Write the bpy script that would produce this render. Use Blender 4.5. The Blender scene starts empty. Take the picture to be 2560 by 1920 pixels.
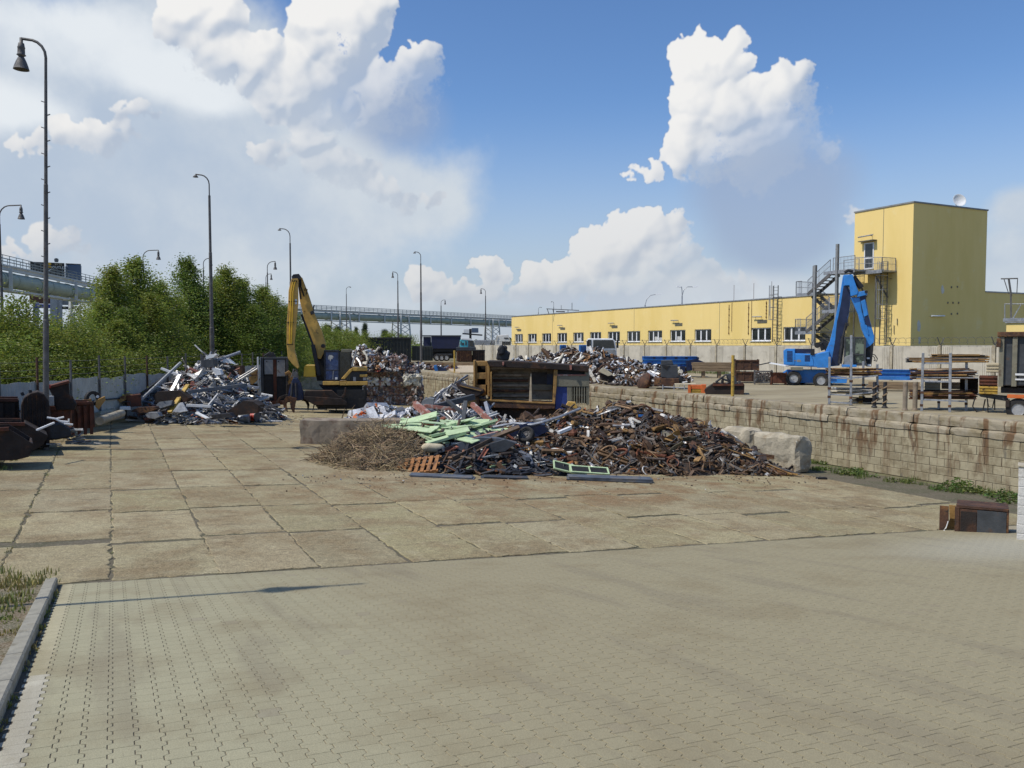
import bpy, math, random
import numpy as np
from mathutils import Vector as V, Matrix, noise as mnoise
R_ = math.radians
sc = bpy.context.scene
COL = sc.collection
# ------------------------------------------------------------------ camera model
F, CX, CY, H = 2030.0, 1280.0, 960.0, 3.6          # focal length in photo pixels, eye height over the low yard
TH = R_(26.3)                                       # the view is turned this far to the right of the slab rows (+Y)
PT = math.atan((960 - 862) / F)                     # pitched down
TILT = .045                                         # the low yard falls towards the retaining wall
UZ = 1.15                                           # level of the upper yard
WX = 25.56                                          # face of the retaining wall
RGT = V((math.cos(TH), -math.sin(TH), 0)); FLAT = V((math.sin(TH), math.cos(TH), 0))
FWD = FLAT * math.cos(PT) + V((0, 0, -math.sin(PT))); UPV = RGT.cross(FWD); EYE = V((0, 0, H))
def ray(px, py): return FWD + RGT * ((px - CX) / F) - UPV * ((py - CY) / F)
def hit(px, py, n, d):
    r = ray(px, py); n = V(n); return EYE + r * ((d - n.dot(EYE)) / n.dot(r))
def low(px, py): return hit(px, py, (TILT, 0, 1), 0)
def lev(px, py, z): return hit(px, py, (0, 0, 1), z)
def atx(px, py, x): return hit(px, py, (1, 0, 0), x)
def aty(px, py, y): return hit(px, py, (0, 1, 0), y)
def dep(px, py, D):
    r = ray(px, py); return EYE + r * (D / FLAT.dot(r))
def zlow(x, y=0): return -TILT * min(max(x, -3), WX)
def zramp(x, y): return 1.61 - .118 * y - .052 * x
def loc2(px, D, z=None):                            # point on the ground at depth D under column px
    p = dep(px, 862, D); p.z = zlow(p.x) if z is None else z; return p

# ------------------------------------------------------------------ mesh builder
class MB:
    def __init__(s): s.v = []; s.f = []; s.m = []; s.c = []; s.col = (1, 1, 1)
    def add(s, vs, fs, m=0, M=None):
        o = len(s.v)
        if M is not None: vs = [M @ V(p) for p in vs]
        s.v += [tuple(p) for p in vs]; s.f += [tuple(i + o for i in f) for f in fs]; s.m += [m] * len(fs)
        s.c += [s.col] * len(vs); return s
    def box(s, c, d, rot=None, m=0, taper=1):
        x, y, z = d[0] / 2, d[1] / 2, d[2] / 2; t = taper
        M = Matrix.Translation(V(c)) @ (rot.to_4x4() if rot is not None else Matrix.Identity(4))
        return s.add([(-x, -y, -z), (x, -y, -z), (x, y, -z), (-x, y, -z), (-x*t, -y*t, z), (x*t, -y*t, z), (x*t, y*t, z), (-x*t, y*t, z)],
              [(0, 3, 2, 1), (4, 5, 6, 7), (0, 1, 5, 4), (1, 2, 6, 5), (2, 3, 7, 6), (3, 0, 4, 7)], m, M)
    def bb(s, x0, x1, y0, y1, z0, z1, m=0): return s.box(((x0+x1)/2, (y0+y1)/2, (z0+z1)/2), (abs(x1-x0), abs(y1-y0), abs(z1-z0)), None, m)
    def bar(s, a, b, w, h=None, m=0, roll=0):
        a, b = V(a), V(b); d = b - a; L = d.length
        if L < 1e-6: return s
        q = d.to_track_quat('X', 'Z').to_matrix()
        if roll: q = q @ Matrix.Rotation(roll, 3, 'X')
        return s.box((a + b) / 2, (L, w, h or w), q, m)
    def tube(s, pts, r, n=8, m=0, cap=True):
        pts = [V(p) for p in pts]; k = len(pts); rr = r if isinstance(r, (list, tuple)) else [r] * k
        vs = []; fs = []; up = None
        for i, p in enumerate(pts):
            d = (pts[min(i+1, k-1)] - pts[max(i-1, 0)]).normalized()
            if up is None: up = V((0, 0, 1)) if abs(d.z) < .9 else V((1, 0, 0))
            a = d.cross(up)
            if a.length < 1e-4: a = d.cross(V((.3, .9, .2)))
            a.normalize(); b = a.cross(d).normalized(); up = b
            for j in range(n):
                t = 2*math.pi*j/n; vs.append(p + (a*math.cos(t) + b*math.sin(t)) * rr[i])
        for i in range(k-1):
            for j in range(n):
                fs.append((i*n+j, i*n+(j+1) % n, (i+1)*n+(j+1) % n, (i+1)*n+j))
        if cap: fs += [tuple(range(n))[::-1], tuple(range((k-1)*n, k*n))]
        return s.add(vs, fs, m)
    def lathe(s, prof, n=20, M=None, m=0, closed=False):
        vs = []; fs = []; k = len(prof)
        for r, z in prof:
            for j in range(n):
                t = 2*math.pi*j/n; vs.append((r*math.cos(t), r*math.sin(t), z))
        for i in range(k-1 + (1 if closed else 0)):
            for j in range(n):
                i2 = (i+1) % k
                fs.append((i*n+j, i*n+(j+1) % n, i2*n+(j+1) % n, i2*n+j))
        if not closed:
            if prof[0][0] > 1e-4: fs.append(tuple(range(n))[::-1])
            if prof[-1][0] > 1e-4: fs.append(tuple(range((k-1)*n, k*n)))
        return s.add(vs, fs, m, M)
    def prism(s, poly, y0, y1, m=0, M=None):       # outline in (x, z), thickness along y
        A = sum(poly[i][0]*poly[(i+1) % len(poly)][1] - poly[(i+1) % len(poly)][0]*poly[i][1] for i in range(len(poly)))
        if A < 0: poly = poly[::-1]
        n = len(poly); y0, y1 = min(y0, y1), max(y0, y1)
        vs = [(p[0], y0, p[1]) for p in poly] + [(p[0], y1, p[1]) for p in poly]
        fs = [tuple(range(n)), tuple(range(2*n-1, n-1, -1))] + [(i, i+n, (i+1) % n + n, (i+1) % n) for i in range(n)]
        return s.add(vs, fs, m, M)
    def build(s, name, mats, parent=None, loc=None, rz=0, smooth=False, bevel=0):
        me = bpy.data.meshes.new(name); me.from_pydata(s.v, [], s.f)
        mats = mats if isinstance(mats, (list, tuple)) else [mats]
        for q in mats: me.materials.append(q)
        if len(mats) > 1: me.polygons.foreach_set('material_index', s.m)
        if any(c != (1, 1, 1) for c in s.c):
            at = me.color_attributes.new('Col', 'FLOAT_COLOR', 'POINT')
            a = np.ones((len(s.v), 4), np.float32); a[:, :3] = np.array(s.c, np.float32); at.data.foreach_set('color', a.ravel())
        if smooth: me.polygons.foreach_set('use_smooth', [True] * len(s.f))
        me.update()
        return link(name, me, parent, loc, rz, bevel)
def link(name, me, parent=None, loc=None, rz=0, bevel=0):
    o = bpy.data.objects.new(name, me); COL.objects.link(o)
    if parent is not None: o.parent = parent
    if loc is not None: o.location = loc
    if rz: o.rotation_euler = (0, 0, rz)
    if bevel:
        b = o.modifiers.new('bevel', 'BEVEL'); b.width = bevel; b.segments = 2; b.limit_method = 'ANGLE'; b.angle_limit = R_(40); b.harden_normals = False
    return o
def tag(o, label=None, cat=None, group=None, kind=None):
    if label: o['label'] = label
    if cat: o['category'] = cat
    if group: o['group'] = group
    if kind: o['kind'] = kind
    return o
def thing(name, label, cat, loc=(0, 0, 0), rz=0, group=None):
    o = bpy.data.objects.new(name, None); COL.objects.link(o); o.location = loc; o.rotation_euler = (0, 0, rz)
    o.empty_display_size = .2
    return tag(o, label, cat, group)
def copy_tree(o, parent=None):
    c = o.copy(); COL.objects.link(c)
    if parent is not None: c.parent = parent
    for ch in list(o.children): copy_tree(ch, c)
    return c
class Th:
    """A thing standing at photo column px at depth D, its own frame: x to the right, y away, z up. Shapes may be given in photo pixels."""
    def __init__(s, name, label, cat, px, D, z=None, group=None, turn=0):
        s.D = D; s.base = loc2(px, D, z); h = s.base - EYE; s.fw = V((h.x, h.y, 0)).normalized(); s.rg = V((s.fw.y, -s.fw.x, 0)); s.tn = turn
        s.o = thing(name, label, cat, s.base, math.atan2(-s.fw.x, s.fw.y) + turn, group)
    def q(s, px, py):
        r = ray(px, py); p = EYE + r * ((s.base - EYE).dot(s.fw) / r.dot(s.fw)) - s.base; return (p.dot(s.rg), p.z)
    def part(s, name, mat, shapes, bevel=0, parent=None, smooth=False, label=None):
        b = MB()
        for sh in shapes: s.put(b, sh)
        o = b.build(name, mat, parent or s.o, bevel=bevel, smooth=smooth)
        if label: o['label'] = label
        return o
    def put(s, b, sh):
        k = sh[0]; m = 0
        if isinstance(sh[-1], dict): b.col = sh[-1].get('c', (1, 1, 1)); m = sh[-1].get('m', 0)
        if k == 'p': b.prism([s.q(*p) for p in sh[1]], sh[2], sh[3], m)
        elif k == 'b':
            (x0, z1), (x1, z0) = s.q(sh[1], sh[2]), s.q(sh[3], sh[4]); b.bb(x0, x1, sh[5], sh[6], z0, z1, m)
        elif k == 't': b.tube([(s.q(p[0], p[1])[0], p[2], s.q(p[0], p[1])[1]) for p in sh[1]], sh[2], sh[3] if len(sh) > 3 and isinstance(sh[3], int) else 8, m)
        elif k == 'l': b.bar(*[(s.q(p[0], p[1])[0], p[2], s.q(p[0], p[1])[1]) for p in sh[1]], sh[2], sh[3], m)
        elif k == 'c':                                             # disc / drum with its axis along y
            x, z = s.q(sh[1], sh[2]); r = sh[3] * s.D / F
            b.lathe([(r, 0), (r, abs(sh[5]-sh[4]))], 20, Matrix.Translation((x, max(sh[4], sh[5]), z)) @ Matrix.Rotation(R_(90), 4, 'X'), m)

# ------------------------------------------------------------------ materials
def nt_new(m): m.use_nodes = True; nt = m.node_tree; nt.nodes.clear(); return nt
class N:
    def __init__(s, nt): s.nt = nt
    def n(s, t, **k):
        q = s.nt.nodes.new(t)
        for a, b in k.items():
            if a.startswith('i_'):
                key = a[2:]; key = int(key) if key.isdigit() else key.replace('_', ' ')
                if isinstance(b, bpy.types.NodeSocket): s.nt.links.new(b, q.inputs[key])
                else: q.inputs[key].default_value = b
            else: setattr(q, a, b)
        return q
    def math(s, op, a, b=0.0, c=None, clamp=False):
        q = s.nt.nodes.new('ShaderNodeMath'); q.operation = op; q.use_clamp = clamp
        for i, x in enumerate((a, b) if c is None else (a, b, c)):
            if isinstance(x, bpy.types.NodeSocket): s.nt.links.new(x, q.inputs[i])
            else: q.inputs[i].default_value = x
        return q.outputs[0]
    def vm(s, op, a, b=(0, 0, 0), scale=None):
        q = s.nt.nodes.new('ShaderNodeVectorMath'); q.operation = op
        for i, x in enumerate((a, b)):
            if isinstance(x, bpy.types.NodeSocket): s.nt.links.new(x, q.inputs[i])
            else: q.inputs[i].default_value = x
        if scale is not None: q.inputs['Scale'].default_value = scale
        return q.outputs['Value'] if op in ('LENGTH', 'DOT_PRODUCT', 'DISTANCE') else q.outputs['Vector']
    def mix(s, fac, a, b, mode='MIX'):
        q = s.nt.nodes.new('ShaderNodeMix'); q.data_type = 'RGBA'; q.blend_type = mode
        for i, x in ((0, fac), (6, a), (7, b)):
            if isinstance(x, bpy.types.NodeSocket): s.nt.links.new(x, q.inputs[i])
            else: q.inputs[i].default_value = (*x, 1) if isinstance(x, (tuple, list)) and len(x) == 3 else x
        return q.outputs[2]
    def noise(s, vec, scale, detail=4, rough=.55, out=0, dist=0):
        q = s.n('ShaderNodeTexNoise', i_Scale=scale, i_Detail=detail, i_Roughness=rough, i_Distortion=dist)
        if vec is not None: s.nt.links.new(vec, q.inputs['Vector'])
        return q.outputs[out]
    def ramp(s, x, lo, hi, a=0.0, b=1.0):
        q = s.n('ShaderNodeMapRange', i_0=x, i_1=lo, i_2=hi, i_3=a, i_4=b); q.clamp = True; q.interpolation_type = 'SMOOTHSTEP'; return q.outputs[0]
def mat(name, col=(.5, .5, .5), rough=.7, metal=0, var=.3, scale=3, col2=None, s2=1.5, lo=.5, hi=.62, col3=None, s3=5, lo3=.58, hi3=.66, bump=.15, bs=25, attr=False, coord='Object', stretch=None, spec=.5):
    m = bpy.data.materials.new(name); nt = nt_new(m); g = N(nt)
    tc = g.n('ShaderNodeTexCoord').outputs[coord]
    vec = tc if stretch is None else g.n('ShaderNodeMapping', i_Vector=tc, i_Scale=stretch).outputs[0]
    base = g.n('ShaderNodeAttribute', attribute_name='Col').outputs['Color'] if attr else g.n('ShaderNodeRGB').outputs[0]
    if not attr: base.default_value = (*col, 1)
    k = g.ramp(g.noise(vec, scale, 5, .6), .3, .7, 1 - var, 1 + var * .6)
    c = g.vm('SCALE', base); nt.links.new(k, nt.nodes[-1].inputs['Scale'])
    if col2: c = g.mix(g.ramp(g.noise(vec, s2, 6, .62), lo, hi), c, col2)
    if col3: c = g.mix(g.ramp(g.noise(vec, s3, 6, .65, 0, .5), lo3, hi3), c, col3)
    p = g.n('ShaderNodeBsdfPrincipled', i_Base_Color=c, i_Metallic=metal)
    nt.links.new(g.ramp(g.noise(vec, scale * 2, 3), .3, .7, max(rough - .12, .05), min(rough + .12, 1)), p.inputs['Roughness'])
    p.inputs['Specular IOR Level'].default_value = spec
    if bump:
        b = g.n('ShaderNodeBump', i_Strength=bump, i_Height=g.noise(vec, bs, 4, .65)); b.inputs['Distance'].default_value = .05
        nt.links.new(b.outputs[0], p.inputs['Normal'])
    o = g.n('ShaderNodeOutputMaterial'); nt.links.new(p.outputs[0], o.inputs[0]); return m
RUST = (.10, .042, .018); RUSTL = (.21, .10, .035)
M = dict(
 rust=mat('rusty steel', (.085, .04, .022), .85, 0, .5, 4, RUSTL, 2.2, .52, .66, (.03, .02, .016), 5, .56, .66, .4, 22),
 rustdark=mat('dark rusty steel', (.026, .017, .013), .85, 0, .5, 3, (.062, .028, .014), 2, .52, .66, bump=.35),
 rustred=mat('red brown rust', (.12, .04, .02), .85, 0, .5, 3, (.05, .025, .015), 2, .5, .65, bump=.35),
 ochre=mat('ochre paint with rust', (.36, .205, .06), .75, 0, .3, 2, RUST, 1.6, .52, .66, (.05, .03, .02), 6, .6, .7, .3),
 darksteel=mat('dark steel', (.03, .03, .033), .6, .2, .5, 4, (.07, .035, .02), 3, .6, .72, bump=.3),
 galv=mat('galvanised steel', (.36, .37, .38), .5, .5, .25, 5, (.16, .12, .09), 3, .6, .75, bump=.2),
 galvdark=mat('weathered steel pole', (.13, .125, .12), .65, .3, .35, 4, (.10, .06, .035), 6, .58, .7, bump=.25),
 alu=mat('aluminium', (.62, .63, .65), .35, .85, .3, 4, bump=.25),
 yellowm=mat('worn yellow machine paint', (.62, .37, .08), .55, 0, .25, 2, (.12, .065, .02), 2.2, .58, .72, (.03, .025, .02), 5, .63, .72, .15),
 yellowb=mat('bright yellow paint', (.72, .44, .03), .45, 0, .12, 2, (.25, .13, .03), 3, .66, .78, bump=.08),
 yellowpost=mat('yellow painted post', (.50, .32, .05), .6, 0, .3, 3, RUST, 5, .55, .65, bump=.2),
 bluem=mat('blue machine paint', (.035, .23, .62), .4, 0, .18, 2, (.02, .10, .30), 2, .62, .74, (.13, .12, .11), 7, .60, .70, .06),
 bluedark=mat('dark blue paint and shaded blue', (.010, .019, .06), .45, 0, .3, 2, bump=.1),
 bluebeam=mat('blue painted beams', (.03, .17, .47), .5, 0, .25, 3, (.015, .08, .26), 2, .56, .7, bump=.1),
 navy=mat('navy tarpaulin', (.012, .017, .055), .6, 0, .25, 2, bump=.2, bs=6),
 black=mat('black rubber and steel', (.012, .012, .012), .7, 0, .4, 5, (.03, .025, .02), 3, .55, .7, bump=.25),
 tyre=mat('tyre rubber', (.02, .019, .018), .85, 0, .4, 5, (.07, .058, .045), 3, .5, .7, bump=.3),
 rim=mat('grey wheel rim', (.42, .42, .41), .5, .3, .2, 6, (.13, .10, .08), 5, .58, .7),
 white=mat('white paint', (.74, .74, .72), .45, 0, .08, 3, (.45, .42, .37), 3, .66, .8, bump=.05),
 pvc=mat('white window frame', (.80, .80, .79), .4, 0, .04, 3, bump=0),
 grey=mat('grey paint', (.24, .25, .25), .6, 0, .25, 3, (.12, .09, .07), 3, .58, .72, bump=.15),
 greydark=mat('charcoal paint', (.05, .055, .06), .6, 0, .3, 3, (.09, .055, .035), 3, .6, .72, bump=.15),
 greengrey=mat('dark green grey steel', (.028, .034, .031), .7, 0, .35, 2, (.05, .04, .03), 3, .55, .7, bump=.25),
 turq=mat('turquoise paint', (.10, .52, .56), .45, 0, .1, 3, bump=.05),
 orange=mat('orange paint', (.62, .14, .025), .6, 0, .25, 3, RUST, 3, .58, .7),
 red=mat('red paint', (.48, .04, .025), .5, 0, .3, 3, RUST, 3, .6, .7),
 pinkred=mat('faded red primer', (.36, .15, .11), .7, 0, .3, 4, (.42, .38, .33), 4, .52, .62),
 pink=mat('pink paint', (.62, .12, .26), .5, 0, .1),
 teal=mat('teal paint', (.06, .30, .36), .55, 0, .2),
 wood=mat('weathered timber', (.27, .19, .11), .85, 0, .35, 3, (.12, .08, .05), 2, .52, .68, stretch=(.4, 6, 6), bump=.3),
 plank=mat('pale sawn planks', (.52, .42, .28), .8, 0, .25, 3, (.30, .21, .13), 3, .55, .7, bump=.15),
 palletwood=mat('orange brown pallet wood', (.33, .145, .045), .8, 0, .35, 3, (.12, .06, .03), 3, .52, .68, bump=.2),
 slabc=mat('grey plates', (.10, .115, .135), .55, .1, .3, 3, (.17, .16, .15), 2, .52, .66, bump=.1),
 foam=mat('dirty cream plastic', (.58, .50, .34), .7, 0, .2, 3, (.35, .25, .13), 3, .56, .7, bump=.15),
 gboard=mat('pale green boards', (.46, .58, .33), .6, 0, .14, 3, (.26, .34, .17), 3, .58, .72, (.55, .60, .44), 5, .62, .72, .06),
 concrete=mat('weathered concrete', (.42, .37, .27), .9, 0, .3, 2, (.29, .235, .155), 1.6, .5, .68, (.50, .46, .36), 3, .6, .72, .55, 14),
 concpanel=mat('concrete fence panel', (.52, .48, .39), .85, 0, .12, 1.5, (.36, .32, .25), 1.2, .54, .72, bump=.15),
 concbrown=mat('brown mottled concrete', (.27, .22, .16), .9, 0, .25, 3, (.16, .11, .075), 2.5, .5, .66, bump=.3),
 pipegreen=mat('grey green pipe cladding', (.37, .41, .33), .65, 0, .15, 1, (.29, .33, .26), .6, .5, .7, bump=0),
 bridgegrey=mat('pale grey bridge steel', (.58, .59, .57), .6, 0, .12, 1, bump=0),
 bridgedark=mat('dark bridge rail', (.22, .25, .25), .6, 0, .15, 1, bump=0),
 glass=mat('dark window glass', (.018, .021, .022), .06, 0, .2, 3, bump=0, spec=.8),
 glassgreen=mat('greenish cab glass', (.03, .045, .035), .08, 0, .3, 3, (.16, .20, .14), 1.6, .5, .6, bump=0, spec=.8),
 tin=mat('grey fence sheet', (.43, .44, .40), .65, 0, .14, 2, (.50, .50, .46), 1.3, .52, .66, (.22, .17, .13), 3, .66, .76, .1),
 brown=mat('brown cladding', (.12, .05, .03), .7, 0, .2, 1, bump=0),
 signdark=mat('dark sign board', (.035, .033, .03), .6, 0, .2, 1, bump=0),
 signblue=mat('blue sign', (.025, .045, .30), .5, 0, .1, 1, bump=0),
 drumblue=mat('blue grey drum', (.09, .13, .20), .5, .1, .2, .3, bump=0),
 drab=mat('olive grey sheet', (.20, .185, .13), .75, 0, .3, 2, (.11, .08, .05), 2, .54, .7, bump=.25),
 panelblue=mat('ultramarine panel', (.022, .045, .20), .55, 0, .25, 3, (.05, .045, .06), 3, .6, .74),
 scrapm=mat('mixed scrap metal', attr=True, rough=.6, metal=.25, var=.45, scale=9, bump=.3, bs=30),
 shiny=mat('bare scrap metal', attr=True, rough=.42, metal=.45, var=.3, scale=7, bump=.3, bs=20),
 scrapp=mat('painted scrap', attr=True, rough=.6, metal=0, var=.35, scale=8, bump=.25, bs=25),
 dirtcore=mat('scrap fines', (.035, .026, .02), .95, 0, .6, 6, (.07, .04, .022), 5, .5, .6, (.10, .10, .10), 14, .62, .68, .9, 12),
)
# ------------------------------------------------------------------ sky, sun, camera, render settings
SE, SA = R_(56), math.atan2(-1, .06)                # sun height; azimuth measured from +Y towards +X
SUN = V((math.sin(SA)*math.cos(SE), math.cos(SA)*math.cos(SE), math.sin(SE)))
def cloud_map():
    """Cumulus towers and high veils computed as a map over direction (120 x 52 degrees of sky): heaps of billows, each a bump lit by the sun."""
    rs = np.random.RandomState(11); PD = 20.0; W_, H_ = 2400, 1040
    def fbm(beta, seed, lo=2.0):
        r = np.random.RandomState(seed); fx = np.fft.fftfreq(W_)[None, :] * W_; fy_ = np.fft.fftfreq(H_)[:, None] * W_
        k = np.sqrt(fx*fx + fy_*fy_); k[0, 0] = 1; amp = np.where(k < lo, 0, k ** -beta)
        n = np.fft.ifft2(amp * np.exp(2j*np.pi*r.rand(H_, W_))).real; return n / n.std()
    def pos(cx, cy):                                   # photo column/row (2212 wide) -> map pixel
        k = 2560/2212; r = ray(cx*k, cy*k).normalized(); az, el = math.atan2(r.dot(RGT), r.dot(FLAT)), math.asin(r.z)
        return (math.degrees(az) + 60)*PD, (math.degrees(el) + 3)*PD
    S = PD * math.degrees(1/F) * 2560/2212             # map pixels per photo (2212) pixel
    CUM = [(1522,150,78,62),(1590,125,42,42),(1500,235,56,62),(1580,250,112,70),(1690,215,70,62),(1650,290,105,60),(1500,320,58,46),(1480,362,34,26),(1735,260,28,55),(1600,340,115,60),(1600,380,70,30),
           (1385,372,50,24),(1800,328,32,18),(1755,310,22,14),
           (1405,500,86,52),(1330,548,104,58),(1440,560,78,56),(1240,602,110,44),(1050,578,56,28),(1135,614,94,38),(1490,600,92,36),(1370,632,230,46),(930,605,52,32),(1000,632,160,34),(1570,612,64,20),
           (440,45,95,70),(560,135,82,58),(650,190,115,60),(720,70,92,92),(790,25,56,50),(905,140,44,56),(850,215,90,60),(470,130,50,40),
           (205,290,92,38),(95,305,85,22),(290,245,44,24),
           (575,332,56,36),(680,310,44,40),(730,372,90,38),(835,412,100,32),(905,435,70,20),(130,522,50,34),(50,536,70,26),
           (1852,470,16,28)]
    Zm = np.full((H_, W_), -1e3, np.float32); sm = np.zeros((H_, W_), np.float32)
    yy, xx = np.mgrid[0:H_, 0:W_].astype(np.float32)
    def puff(x, y, r, z):
        x0, x1, y0, y1 = int(max(x-r, 0)), int(min(x+r+2, W_)), int(max(y-r, 0)), int(min(y+r+2, H_))
        if x1 <= x0 or y1 <= y0: return
        d2 = (xx[y0:y1, x0:x1]-x)**2 + (yy[y0:y1, x0:x1]-y)**2
        h = z + np.sqrt(np.maximum(r*r-d2, 0)); h[d2 >= r*r] = -1e3
        np.maximum(Zm[y0:y1, x0:x1], h, out=Zm[y0:y1, x0:x1])
    for cx, cy, rx, ry in CUM:
        X, Y = pos(cx, cy); RX, RY = rx*S, ry*S; n = int(10 + 26*RX*RY/ (40*40))
        for _ in range(min(n, 120)):
            a, q = rs.rand()*6.283, math.sqrt(rs.rand()); px_, py_ = X + RX*q*math.cos(a)*.86, Y + RY*q*math.sin(a)*.86
            r1 = min(RX, RY) * (.24 + .34*rs.rand()) * (1.12 - .42*q); z1 = -q*q*min(RX, RY)*.8; puff(px_, py_, r1, z1)
            for _ in range(7):
                b_ = rs.rand()*6.283; e_ = rs.rand()**.6; r2 = r1*(.24 + .30*rs.rand()); x2, y2 = px_ + r1*e_*math.cos(b_), py_ + r1*e_*math.sin(b_); z2 = z1 + r1*math.sqrt(max(0, 1-e_*e_)) - r2*.35; puff(x2, y2, r2, z2)
                for _ in range(4):
                    c_ = rs.rand()*6.283; f_ = rs.rand()**.6; r3 = r2*(.25 + .3*rs.rand()); puff(x2 + r2*f_*math.cos(c_), y2 + r2*f_*math.sin(c_), r3, z2 + r2*math.sqrt(max(0, 1-f_*f_)) - r3*.35)
    def blur(a, s_):
        fx = np.fft.fftfreq(W_)[None, :]; fy_ = np.fft.fftfreq(H_)[:, None]; return np.fft.ifft2(np.fft.fft2(a)*np.exp(-2*(np.pi*s_)**2*(fx*fx+fy_*fy_))).real
    cov = (Zm > -900).astype(np.float32); Zc = np.where(cov > 0, Zm, 0)
    w1, w2 = fbm(1.6, 3, 12), fbm(1.6, 4, 12)         # ragged rims
    ix = np.clip(xx + w1*5.2, 0, W_-1).astype(int); iy = np.clip(yy + w2*5.2, 0, H_-1).astype(int)
    cov = cov[iy, ix]; Zc = Zc[iy, ix]
    def shade(sg, gain):
        den = np.maximum(blur(cov, sg), 1e-3); gy, gx = np.gradient(blur(Zc*cov, sg)/den); nz = 1/np.sqrt(1 + (gx*gx + gy*gy)*gain)
        return np.clip((-gx*L[0] - gy*L[1])*nz + L[2]*nz, -.5, 1)
    L = np.array([-.50, .62, .60]); L /= np.linalg.norm(L)
    lam = .36*shade(2.6, 1.0) + .72*shade(5.5, .9)
    big, hug = blur(cov, 20), blur(cov, 55); ell = (yy/PD - 3)
    bulk = np.clip((np.roll(np.roll(big, -22, 1), 26, 0) - np.roll(np.roll(big, 22, 1), -26, 0))*.9, -.7, .7)
    bulk2 = np.clip((np.roll(np.roll(hug, -40, 1), 60, 0) - np.roll(np.roll(hug, 40, 1), -60, 0))*1.0, -.8, .8)
    nz_ = fbm(1.55, 8, 6)
    lit = np.clip(.10 + .52*lam + .34*bulk + .40*bulk2 + .06*nz_, 0, 1)
    c1, c0 = np.array([.88, .875, .865]), np.array([.44, .515, .635]); ff = np.clip((lit-.04)/.80, 0, 1)[..., None]; ff = ff*(1.35-.35*ff)
    cum = c0*(1-ff) + c1*ff; lowf = np.clip(1 - ell/15, 0, 1)[..., None]*.60; cum = cum*(1-lowf) + np.array([.60, .60, .605])*lowf
    near_ = blur(cov, 9); ed = .55*blur(cov, 1.2) + .45*blur(cov, 7) + (.105*fbm(1.15, 9, 14) + .08*fbm(1.7, 10, 8))*(near_ > .02)*(1.1 - bulk)
    soft = np.clip(.20 - bulk*.5 - bulk2*.35, .17, .9); ac = np.clip((ed - .52 + soft*.9)/(2*soft), 0, 1); ac = ac*ac*(3-2*ac)
    ac = ac*np.clip(.94 + bulk*.45 + bulk2*.45, .35, 1)*(1 - lowf[..., 0]*.30)
    def soft_field(bl, p=1.0):
        f = np.full((H_, W_), -2.0, np.float32)
        for cx, cy, rx, ry in bl:
            X, Y = pos(cx, cy); d = 1 - np.sqrt(((xx-X)/(rx*S))**2 + ((yy-Y)/(ry*S))**2); f = np.logaddexp(f*5, d*5)/5
        return f
    VEIL = [(40,90,480,210),(300,190,260,200),(200,420,460,230),(560,430,400,170),(740,400,190,75),(860,455,150,50),(60,250,480,250),(300,40,180,110),(2215,450,70,50),(2215,560,110,80),(-300,250,500,420),(1360,650,560,50)]
    GREY = [(1690,420,150,130),(1690,510,125,75),(1620,400,100,60),(860,250,110,80)]
    BRT = [(320,150,230,62),(150,50,260,80),(455,215,80,40),(40,240,170,60)]
    sst = lambda x, a_, b_: (lambda t: t*t*(3-2*t))(np.clip((x-a_)/(b_-a_), 0, 1))
    nA, nB = fbm(2.3, 21, 3), fbm(1.75, 22, 4); av = sst(soft_field(VEIL) + .24*nA + .13*nB, -.16, .50)*.93
    br = sst(soft_field(BRT) + .20*nA + .14*nB, -.1, .7)[..., None]; cv = np.array([.475, .56, .675])*(1 - sst(nB*.5 + nA*.5, -1.2, 1.4)[..., None]) + np.array([.66, .71, .755])*sst(nB*.5+nA*.5, -1.2, 1.4)[..., None]
    cv = cv*(1-br*.9) + np.array([.77, .80, .815])*br
    ag = sst(soft_field(GREY) + .12*nA + .07*nB, -.2, .6)*.70; cg = np.array([.33, .41, .57])
    def over(c_t, a_t, c_b, a_b):
        a = a_t + a_b*(1-a_t); c = (c_t*a_t[..., None] + c_b*(a_b*(1-a_t))[..., None]) / np.maximum(a, 1e-4)[..., None]; return c, a
    c, a = over(cg, ag, cv, av); c, a = over(cum, ac, c, a)
    fade = np.clip(np.minimum(np.minimum(xx, W_-1-xx)/160, (H_-1-yy)/120), 0, 1); a = a*fade
    im = bpy.data.images.new('cloud map', W_, H_, alpha=True, float_buffer=True, is_data=True); im.alpha_mode = 'CHANNEL_PACKED'
    im.pixels.foreach_set(np.concatenate([c, a[..., None]], 2).astype(np.float32).ravel()); im.update(); return im
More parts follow.
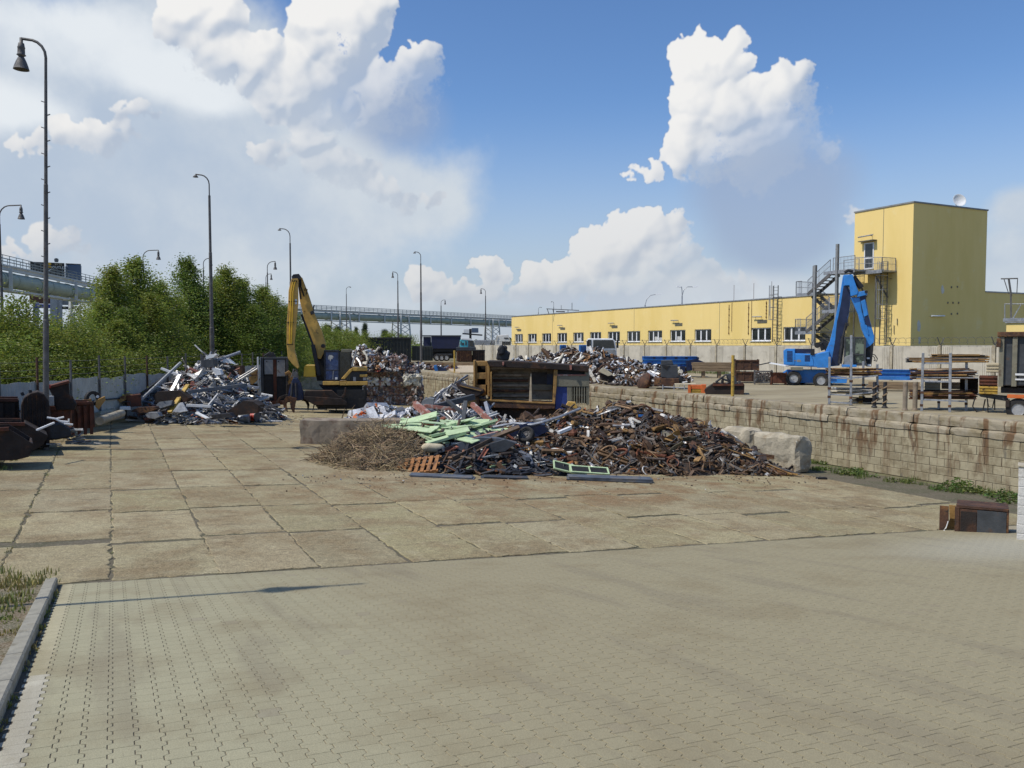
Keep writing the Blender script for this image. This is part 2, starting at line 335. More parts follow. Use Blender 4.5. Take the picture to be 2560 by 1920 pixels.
def world():
    w = bpy.data.worlds.new('World'); sc.world = w; w.use_nodes = True; nt = w.node_tree; nt.nodes.clear(); g = N(nt)
    sky = g.n('ShaderNodeTexSky', sky_type='NISHITA', sun_disc=False, sun_elevation=SE, sun_rotation=SA, altitude=250, air_density=1.0, dust_density=.6, ozone_density=3.2)
    d = g.n('ShaderNodeTexCoord').outputs['Generated']
    rot = g.n('ShaderNodeVectorRotate', rotation_type='Z_AXIS', i_Vector=d, i_Angle=TH).outputs[0]
    X, Y, Z = g.n('ShaderNodeSeparateXYZ', i_0=rot).outputs; az = g.math('ARCTAN2', X, Y); el = g.math('ARCSINE', Z)
    u = g.math('ADD', g.math('MULTIPLY', az, 1/R_(120)), .5); v = g.math('ADD', g.math('MULTIPLY', el, 1/R_(52)), 3/52)
    t = g.n('ShaderNodeTexImage', image=cloud_map(), extension='CLIP', interpolation='Cubic', i_Vector=g.n('ShaderNodeCombineXYZ', i_0=u, i_1=v).outputs[0])
    hs = g.n('ShaderNodeHueSaturation', i_Hue=.505, i_Saturation=1.16, i_Value=1.12, i_Color=sky.outputs[0]).outputs[0]
    up = g.ramp(Z, -.02, .01); hz = g.math('MULTIPLY', g.ramp(el, .30, -.01, 0, .92), up)
    b1 = g.n('ShaderNodeBackground', i_Color=hs, i_Strength=.128); bh = g.n('ShaderNodeBackground', i_Color=(.46, .52, .61, 1), i_Strength=1); b2 = g.n('ShaderNodeBackground', i_Color=t.outputs['Color'], i_Strength=1)
    m1 = g.n('ShaderNodeMixShader', i_0=hz); nt.links.new(b1.outputs[0], m1.inputs[1]); nt.links.new(bh.outputs[0], m1.inputs[2])
    m2 = g.n('ShaderNodeMixShader', i_0=g.math('MULTIPLY', t.outputs['Alpha'], up)); nt.links.new(m1.outputs[0], m2.inputs[1]); nt.links.new(b2.outputs[0], m2.inputs[2])
    o = g.n('ShaderNodeOutputWorld'); nt.links.new(m2.outputs[0], o.inputs[0])
    w.cycles.sampling_method = 'MANUAL'; w.cycles.sample_map_resolution = 512
world()
sl = bpy.data.lights.new('sun', 'SUN'); sl.energy = 3.7; sl.angle = R_(.53); sl.color = (1, .95, .86)
so = bpy.data.objects.new('sun', sl); COL.objects.link(so); so.rotation_euler = SUN.to_track_quat('Z', 'Y').to_euler(); so.location = SUN * 200
cd = bpy.data.cameras.new('camera'); cd.lens = 36 * F / 2560; cd.sensor_width = 36; cd.clip_end = 8000; cd.clip_start = .1
co = bpy.data.objects.new('camera', cd); COL.objects.link(co); co.location = EYE
co.rotation_euler = (math.pi/2 - PT, 0, -TH); sc.camera = co
sc.view_settings.view_transform = 'Standard'; sc.view_settings.look = 'None'; sc.view_settings.exposure = 0; sc.view_settings.gamma = 1
sc.render.engine = 'CYCLES'; cy = sc.cycles
cy.use_denoising = True; cy.max_bounces = 6; cy.diffuse_bounces = 3; cy.glossy_bounces = 3; cy.transparent_max_bounces = 6; cy.caustics_reflective = False; cy.caustics_refractive = False
# ------------------------------------------------------------------ ground, paving
rng = random.Random(7)
def gmat(name, build):
    m = bpy.data.materials.new(name); nt = nt_new(m); g = N(nt)
    pos = g.n('ShaderNodeNewGeometry').outputs['Position']
    c, rough, hgt, strength = build(g, pos)
    p = g.n('ShaderNodeBsdfPrincipled', i_Base_Color=c, i_Roughness=rough); p.inputs['Specular IOR Level'].default_value = .3
    if hgt is not None:
        b = g.n('ShaderNodeBump', i_Strength=strength, i_Height=hgt); b.inputs['Distance'].default_value = .03
        nt.links.new(b.outputs[0], p.inputs['Normal'])
    o = g.n('ShaderNodeOutputMaterial'); nt.links.new(p.outputs[0], o.inputs[0]); return m
def near(g, pos, cx, cy, rx, ry, soft=.6):          # 1 inside an ellipse of ground: rust stains, and a painted lit patch
    v = g.vm('MULTIPLY', g.vm('SUBTRACT', pos, (cx, cy, 0)), (1/rx, 1/ry, 0))
    return g.ramp(g.vm('LENGTH', v), 1 + soft, 1 - soft)
def b_slab(g, pos):
    base = g.n('ShaderNodeAttribute', attribute_name='Col').outputs['Color']
    grain = g.math('MULTIPLY', g.ramp(g.noise(pos, 34, 4, .78), .32, .68, .62, 1.30), g.ramp(g.noise(pos, 9, 5, .7), .3, .7, .84, 1.12))
    c = g.mix(g.ramp(g.noise(pos, .55, 6, .6), .42, .68), base, (.25, .196, .108))
    c = g.mix(g.math('MULTIPLY', g.ramp(g.noise(pos, 2.6, 7, .68), .5, .66), .55), c, (.40, .345, .215))
    st = g.n('ShaderNodeMapping', i_Vector=pos, i_Scale=(.5, 2.4, 1)).outputs[0]
    c = g.mix(g.math('MULTIPLY', g.ramp(g.noise(st, 1.5, 8, .7), .56, .68), .6), c, (.15, .115, .075))
    rustz = g.math('MAXIMUM', near(g, pos, 13, 21, 9, 4.5), g.math('MULTIPLY', near(g, pos, 9, 30, 14, 16), .45))
    c = g.mix(g.math('MULTIPLY', rustz, g.ramp(g.noise(pos, 1.1, 7, .65), .38, .66, 0, .85)), c, (.235, .145, .068))
    c = g.mix(g.math('MULTIPLY', g.ramp(g.noise(pos, 7, 6, .7, 0, 1), .62, .70), .7), c, (.085, .06, .04))
    k = g.vm('SCALE', c); g.nt.links.new(grain, g.nt.nodes[-1].inputs['Scale'])
    h = g.math('ADD', g.noise(pos, 40, 4, .7), g.math('MULTIPLY', g.noise(pos, 6, 4), 1.5))
    return k, .9, h, .55
def b_dirt(g, pos):
    c = g.mix(g.ramp(g.noise(pos, 1.2, 6, .65), .4, .62), (.135, .115, .078), (.10, .095, .055))
    c = g.mix(g.ramp(g.noise(pos, 14, 5, .7), .5, .66), c, (.20, .175, .12))
    return c, .95, g.noise(pos, 22, 5, .7), .9
def b_far(g, pos):
    c = g.mix(g.ramp(g.noise(pos, .05, 5, .6), .42, .58), (.10, .12, .045), (.20, .17, .10))
    c = g.mix(g.ramp(g.noise(pos, 2.5, 5, .65), .45, .65), c, (.14, .115, .07))
    return c, .95, g.noise(pos, 9, 5), .8
def b_upper(g, pos):
    c = g.mix(g.ramp(g.noise(pos, .25, 6, .6), .4, .65), (.345, .293, .185), (.265, .218, .13))
    st = g.n('ShaderNodeMapping', i_Vector=pos, i_Scale=(.35, 1.6, 1), i_Rotation=(0, 0, R_(30))).outputs[0]
    c = g.mix(g.math('MULTIPLY', g.ramp(g.noise(st, 1.0, 7, .68), .5, .7), .6), c, (.175, .15, .105))
    c = g.mix(g.math('MULTIPLY', g.ramp(g.noise(pos, 3.5, 6, .7), .6, .7), .5), c, (.36, .335, .26))
    return c, .9, g.noise(pos, 20, 4, .7), .5
def b_pave(g, pos):
    base = g.n('ShaderNodeAttribute', attribute_name='Col').outputs['Color']
    grain = g.ramp(g.noise(pos, 130, 2, .7), .3, .7, .82, 1.15)
    sep = g.n('ShaderNodeSeparateXYZ', i_0=pos).outputs[0]
    w = g.math('MULTIPLY', g.ramp(g.math('ADD', sep, g.math('MULTIPLY', g.noise(pos, .6, 5, .6), 3)), 1.2, 5.5), .62)
    c = g.mix(w, base, (.268, .220, .130))
    c = g.mix(g.math('MULTIPLY', g.ramp(g.noise(pos, .75, 6, .62), .48, .68), .5), c, (.235, .19, .108))
    tr = g.n('ShaderNodeMapping', i_Vector=pos, i_Scale=(.9, .12, 1), i_Rotation=(0, 0, R_(-28))).outputs[0]
    c = g.mix(g.math('MULTIPLY', g.ramp(g.noise(tr, 1.6, 5, .6), .52, .66), .4), c, (.215, .182, .122))
    c = g.mix(g.math('MULTIPLY', g.ramp(g.noise(pos, 9, 5, .7, 0, .6), .66, .74), .55), c, (.10, .07, .045))
    c = g.mix(g.math('MULTIPLY', near(g, pos, 16.5, 9.6, 3.2, 1.5, .7), .6), c, (.40, .38, .30))  # paler ellipse paints the sunlit patch beside the pillar
    k = g.vm('SCALE', c); g.nt.links.new(grain, g.nt.nodes[-1].inputs['Scale'])
    return k, .88, g.noise(pos, 90, 3, .7), .25
def b_joint(g, pos):
    sep = g.n('ShaderNodeSeparateXYZ', i_0=pos).outputs[0]
    w = g.ramp(g.math('ADD', sep, g.math('MULTIPLY', g.noise(pos, .9, 5, .6), 2.5)), 1.0, 3.6)
    return g.mix(w, (.11, .092, .066), (.34, .295, .20)), .95, g.noise(pos, 60, 3), .5
G = dict(slab=gmat('yard slab concrete', b_slab), dirt=gmat('joint dirt', b_dirt), far=gmat('dry grassland', b_far), upper=gmat('upper yard concrete', b_upper), pave=gmat('paving blocks', b_pave), joint=gmat('joint sand', b_joint))
def zground(x, y):
    if y > 82 or x > WX + .1: return UZ - .02
    z = -.045 * min(max(x, -3), WX) - .035
    if x < -16: z += min(1, (-16 - x) / 30) * 1.0
    return z
xs = [-3000, -800, -200, -90, -46, -30, -22, -16, -10, -3, 5, 12, 20, WX + .1, WX + .3, 60, 120, 300, 900, 3000]; ys = [-120, -40, -10, 5, 20, 40, 60, 82, 82.2, 110, 200, 500, 1200, 3500]
b = MB(); nx = len(xs)
vs = [(x, y, zground(x, y) if y >= 12 or x < -16 or x > WX else min(zground(x, y), -.05) - .6 * (x > -1.2)) for y in ys for x in xs]
b.add(vs, [(j*nx+i, j*nx+i+1, (j+1)*nx+i+1, (j+1)*nx+i) for j in range(len(ys)-1) for i in range(nx-1)])
tag(b.build('ground', G['far']), kind='structure')
b = MB(); b.add([(-9, 8, .165), (-2.9, 8, .165), (-2.9, 82, .165), (-16, 82, .165), (-16, 30, .165)], [(0, 1, 2, 3, 4)])
b.add([(-2.9, 8, .1305-.004), (24.9, 8, -1.1205-.004), (24.9, 82, -1.1205-.004), (-2.9, 82, .1305-.004)], [(0, 1, 2, 3)])
tag(b.build('yard_ground', G['dirt']), kind='structure')
b = MB(); b.add([(WX+.62, 6, UZ), (47.9, 6, UZ), (47.9, 122, UZ), (WX+.62, 122, UZ)], [(0, 1, 2, 3)])
tag(b.build('upper_yard', G['upper']), kind='structure')
# concrete road slabs of the low yard: every slab a worn, slightly tilted plate
b = MB(); rows = 17; SW, SL = 1.565, 2.98
for col in range(-2, 16):
    x0 = -1.62 + (col) * SW
    off = 13.72 - .10 * col + (-.25 if col % 3 == 1 else 0)
    for r in range(rows):
        y0 = off + r * SL + rng.uniform(-.06, .06)
        if col == -2 and (r < 3): continue
        y1 = y0 + SL - rng.uniform(.05, .13); xa = x0 + rng.uniform(.0, .035); xb = x0 + SW - rng.uniform(.0, .035)
        if r == 0:
            y0 = 13.66 - .06 * x0
            if col < 2: y1 -= .26 if col < 1 else .16
        if r > 12 and col < 2: continue
        if xb > 23.1: continue
        ring = []
        for (ax, ay, bx, by) in ((xa, y0, xb, y0), (xb, y0, xb, y1), (xb, y1, xa, y1), (xa, y1, xa, y0)):
            n = 11 if abs(bx-ax) > .1 else 20
            for i in range(n):
                t = i / n; jit = .016 * (1 if rng.random() < .7 else 3.6)
                if i == 0: jit = .03
                ring.append((ax + (bx-ax)*t + rng.uniform(-jit, jit), ay + (by-ay)*t + rng.uniform(-jit, jit)))
        cx, cy_ = (xa+xb)/2, (y0+y1)/2; n = len(ring); dz = rng.uniform(-.006, .006) + .012; tx, ty = rng.uniform(-.004, .004), rng.uniform(-.003, .003)
        k = rng.uniform(.86, 1.1); b.col = (.345*k, .293*k*rng.uniform(.98, 1.02), .170*k*rng.uniform(.93, 1.05))
        zz = lambda x, y, d=0: -TILT*x + dz + tx*(x-cx) + ty*(y-cy_) - d
        sh = lambda p, d: (p[0] + (cx-p[0])*d/max(.4, abs(cx-p[0])), p[1] + (cy_-p[1])*d/max(.6, abs(cy_-p[1])))
        inn = [sh(p, .018) for p in ring]
        v = [(p[0], p[1], zz(*p, .11)) for p in ring] + [(p[0], p[1], zz(*p, .010)) for p in ring] + [(p[0], p[1], zz(*p)) for p in inn]
        b.add(v, [(i, (i+1) % n, (i+1) % n + n, i+n) for i in range(n)] + [(i+n, (i+1) % n+n, (i+1) % n+2*n, i+2*n) for i in range(n)] + [tuple(range(2*n, 3*n))])
tag(b.build('yard_paving', G['slab']), kind='structure')
# interlocking paving of the entrance ramp
b = MB(); PX, PY = .1655, .191; g_ = .0034
zig = [(0, -.013), (.42, -.013), (.56, .013), (.94, .013)]
def bx(y): # zigzag joint line
    t = (y / PY) % 1.0
    if t < .42: return -.017
    if t < .54: return -.017 + .034*(t-.42)/.12
    if t < .88: return .017
    return .017 - .034*(t-.88)/.12
for col in range(0, 118):
    xc = -.72 + col * PX
    for r in range(0, 66):
        y0 = 1.9 + r * PY + (PY/2 if col % 2 else 0) * 0 + (.055 if col % 2 else 0)
        yend = 13.62 - .06 * xc
        if y0 > yend - .03: continue
        y1 = min(y0 + PY, yend)
        v0 = dep(1280, 862, 1)  # skip blocks the camera could never see, plus a margin
        d = (V((xc, y0, 0)) - V((0, 0, 0))); u = d.dot(RGT) / max(d.dot(FLAT), .1)
        if d.dot(FLAT) < 2.6 or abs(u) > .95: continue
        lx = []
        edge = [y0+g_*.45] + [yy for yy in (math.floor(y0/PY)*PY + q*PY for q in (.42, .54, .88, 1.0, 1.42, 1.54, 1.88)) if y0+g_+.004 < yy < y1-g_-.004] + [y1-g_*.45]
        L = [(xc + bx(yy) + g_*1.1, yy) for yy in edge]; Rr = [(xc + PX + bx(yy) - g_*1.1, yy) for yy in edge]
        ring = L[::-1] + Rr if False else Rr + L[::-1]
        cx, cyy = xc + PX/2, (y0+y1)/2; n = len(ring); dz = rng.uniform(-.0006, .0006)
        k = rng.uniform(.965, 1.035)
        if col == 0: c = (.50*k, .47*k, .37*k) if y0 < 8.2 else (.42*k, .38*k, .245*k)
        elif rng.random() < .008: c = (.315*k, .285*k, .195*k)
        else: c = (.355*k, .328*k, .210*k)
        b.col = c
        v = [(p[0], p[1], zramp(*p) + dz - .012) for p in ring] + [(p[0], p[1], zramp(*p) + dz - .0022) for p in ring] + [(p[0]+(cx-p[0])*.03, p[1]+(cyy-p[1])*.03, zramp(*p) + dz) for p in ring]
        b.add(v, [(i, (i+1) % n, (i+1) % n+n, i+n) for i in range(n)] + [(i+n, (i+1) % n+n, (i+1) % n+2*n, i+2*n) for i in range(n)] + [tuple(range(2*n, 3*n))])
tag(b.build('ramp_paving', G['pave']), kind='structure')
b = MB(); q = [(-.78, 1.5), (20.5, 1.5), (20.5, 12.4), (-.78, 13.68)]
b.add([(x, y, zramp(x, y) - .0055) for x, y in q] + [(x, y, zramp(x, y) - .9) for x, y in q], [(0, 1, 2, 3), (0, 4, 5, 1), (1, 5, 6, 2), (2, 6, 7, 3), (3, 7, 4, 0)])
tag(b.build('ramp_base', G['joint']), kind='structure')
# kerb: cast stones end to end; gravel verge beyond it
b = MB()
for i in range(12):
    y0 = 1.7 + i * 1.0; y1 = y0 + .988; x1 = -.775 + rng.uniform(-.004, .004); x0 = x1 - .15
    if y1 > 13.7: break
    z = lambda y: zramp(-.8, y)
    pr = [(x0, -.2), (x1, -.2), (x1, .092), (x1-.02, .112), (x0, .112)]
    v = [(px_, y, z(y) + pz) for y in (y0, y1) for px_, pz in pr]
    b.add(v, [(0, 1, 2, 3, 4), (9, 8, 7, 6, 5)] + [(i_, i_+5, (i_+1) % 5+5, (i_+1) % 5) for i_ in range(5)])
tag(b.build('kerb', mat('kerb concrete', (.30, .28, .22), .85, 0, .2, 6, (.20, .18, .13), 3, .54, .7, bump=.3)), kind='structure')
b = MB(); n = 24
gx = [-12, -6, -3, -1.8, -1.3, -.93]; gy = [1.5 + i * .55 for i in range(23)]
vs = []
for y in gy:
    for x in gx: vs.append((x, y, zramp(-.9, y) + .04 + (0 if x > -1.5 else .05 * mnoise.noise(V((x, y, 0)))) + (-.9 - x) * .02))
vs = [(x, y, max(z, .05)) for x, y, z in vs]
b.add(vs, [(j*6+i, j*6+i+1, (j+1)*6+i+1, (j+1)*6+i) for j in range(22) for i in range(5)])
tag(b.build('verge', gmat('gravel verge', lambda g, pos: (g.mix(g.ramp(g.noise(pos, 38, 3, .7), .42, .62), g.mix(g.ramp(g.noise(pos, 1.5, 5), .45, .6), (.16, .115, .06), (.10, .10, .045)), (.34, .29, .21)), .95, g.noise(pos, 45, 3, .7), 1.0))), kind='structure')

# ------------------------------------------------------------------ grass tufts and weeds
leafm = {}
def leaf_mat(name, c1, c2, tr=.3):
    m = bpy.data.materials.new(name); nt = nt_new(m); g = N(nt)
    pos = g.n('ShaderNodeNewGeometry').outputs['Position']
    a = g.n('ShaderNodeAttribute', attribute_name='Col').outputs['Color']
    c = g.mix(g.ramp(g.noise(pos, .7, 4, .6), .35, .65), c1, c2); c = g.mix(1.0, c, a, 'MULTIPLY')
    d = g.n('ShaderNodeBsdfDiffuse', i_Color=c); t = g.n('ShaderNodeBsdfTranslucent', i_Color=c); gl = g.n('ShaderNodeBsdfGlossy', i_Color=(.5, .5, .5, 1), i_Roughness=.45)
    s1 = g.n('ShaderNodeMixShader', i_0=tr); nt.links.new(d.outputs[0], s1.inputs[1]); nt.links.new(t.outputs[0], s1.inputs[2])
    s2 = g.n('ShaderNodeMixShader', i_0=.05); nt.links.new(s1.outputs[0], s2.inputs[1]); nt.links.new(gl.outputs[0], s2.inputs[2])
    o = g.n('ShaderNodeOutputMaterial'); nt.links.new(s2.outputs[0], o.inputs[0]); return m
GRASS = leaf_mat('grass blades', (.17, .23, .06), (.30, .28, .11)); WEED = leaf_mat('weed leaves', (.10, .17, .045), (.16, .20, .06))
def tuft(b, x, y, z, n, h, r, rg, lean=.5):
    for _ in range(n):
        a, d = rg.uniform(0, 6.28), r * rg.random() ** .6; px, py = x + d*math.cos(a), y + d*math.sin(a)
        a2 = rg.uniform(0, 6.28); hh = h * rg.uniform(.4, 1.1); ln = lean * hh * rg.random(); w = .006 + .008 * rg.random()
        k = rg.uniform(.55, 1.25); b.col = (k*rg.uniform(.9, 1.3), k, k*.9)
        wx, wy = w*math.cos(a2+1.57), w*math.sin(a2+1.57); dx, dy = ln*math.cos(a2), ln*math.sin(a2)
        b.add([(px-wx, py-wy, z), (px+wx, py+wy, z), (px+wx*.7+dx*.4, py+wy*.7+dy*.4, z+hh*.6), (px-wx*.7+dx*.4, py-wy*.7+dy*.4, z+hh*.6), (px+dx, py+dy, z+hh)], [(0, 1, 2, 3), (3, 2, 4)])
def herb(b, x, y, z, n, h, r, rg, s=.05):            # small broad leaves
    for _ in range(n):
        a, d = rg.uniform(0, 6.28), r * rg.random() ** .7; zz = z + h * rg.random() * (1 - .6*d/r)
        p = V((x + d*math.cos(a), y + d*math.sin(a), zz)); k = rg.uniform(.5, 1.25); b.col = (k*rg.uniform(.85, 1.3), k, k*.8)
        q = V((rg.gauss(0, 1), rg.gauss(0, 1), rg.gauss(.8, .7))).normalized().to_track_quat('Z', 'Y').to_matrix(); t = s * rg.uniform(.5, 1.3)
        b.add([p + q @ V(e) for e in ((-t, 0, 0), (0, -t*.5, .2*t), (t, 0, 0), (0, t*.5, .2*t))], [(0, 1, 2, 3)])
rg = random.Random(3); b = MB()
for _ in range(95):
    y = rg.uniform(9.2, 13.5); x = rg.uniform(-3.4, -1.0); b_h = .085 if y > 11.4 else .04
    tuft(b, x, y, zramp(-.9, y) + .05, 26, b_h*rg.uniform(.6, 1.6), .14, rg, .7)
for _ in range(60):
    y = rg.uniform(4, 13.2); tuft(b, rg.choice((-.765, -.76, -.95)), y, zramp(-.75, y), 5, .06, .05, rg, .9)
for _ in range(40):
    x = rg.uniform(-2.6, -.9); y = rg.uniform(12.8, 14.6); tuft(b, x, y, .08, 22, .13, .2, rg, .7)
tag(b.build('verge_grass', GRASS), 'green and straw coloured grass tufts on the verge behind the kerb', 'grass', kind='stuff')
b = MB()
for _ in range(150):                                # in the slab joints on the left
    c = rg.choice((-1, -1, -1, 0, 0, 1)); x = -1.62 + (c+ (0 if c != -1 else 1)) * SW if rg.random() < .5 else -1.62; y = rg.uniform(14, 34)
    tuft(b, x + rg.uniform(-.05, .05), y, -TILT*x - .03, 9, .05*rg.uniform(.5, 1.6), .06, rg, .9)
for _ in range(70):
    x = rg.uniform(-4.5, -2.7); y = rg.uniform(17, 30); tuft(b, x, y, .14, 20, .16*rg.uniform(.5, 1.4), .2, rg, .7)
tag(b.build('joint_grass', GRASS), 'short dry grass growing in the slab joints at the yard edge', 'grass', kind='stuff')
b = MB()
for _ in range(190):                                # along the foot of the retaining wall
    y = rg.uniform(12, 30); x = rg.uniform(23.3, 25.4); s = mnoise.noise(V((x*.7, y*.5, 3)))
    if s < .02: continue
    (herb if rg.random() < .6 else tuft)(b, x, y, -TILT*x - .01, 34, .14 + .28*max(s, 0), .22, rg)
for cx, cy_, hh in ((24.3, 16.6, .55), (24.6, 17.1, .5), (23.9, 20.6, .35), (24.2, 15.3, .4)):
    herb(b, cx, cy_, -TILT*cx, 230, hh*.85, .5, rg, .055)
tag(b.build('wall_weeds', WEED), 'leafy green weeds along the foot of the retaining wall', 'weeds', kind='stuff')
b = MB()
for _ in range(260):                                # rough grass by the fence of the upper yard
    t = rg.random(); x, y = (rg.uniform(44.5, 47.5), rg.uniform(52, 74)) if t < .75 else (rg.uniform(44, 47), rg.uniform(84, 112))
    tuft(b, x, y, UZ, 18, .42*rg.uniform(.5, 1.3), .5, rg, .6)
tag(b.build('yard_grass', WEED), 'rough grass below the concrete fence of the upper yard', 'grass', kind='stuff')

# ------------------------------------------------------------------ retaining wall
def b_wall(g, pos):
    base = g.n('ShaderNodeAttribute', attribute_name='Col').outputs['Color']
    c = g.mix(g.ramp(g.noise(pos, 2.2, 6, .65), .42, .66), base, (.25, .205, .125))
    st = g.n('ShaderNodeMapping', i_Vector=pos, i_Scale=(1, 1.5, .28)).outputs[0]
    z = g.n('ShaderNodeSeparateXYZ', i_0=pos).outputs[2]
    n = g.noise(st, 1.7, 5, .6, 0, .35)
    c = g.mix(g.math('MULTIPLY', g.ramp(n, .53, .63), g.ramp(z, -1.1, .3, .3, .92)), c, (.15, .085, .042))
    c = g.mix(g.math('MULTIPLY', g.ramp(g.noise(st, 3.4, 6, .62), .57, .69), .6), c, (.105, .10, .085))
    return c, .92, g.math('ADD', g.noise(pos, 28, 5, .7), g.math('MULTIPLY', g.noise(pos, 5, 4), 1.2)), .55
WALLM = gmat('concrete block masonry', b_wall)
wall = thing('retaining_wall', 'long stained concrete block retaining wall holding up the higher yard', 'wall', (WX, 11, -1.15))
b = MB(); bh, bw = .285, .57
for r in range(6):
    n = 0
    for i in range(124):
        y0 = -3 + i*bw + (bw/2 if r % 2 else 0); w = bw - .014; k = rng.uniform(.86, 1.1)
        b.col = (.40*k, .345*k, .225*k); pr = rng.uniform(-.006, .006); z0 = r*bh - .01; c = .009
        v = []
        for dx, ins in ((.3, 0), (pr+c, 0), (pr, c)):
            v += [(dx, y0+ins, z0+ins), (dx, y0+w-ins, z0+ins), (dx, y0+w-ins, z0+bh-.012-ins), (dx, y0+ins, z0+bh-.012-ins)]
        f = []
        for l in (0, 4): f += [(l+(j+1) % 4, l+j, l+j+4, l+(j+1) % 4+4) for j in range(4)]
        b.add(v, f + [(11, 10, 9, 8)])
b.col = (.05, .042, .03); b.bb(.018, .6, -3, 68, -.5, 1.70)
b.build('block_face', WALLM, wall)
y = -3
rowy = [-3, -3]
for row, (zb, hgt, dx0) in enumerate(((1.70, .27, -.03), (1.975, .345, .05))):
    y = -3 - row * .9
    while y < 68:
        L = rng.choice((1.1, 1.5, 2.2, 2.4)) if row == 0 else rng.choice((2.3, 2.9, 3.3)); b = MB(); k = rng.uniform(.84, 1.08); b.col = (.36*k, .31*k, .22*k)
        n = max(4, int(L/.25)); dx = dx0 + rng.uniform(-.02, .02); dz = rng.uniform(-.012, .012); vs = []
        for i in range(n+1):
            yy = y + .012 + (L-.024)*i/n; j = lambda a: rng.uniform(-a, a); e = .03 if i in (0, n) else 0
            vs += [(.58+j(.01), yy, zb), (dx+j(.012), yy, zb+.01+j(.008)+e*.6), (dx+j(.012)-.005, yy, zb+hgt*.55), (dx+.012+j(.012)+e*.4, yy, zb+hgt-.05+j(.015)-e*.5), (dx+.06+j(.018), yy, zb+hgt+dz+j(.008)-e), (.58+j(.01), yy, zb+hgt+dz)]
        f = [(i*6+a, i*6+(a+1) % 6, (i+1)*6+(a+1) % 6, (i+1)*6+a) for i in range(n) for a in range(6)] + [tuple(range(5, -1, -1)), tuple(range(n*6, n*6+6))]
        b.add(vs, f); b.build('coping_block', WALLM, wall); y += L + .01
# end wall of the low yard, far behind the bales
b = MB(); b.bb(-2, WX-.1, 81.4, 82.3, -1.3, UZ+.05); e = b.build('end_wall', M['concrete']); tag(e, 'low concrete wall closing the far end of the yard behind the bales', 'wall')
# loose concrete blocks
def rough_block(name, label, px, D, L, W_, Hh, turn, seed, group=None, cat='concrete block', z=None, round_=.05, amp=.05, mt=None):
    base = loc2(px, D, z); r = random.Random(seed); b = MB(); n = 9
    nx, ny, nz = max(3, int(L/.16)), max(3, int(W_/.16)), max(3, int(Hh/.16)); idx = {}; vs = []; fs = []
    def vid(i, j, k):
        if (i, j, k) not in idx:
            p = V(((i/nx-.5)*L, (j/ny-.5)*W_, k/nz*Hh)); e = sum((i in (0, nx), j in (0, ny), k in (0, nz)))
            c = V((0, 0, Hh*.5)); q = (p - c); 
            if e >= 2: q *= 1 - (round_ * (.5 + abs(mnoise.noise(p*1.3 + V((seed, 0, 0)))) * 1.6)) / max(.3, q.length) * (1 if e == 2 else 1.8)
            q += V((mnoise.noise(p*2.2+V((seed, 1, 0))), mnoise.noise(p*2.2+V((0, seed, 5))), mnoise.noise(p*2.2+V((9, 0, seed)))))*amp + V((mnoise.noise(p*7), mnoise.noise(p*7+V((3, 3, 3))), 0))*amp*.35
            q += c; q.z = max(q.z, 0) if k == 0 else q.z
            idx[(i, j, k)] = len(vs); vs.append(q)
        return idx[(i, j, k)]
    for i in range(nx):
        for j in range(ny):
            fs.append((vid(i, j, nz), vid(i+1, j, nz), vid(i+1, j+1, nz), vid(i, j+1, nz))); fs.append((vid(i, j+1, 0), vid(i+1, j+1, 0), vid(i+1, j, 0), vid(i, j, 0)))
    for k in range(nz):
        for i in range(nx):
            fs.append((vid(i, 0, k), vid(i+1, 0, k), vid(i+1, 0, k+1), vid(i, 0, k+1))); fs.append((vid(i+1, ny, k), vid(i, ny, k), vid(i, ny, k+1), vid(i+1, ny, k+1)))
        for j in range(ny):
            fs.append((vid(0, j+1, k), vid(0, j, k), vid(0, j, k+1), vid(0, j+1, k+1))); fs.append((vid(nx, j, k), vid(nx, j+1, k), vid(nx, j+1, k+1), vid(nx, j, k+1)))
    b.add(vs, fs); o = b.build(name, mt or M['concrete'], None, base, -TH + turn, smooth=False); return tag(o, label, cat, group)
# ------------------------------------------------------------------ yellow hall with its tower
def b_yel(g, pos):
    st = g.n('ShaderNodeMapping', i_Vector=pos, i_Scale=(1, 1, .25)).outputs[0]
    c = g.mix(g.ramp(g.noise(st, .35, 6, .6), .42, .68), (.87, .655, .255), (.81, .60, .21))
    c = g.mix(g.math('MULTIPLY', g.ramp(g.noise(pos, .8, 6, .7), .58, .68), .35), c, (.86, .72, .38))
    stv = g.n('ShaderNodeMapping', i_Vector=pos, i_Scale=(1.5, 1.5, .10)).outputs[0]
    c = g.mix(g.math('MULTIPLY', g.ramp(g.noise(stv, 1.3, 6, .65), .52, .70), .09), c, (.62, .46, .17))
    sx = g.n('ShaderNodeSeparateXYZ', i_0=pos); z = sx.outputs[2]
    dirt = g.math('MULTIPLY', g.ramp(z, 3.4, 1.4), g.ramp(g.noise(pos, 1.1, 6, .6), .42, .6))
    c = g.mix(g.math('MULTIPLY', dirt, .6), c, (.36, .36, .12))
    return c, .9, g.noise(pos, 60, 3, .7), .12
YEL = gmat('yellow stucco', b_yel)
HX, HY0, HY1, HZ = 54.0, 46.9, 109.4, 7.78
hall = thing('factory_hall', 'long low yellow stucco factory hall with a row of white framed windows and a tower', 'building', (HX, 78, UZ))
def hp(x, y, z): return (x - HX, y - 78, z - UZ)
WIN = [(108.3, 105.7), (104.1, 101.4), (99.8, 97.2), (95.5, 92.9), (91.3, 88.7), (87.2, 84.6), (83.1, 80.5), (79.0, 76.4), (74.9, 72.3), (70.9, 68.3), (66.8, 64.2), (58.6, 56.0), (54.5, 51.9)]
WZ0, WZ1 = 3.95, 5.18
b = MB()
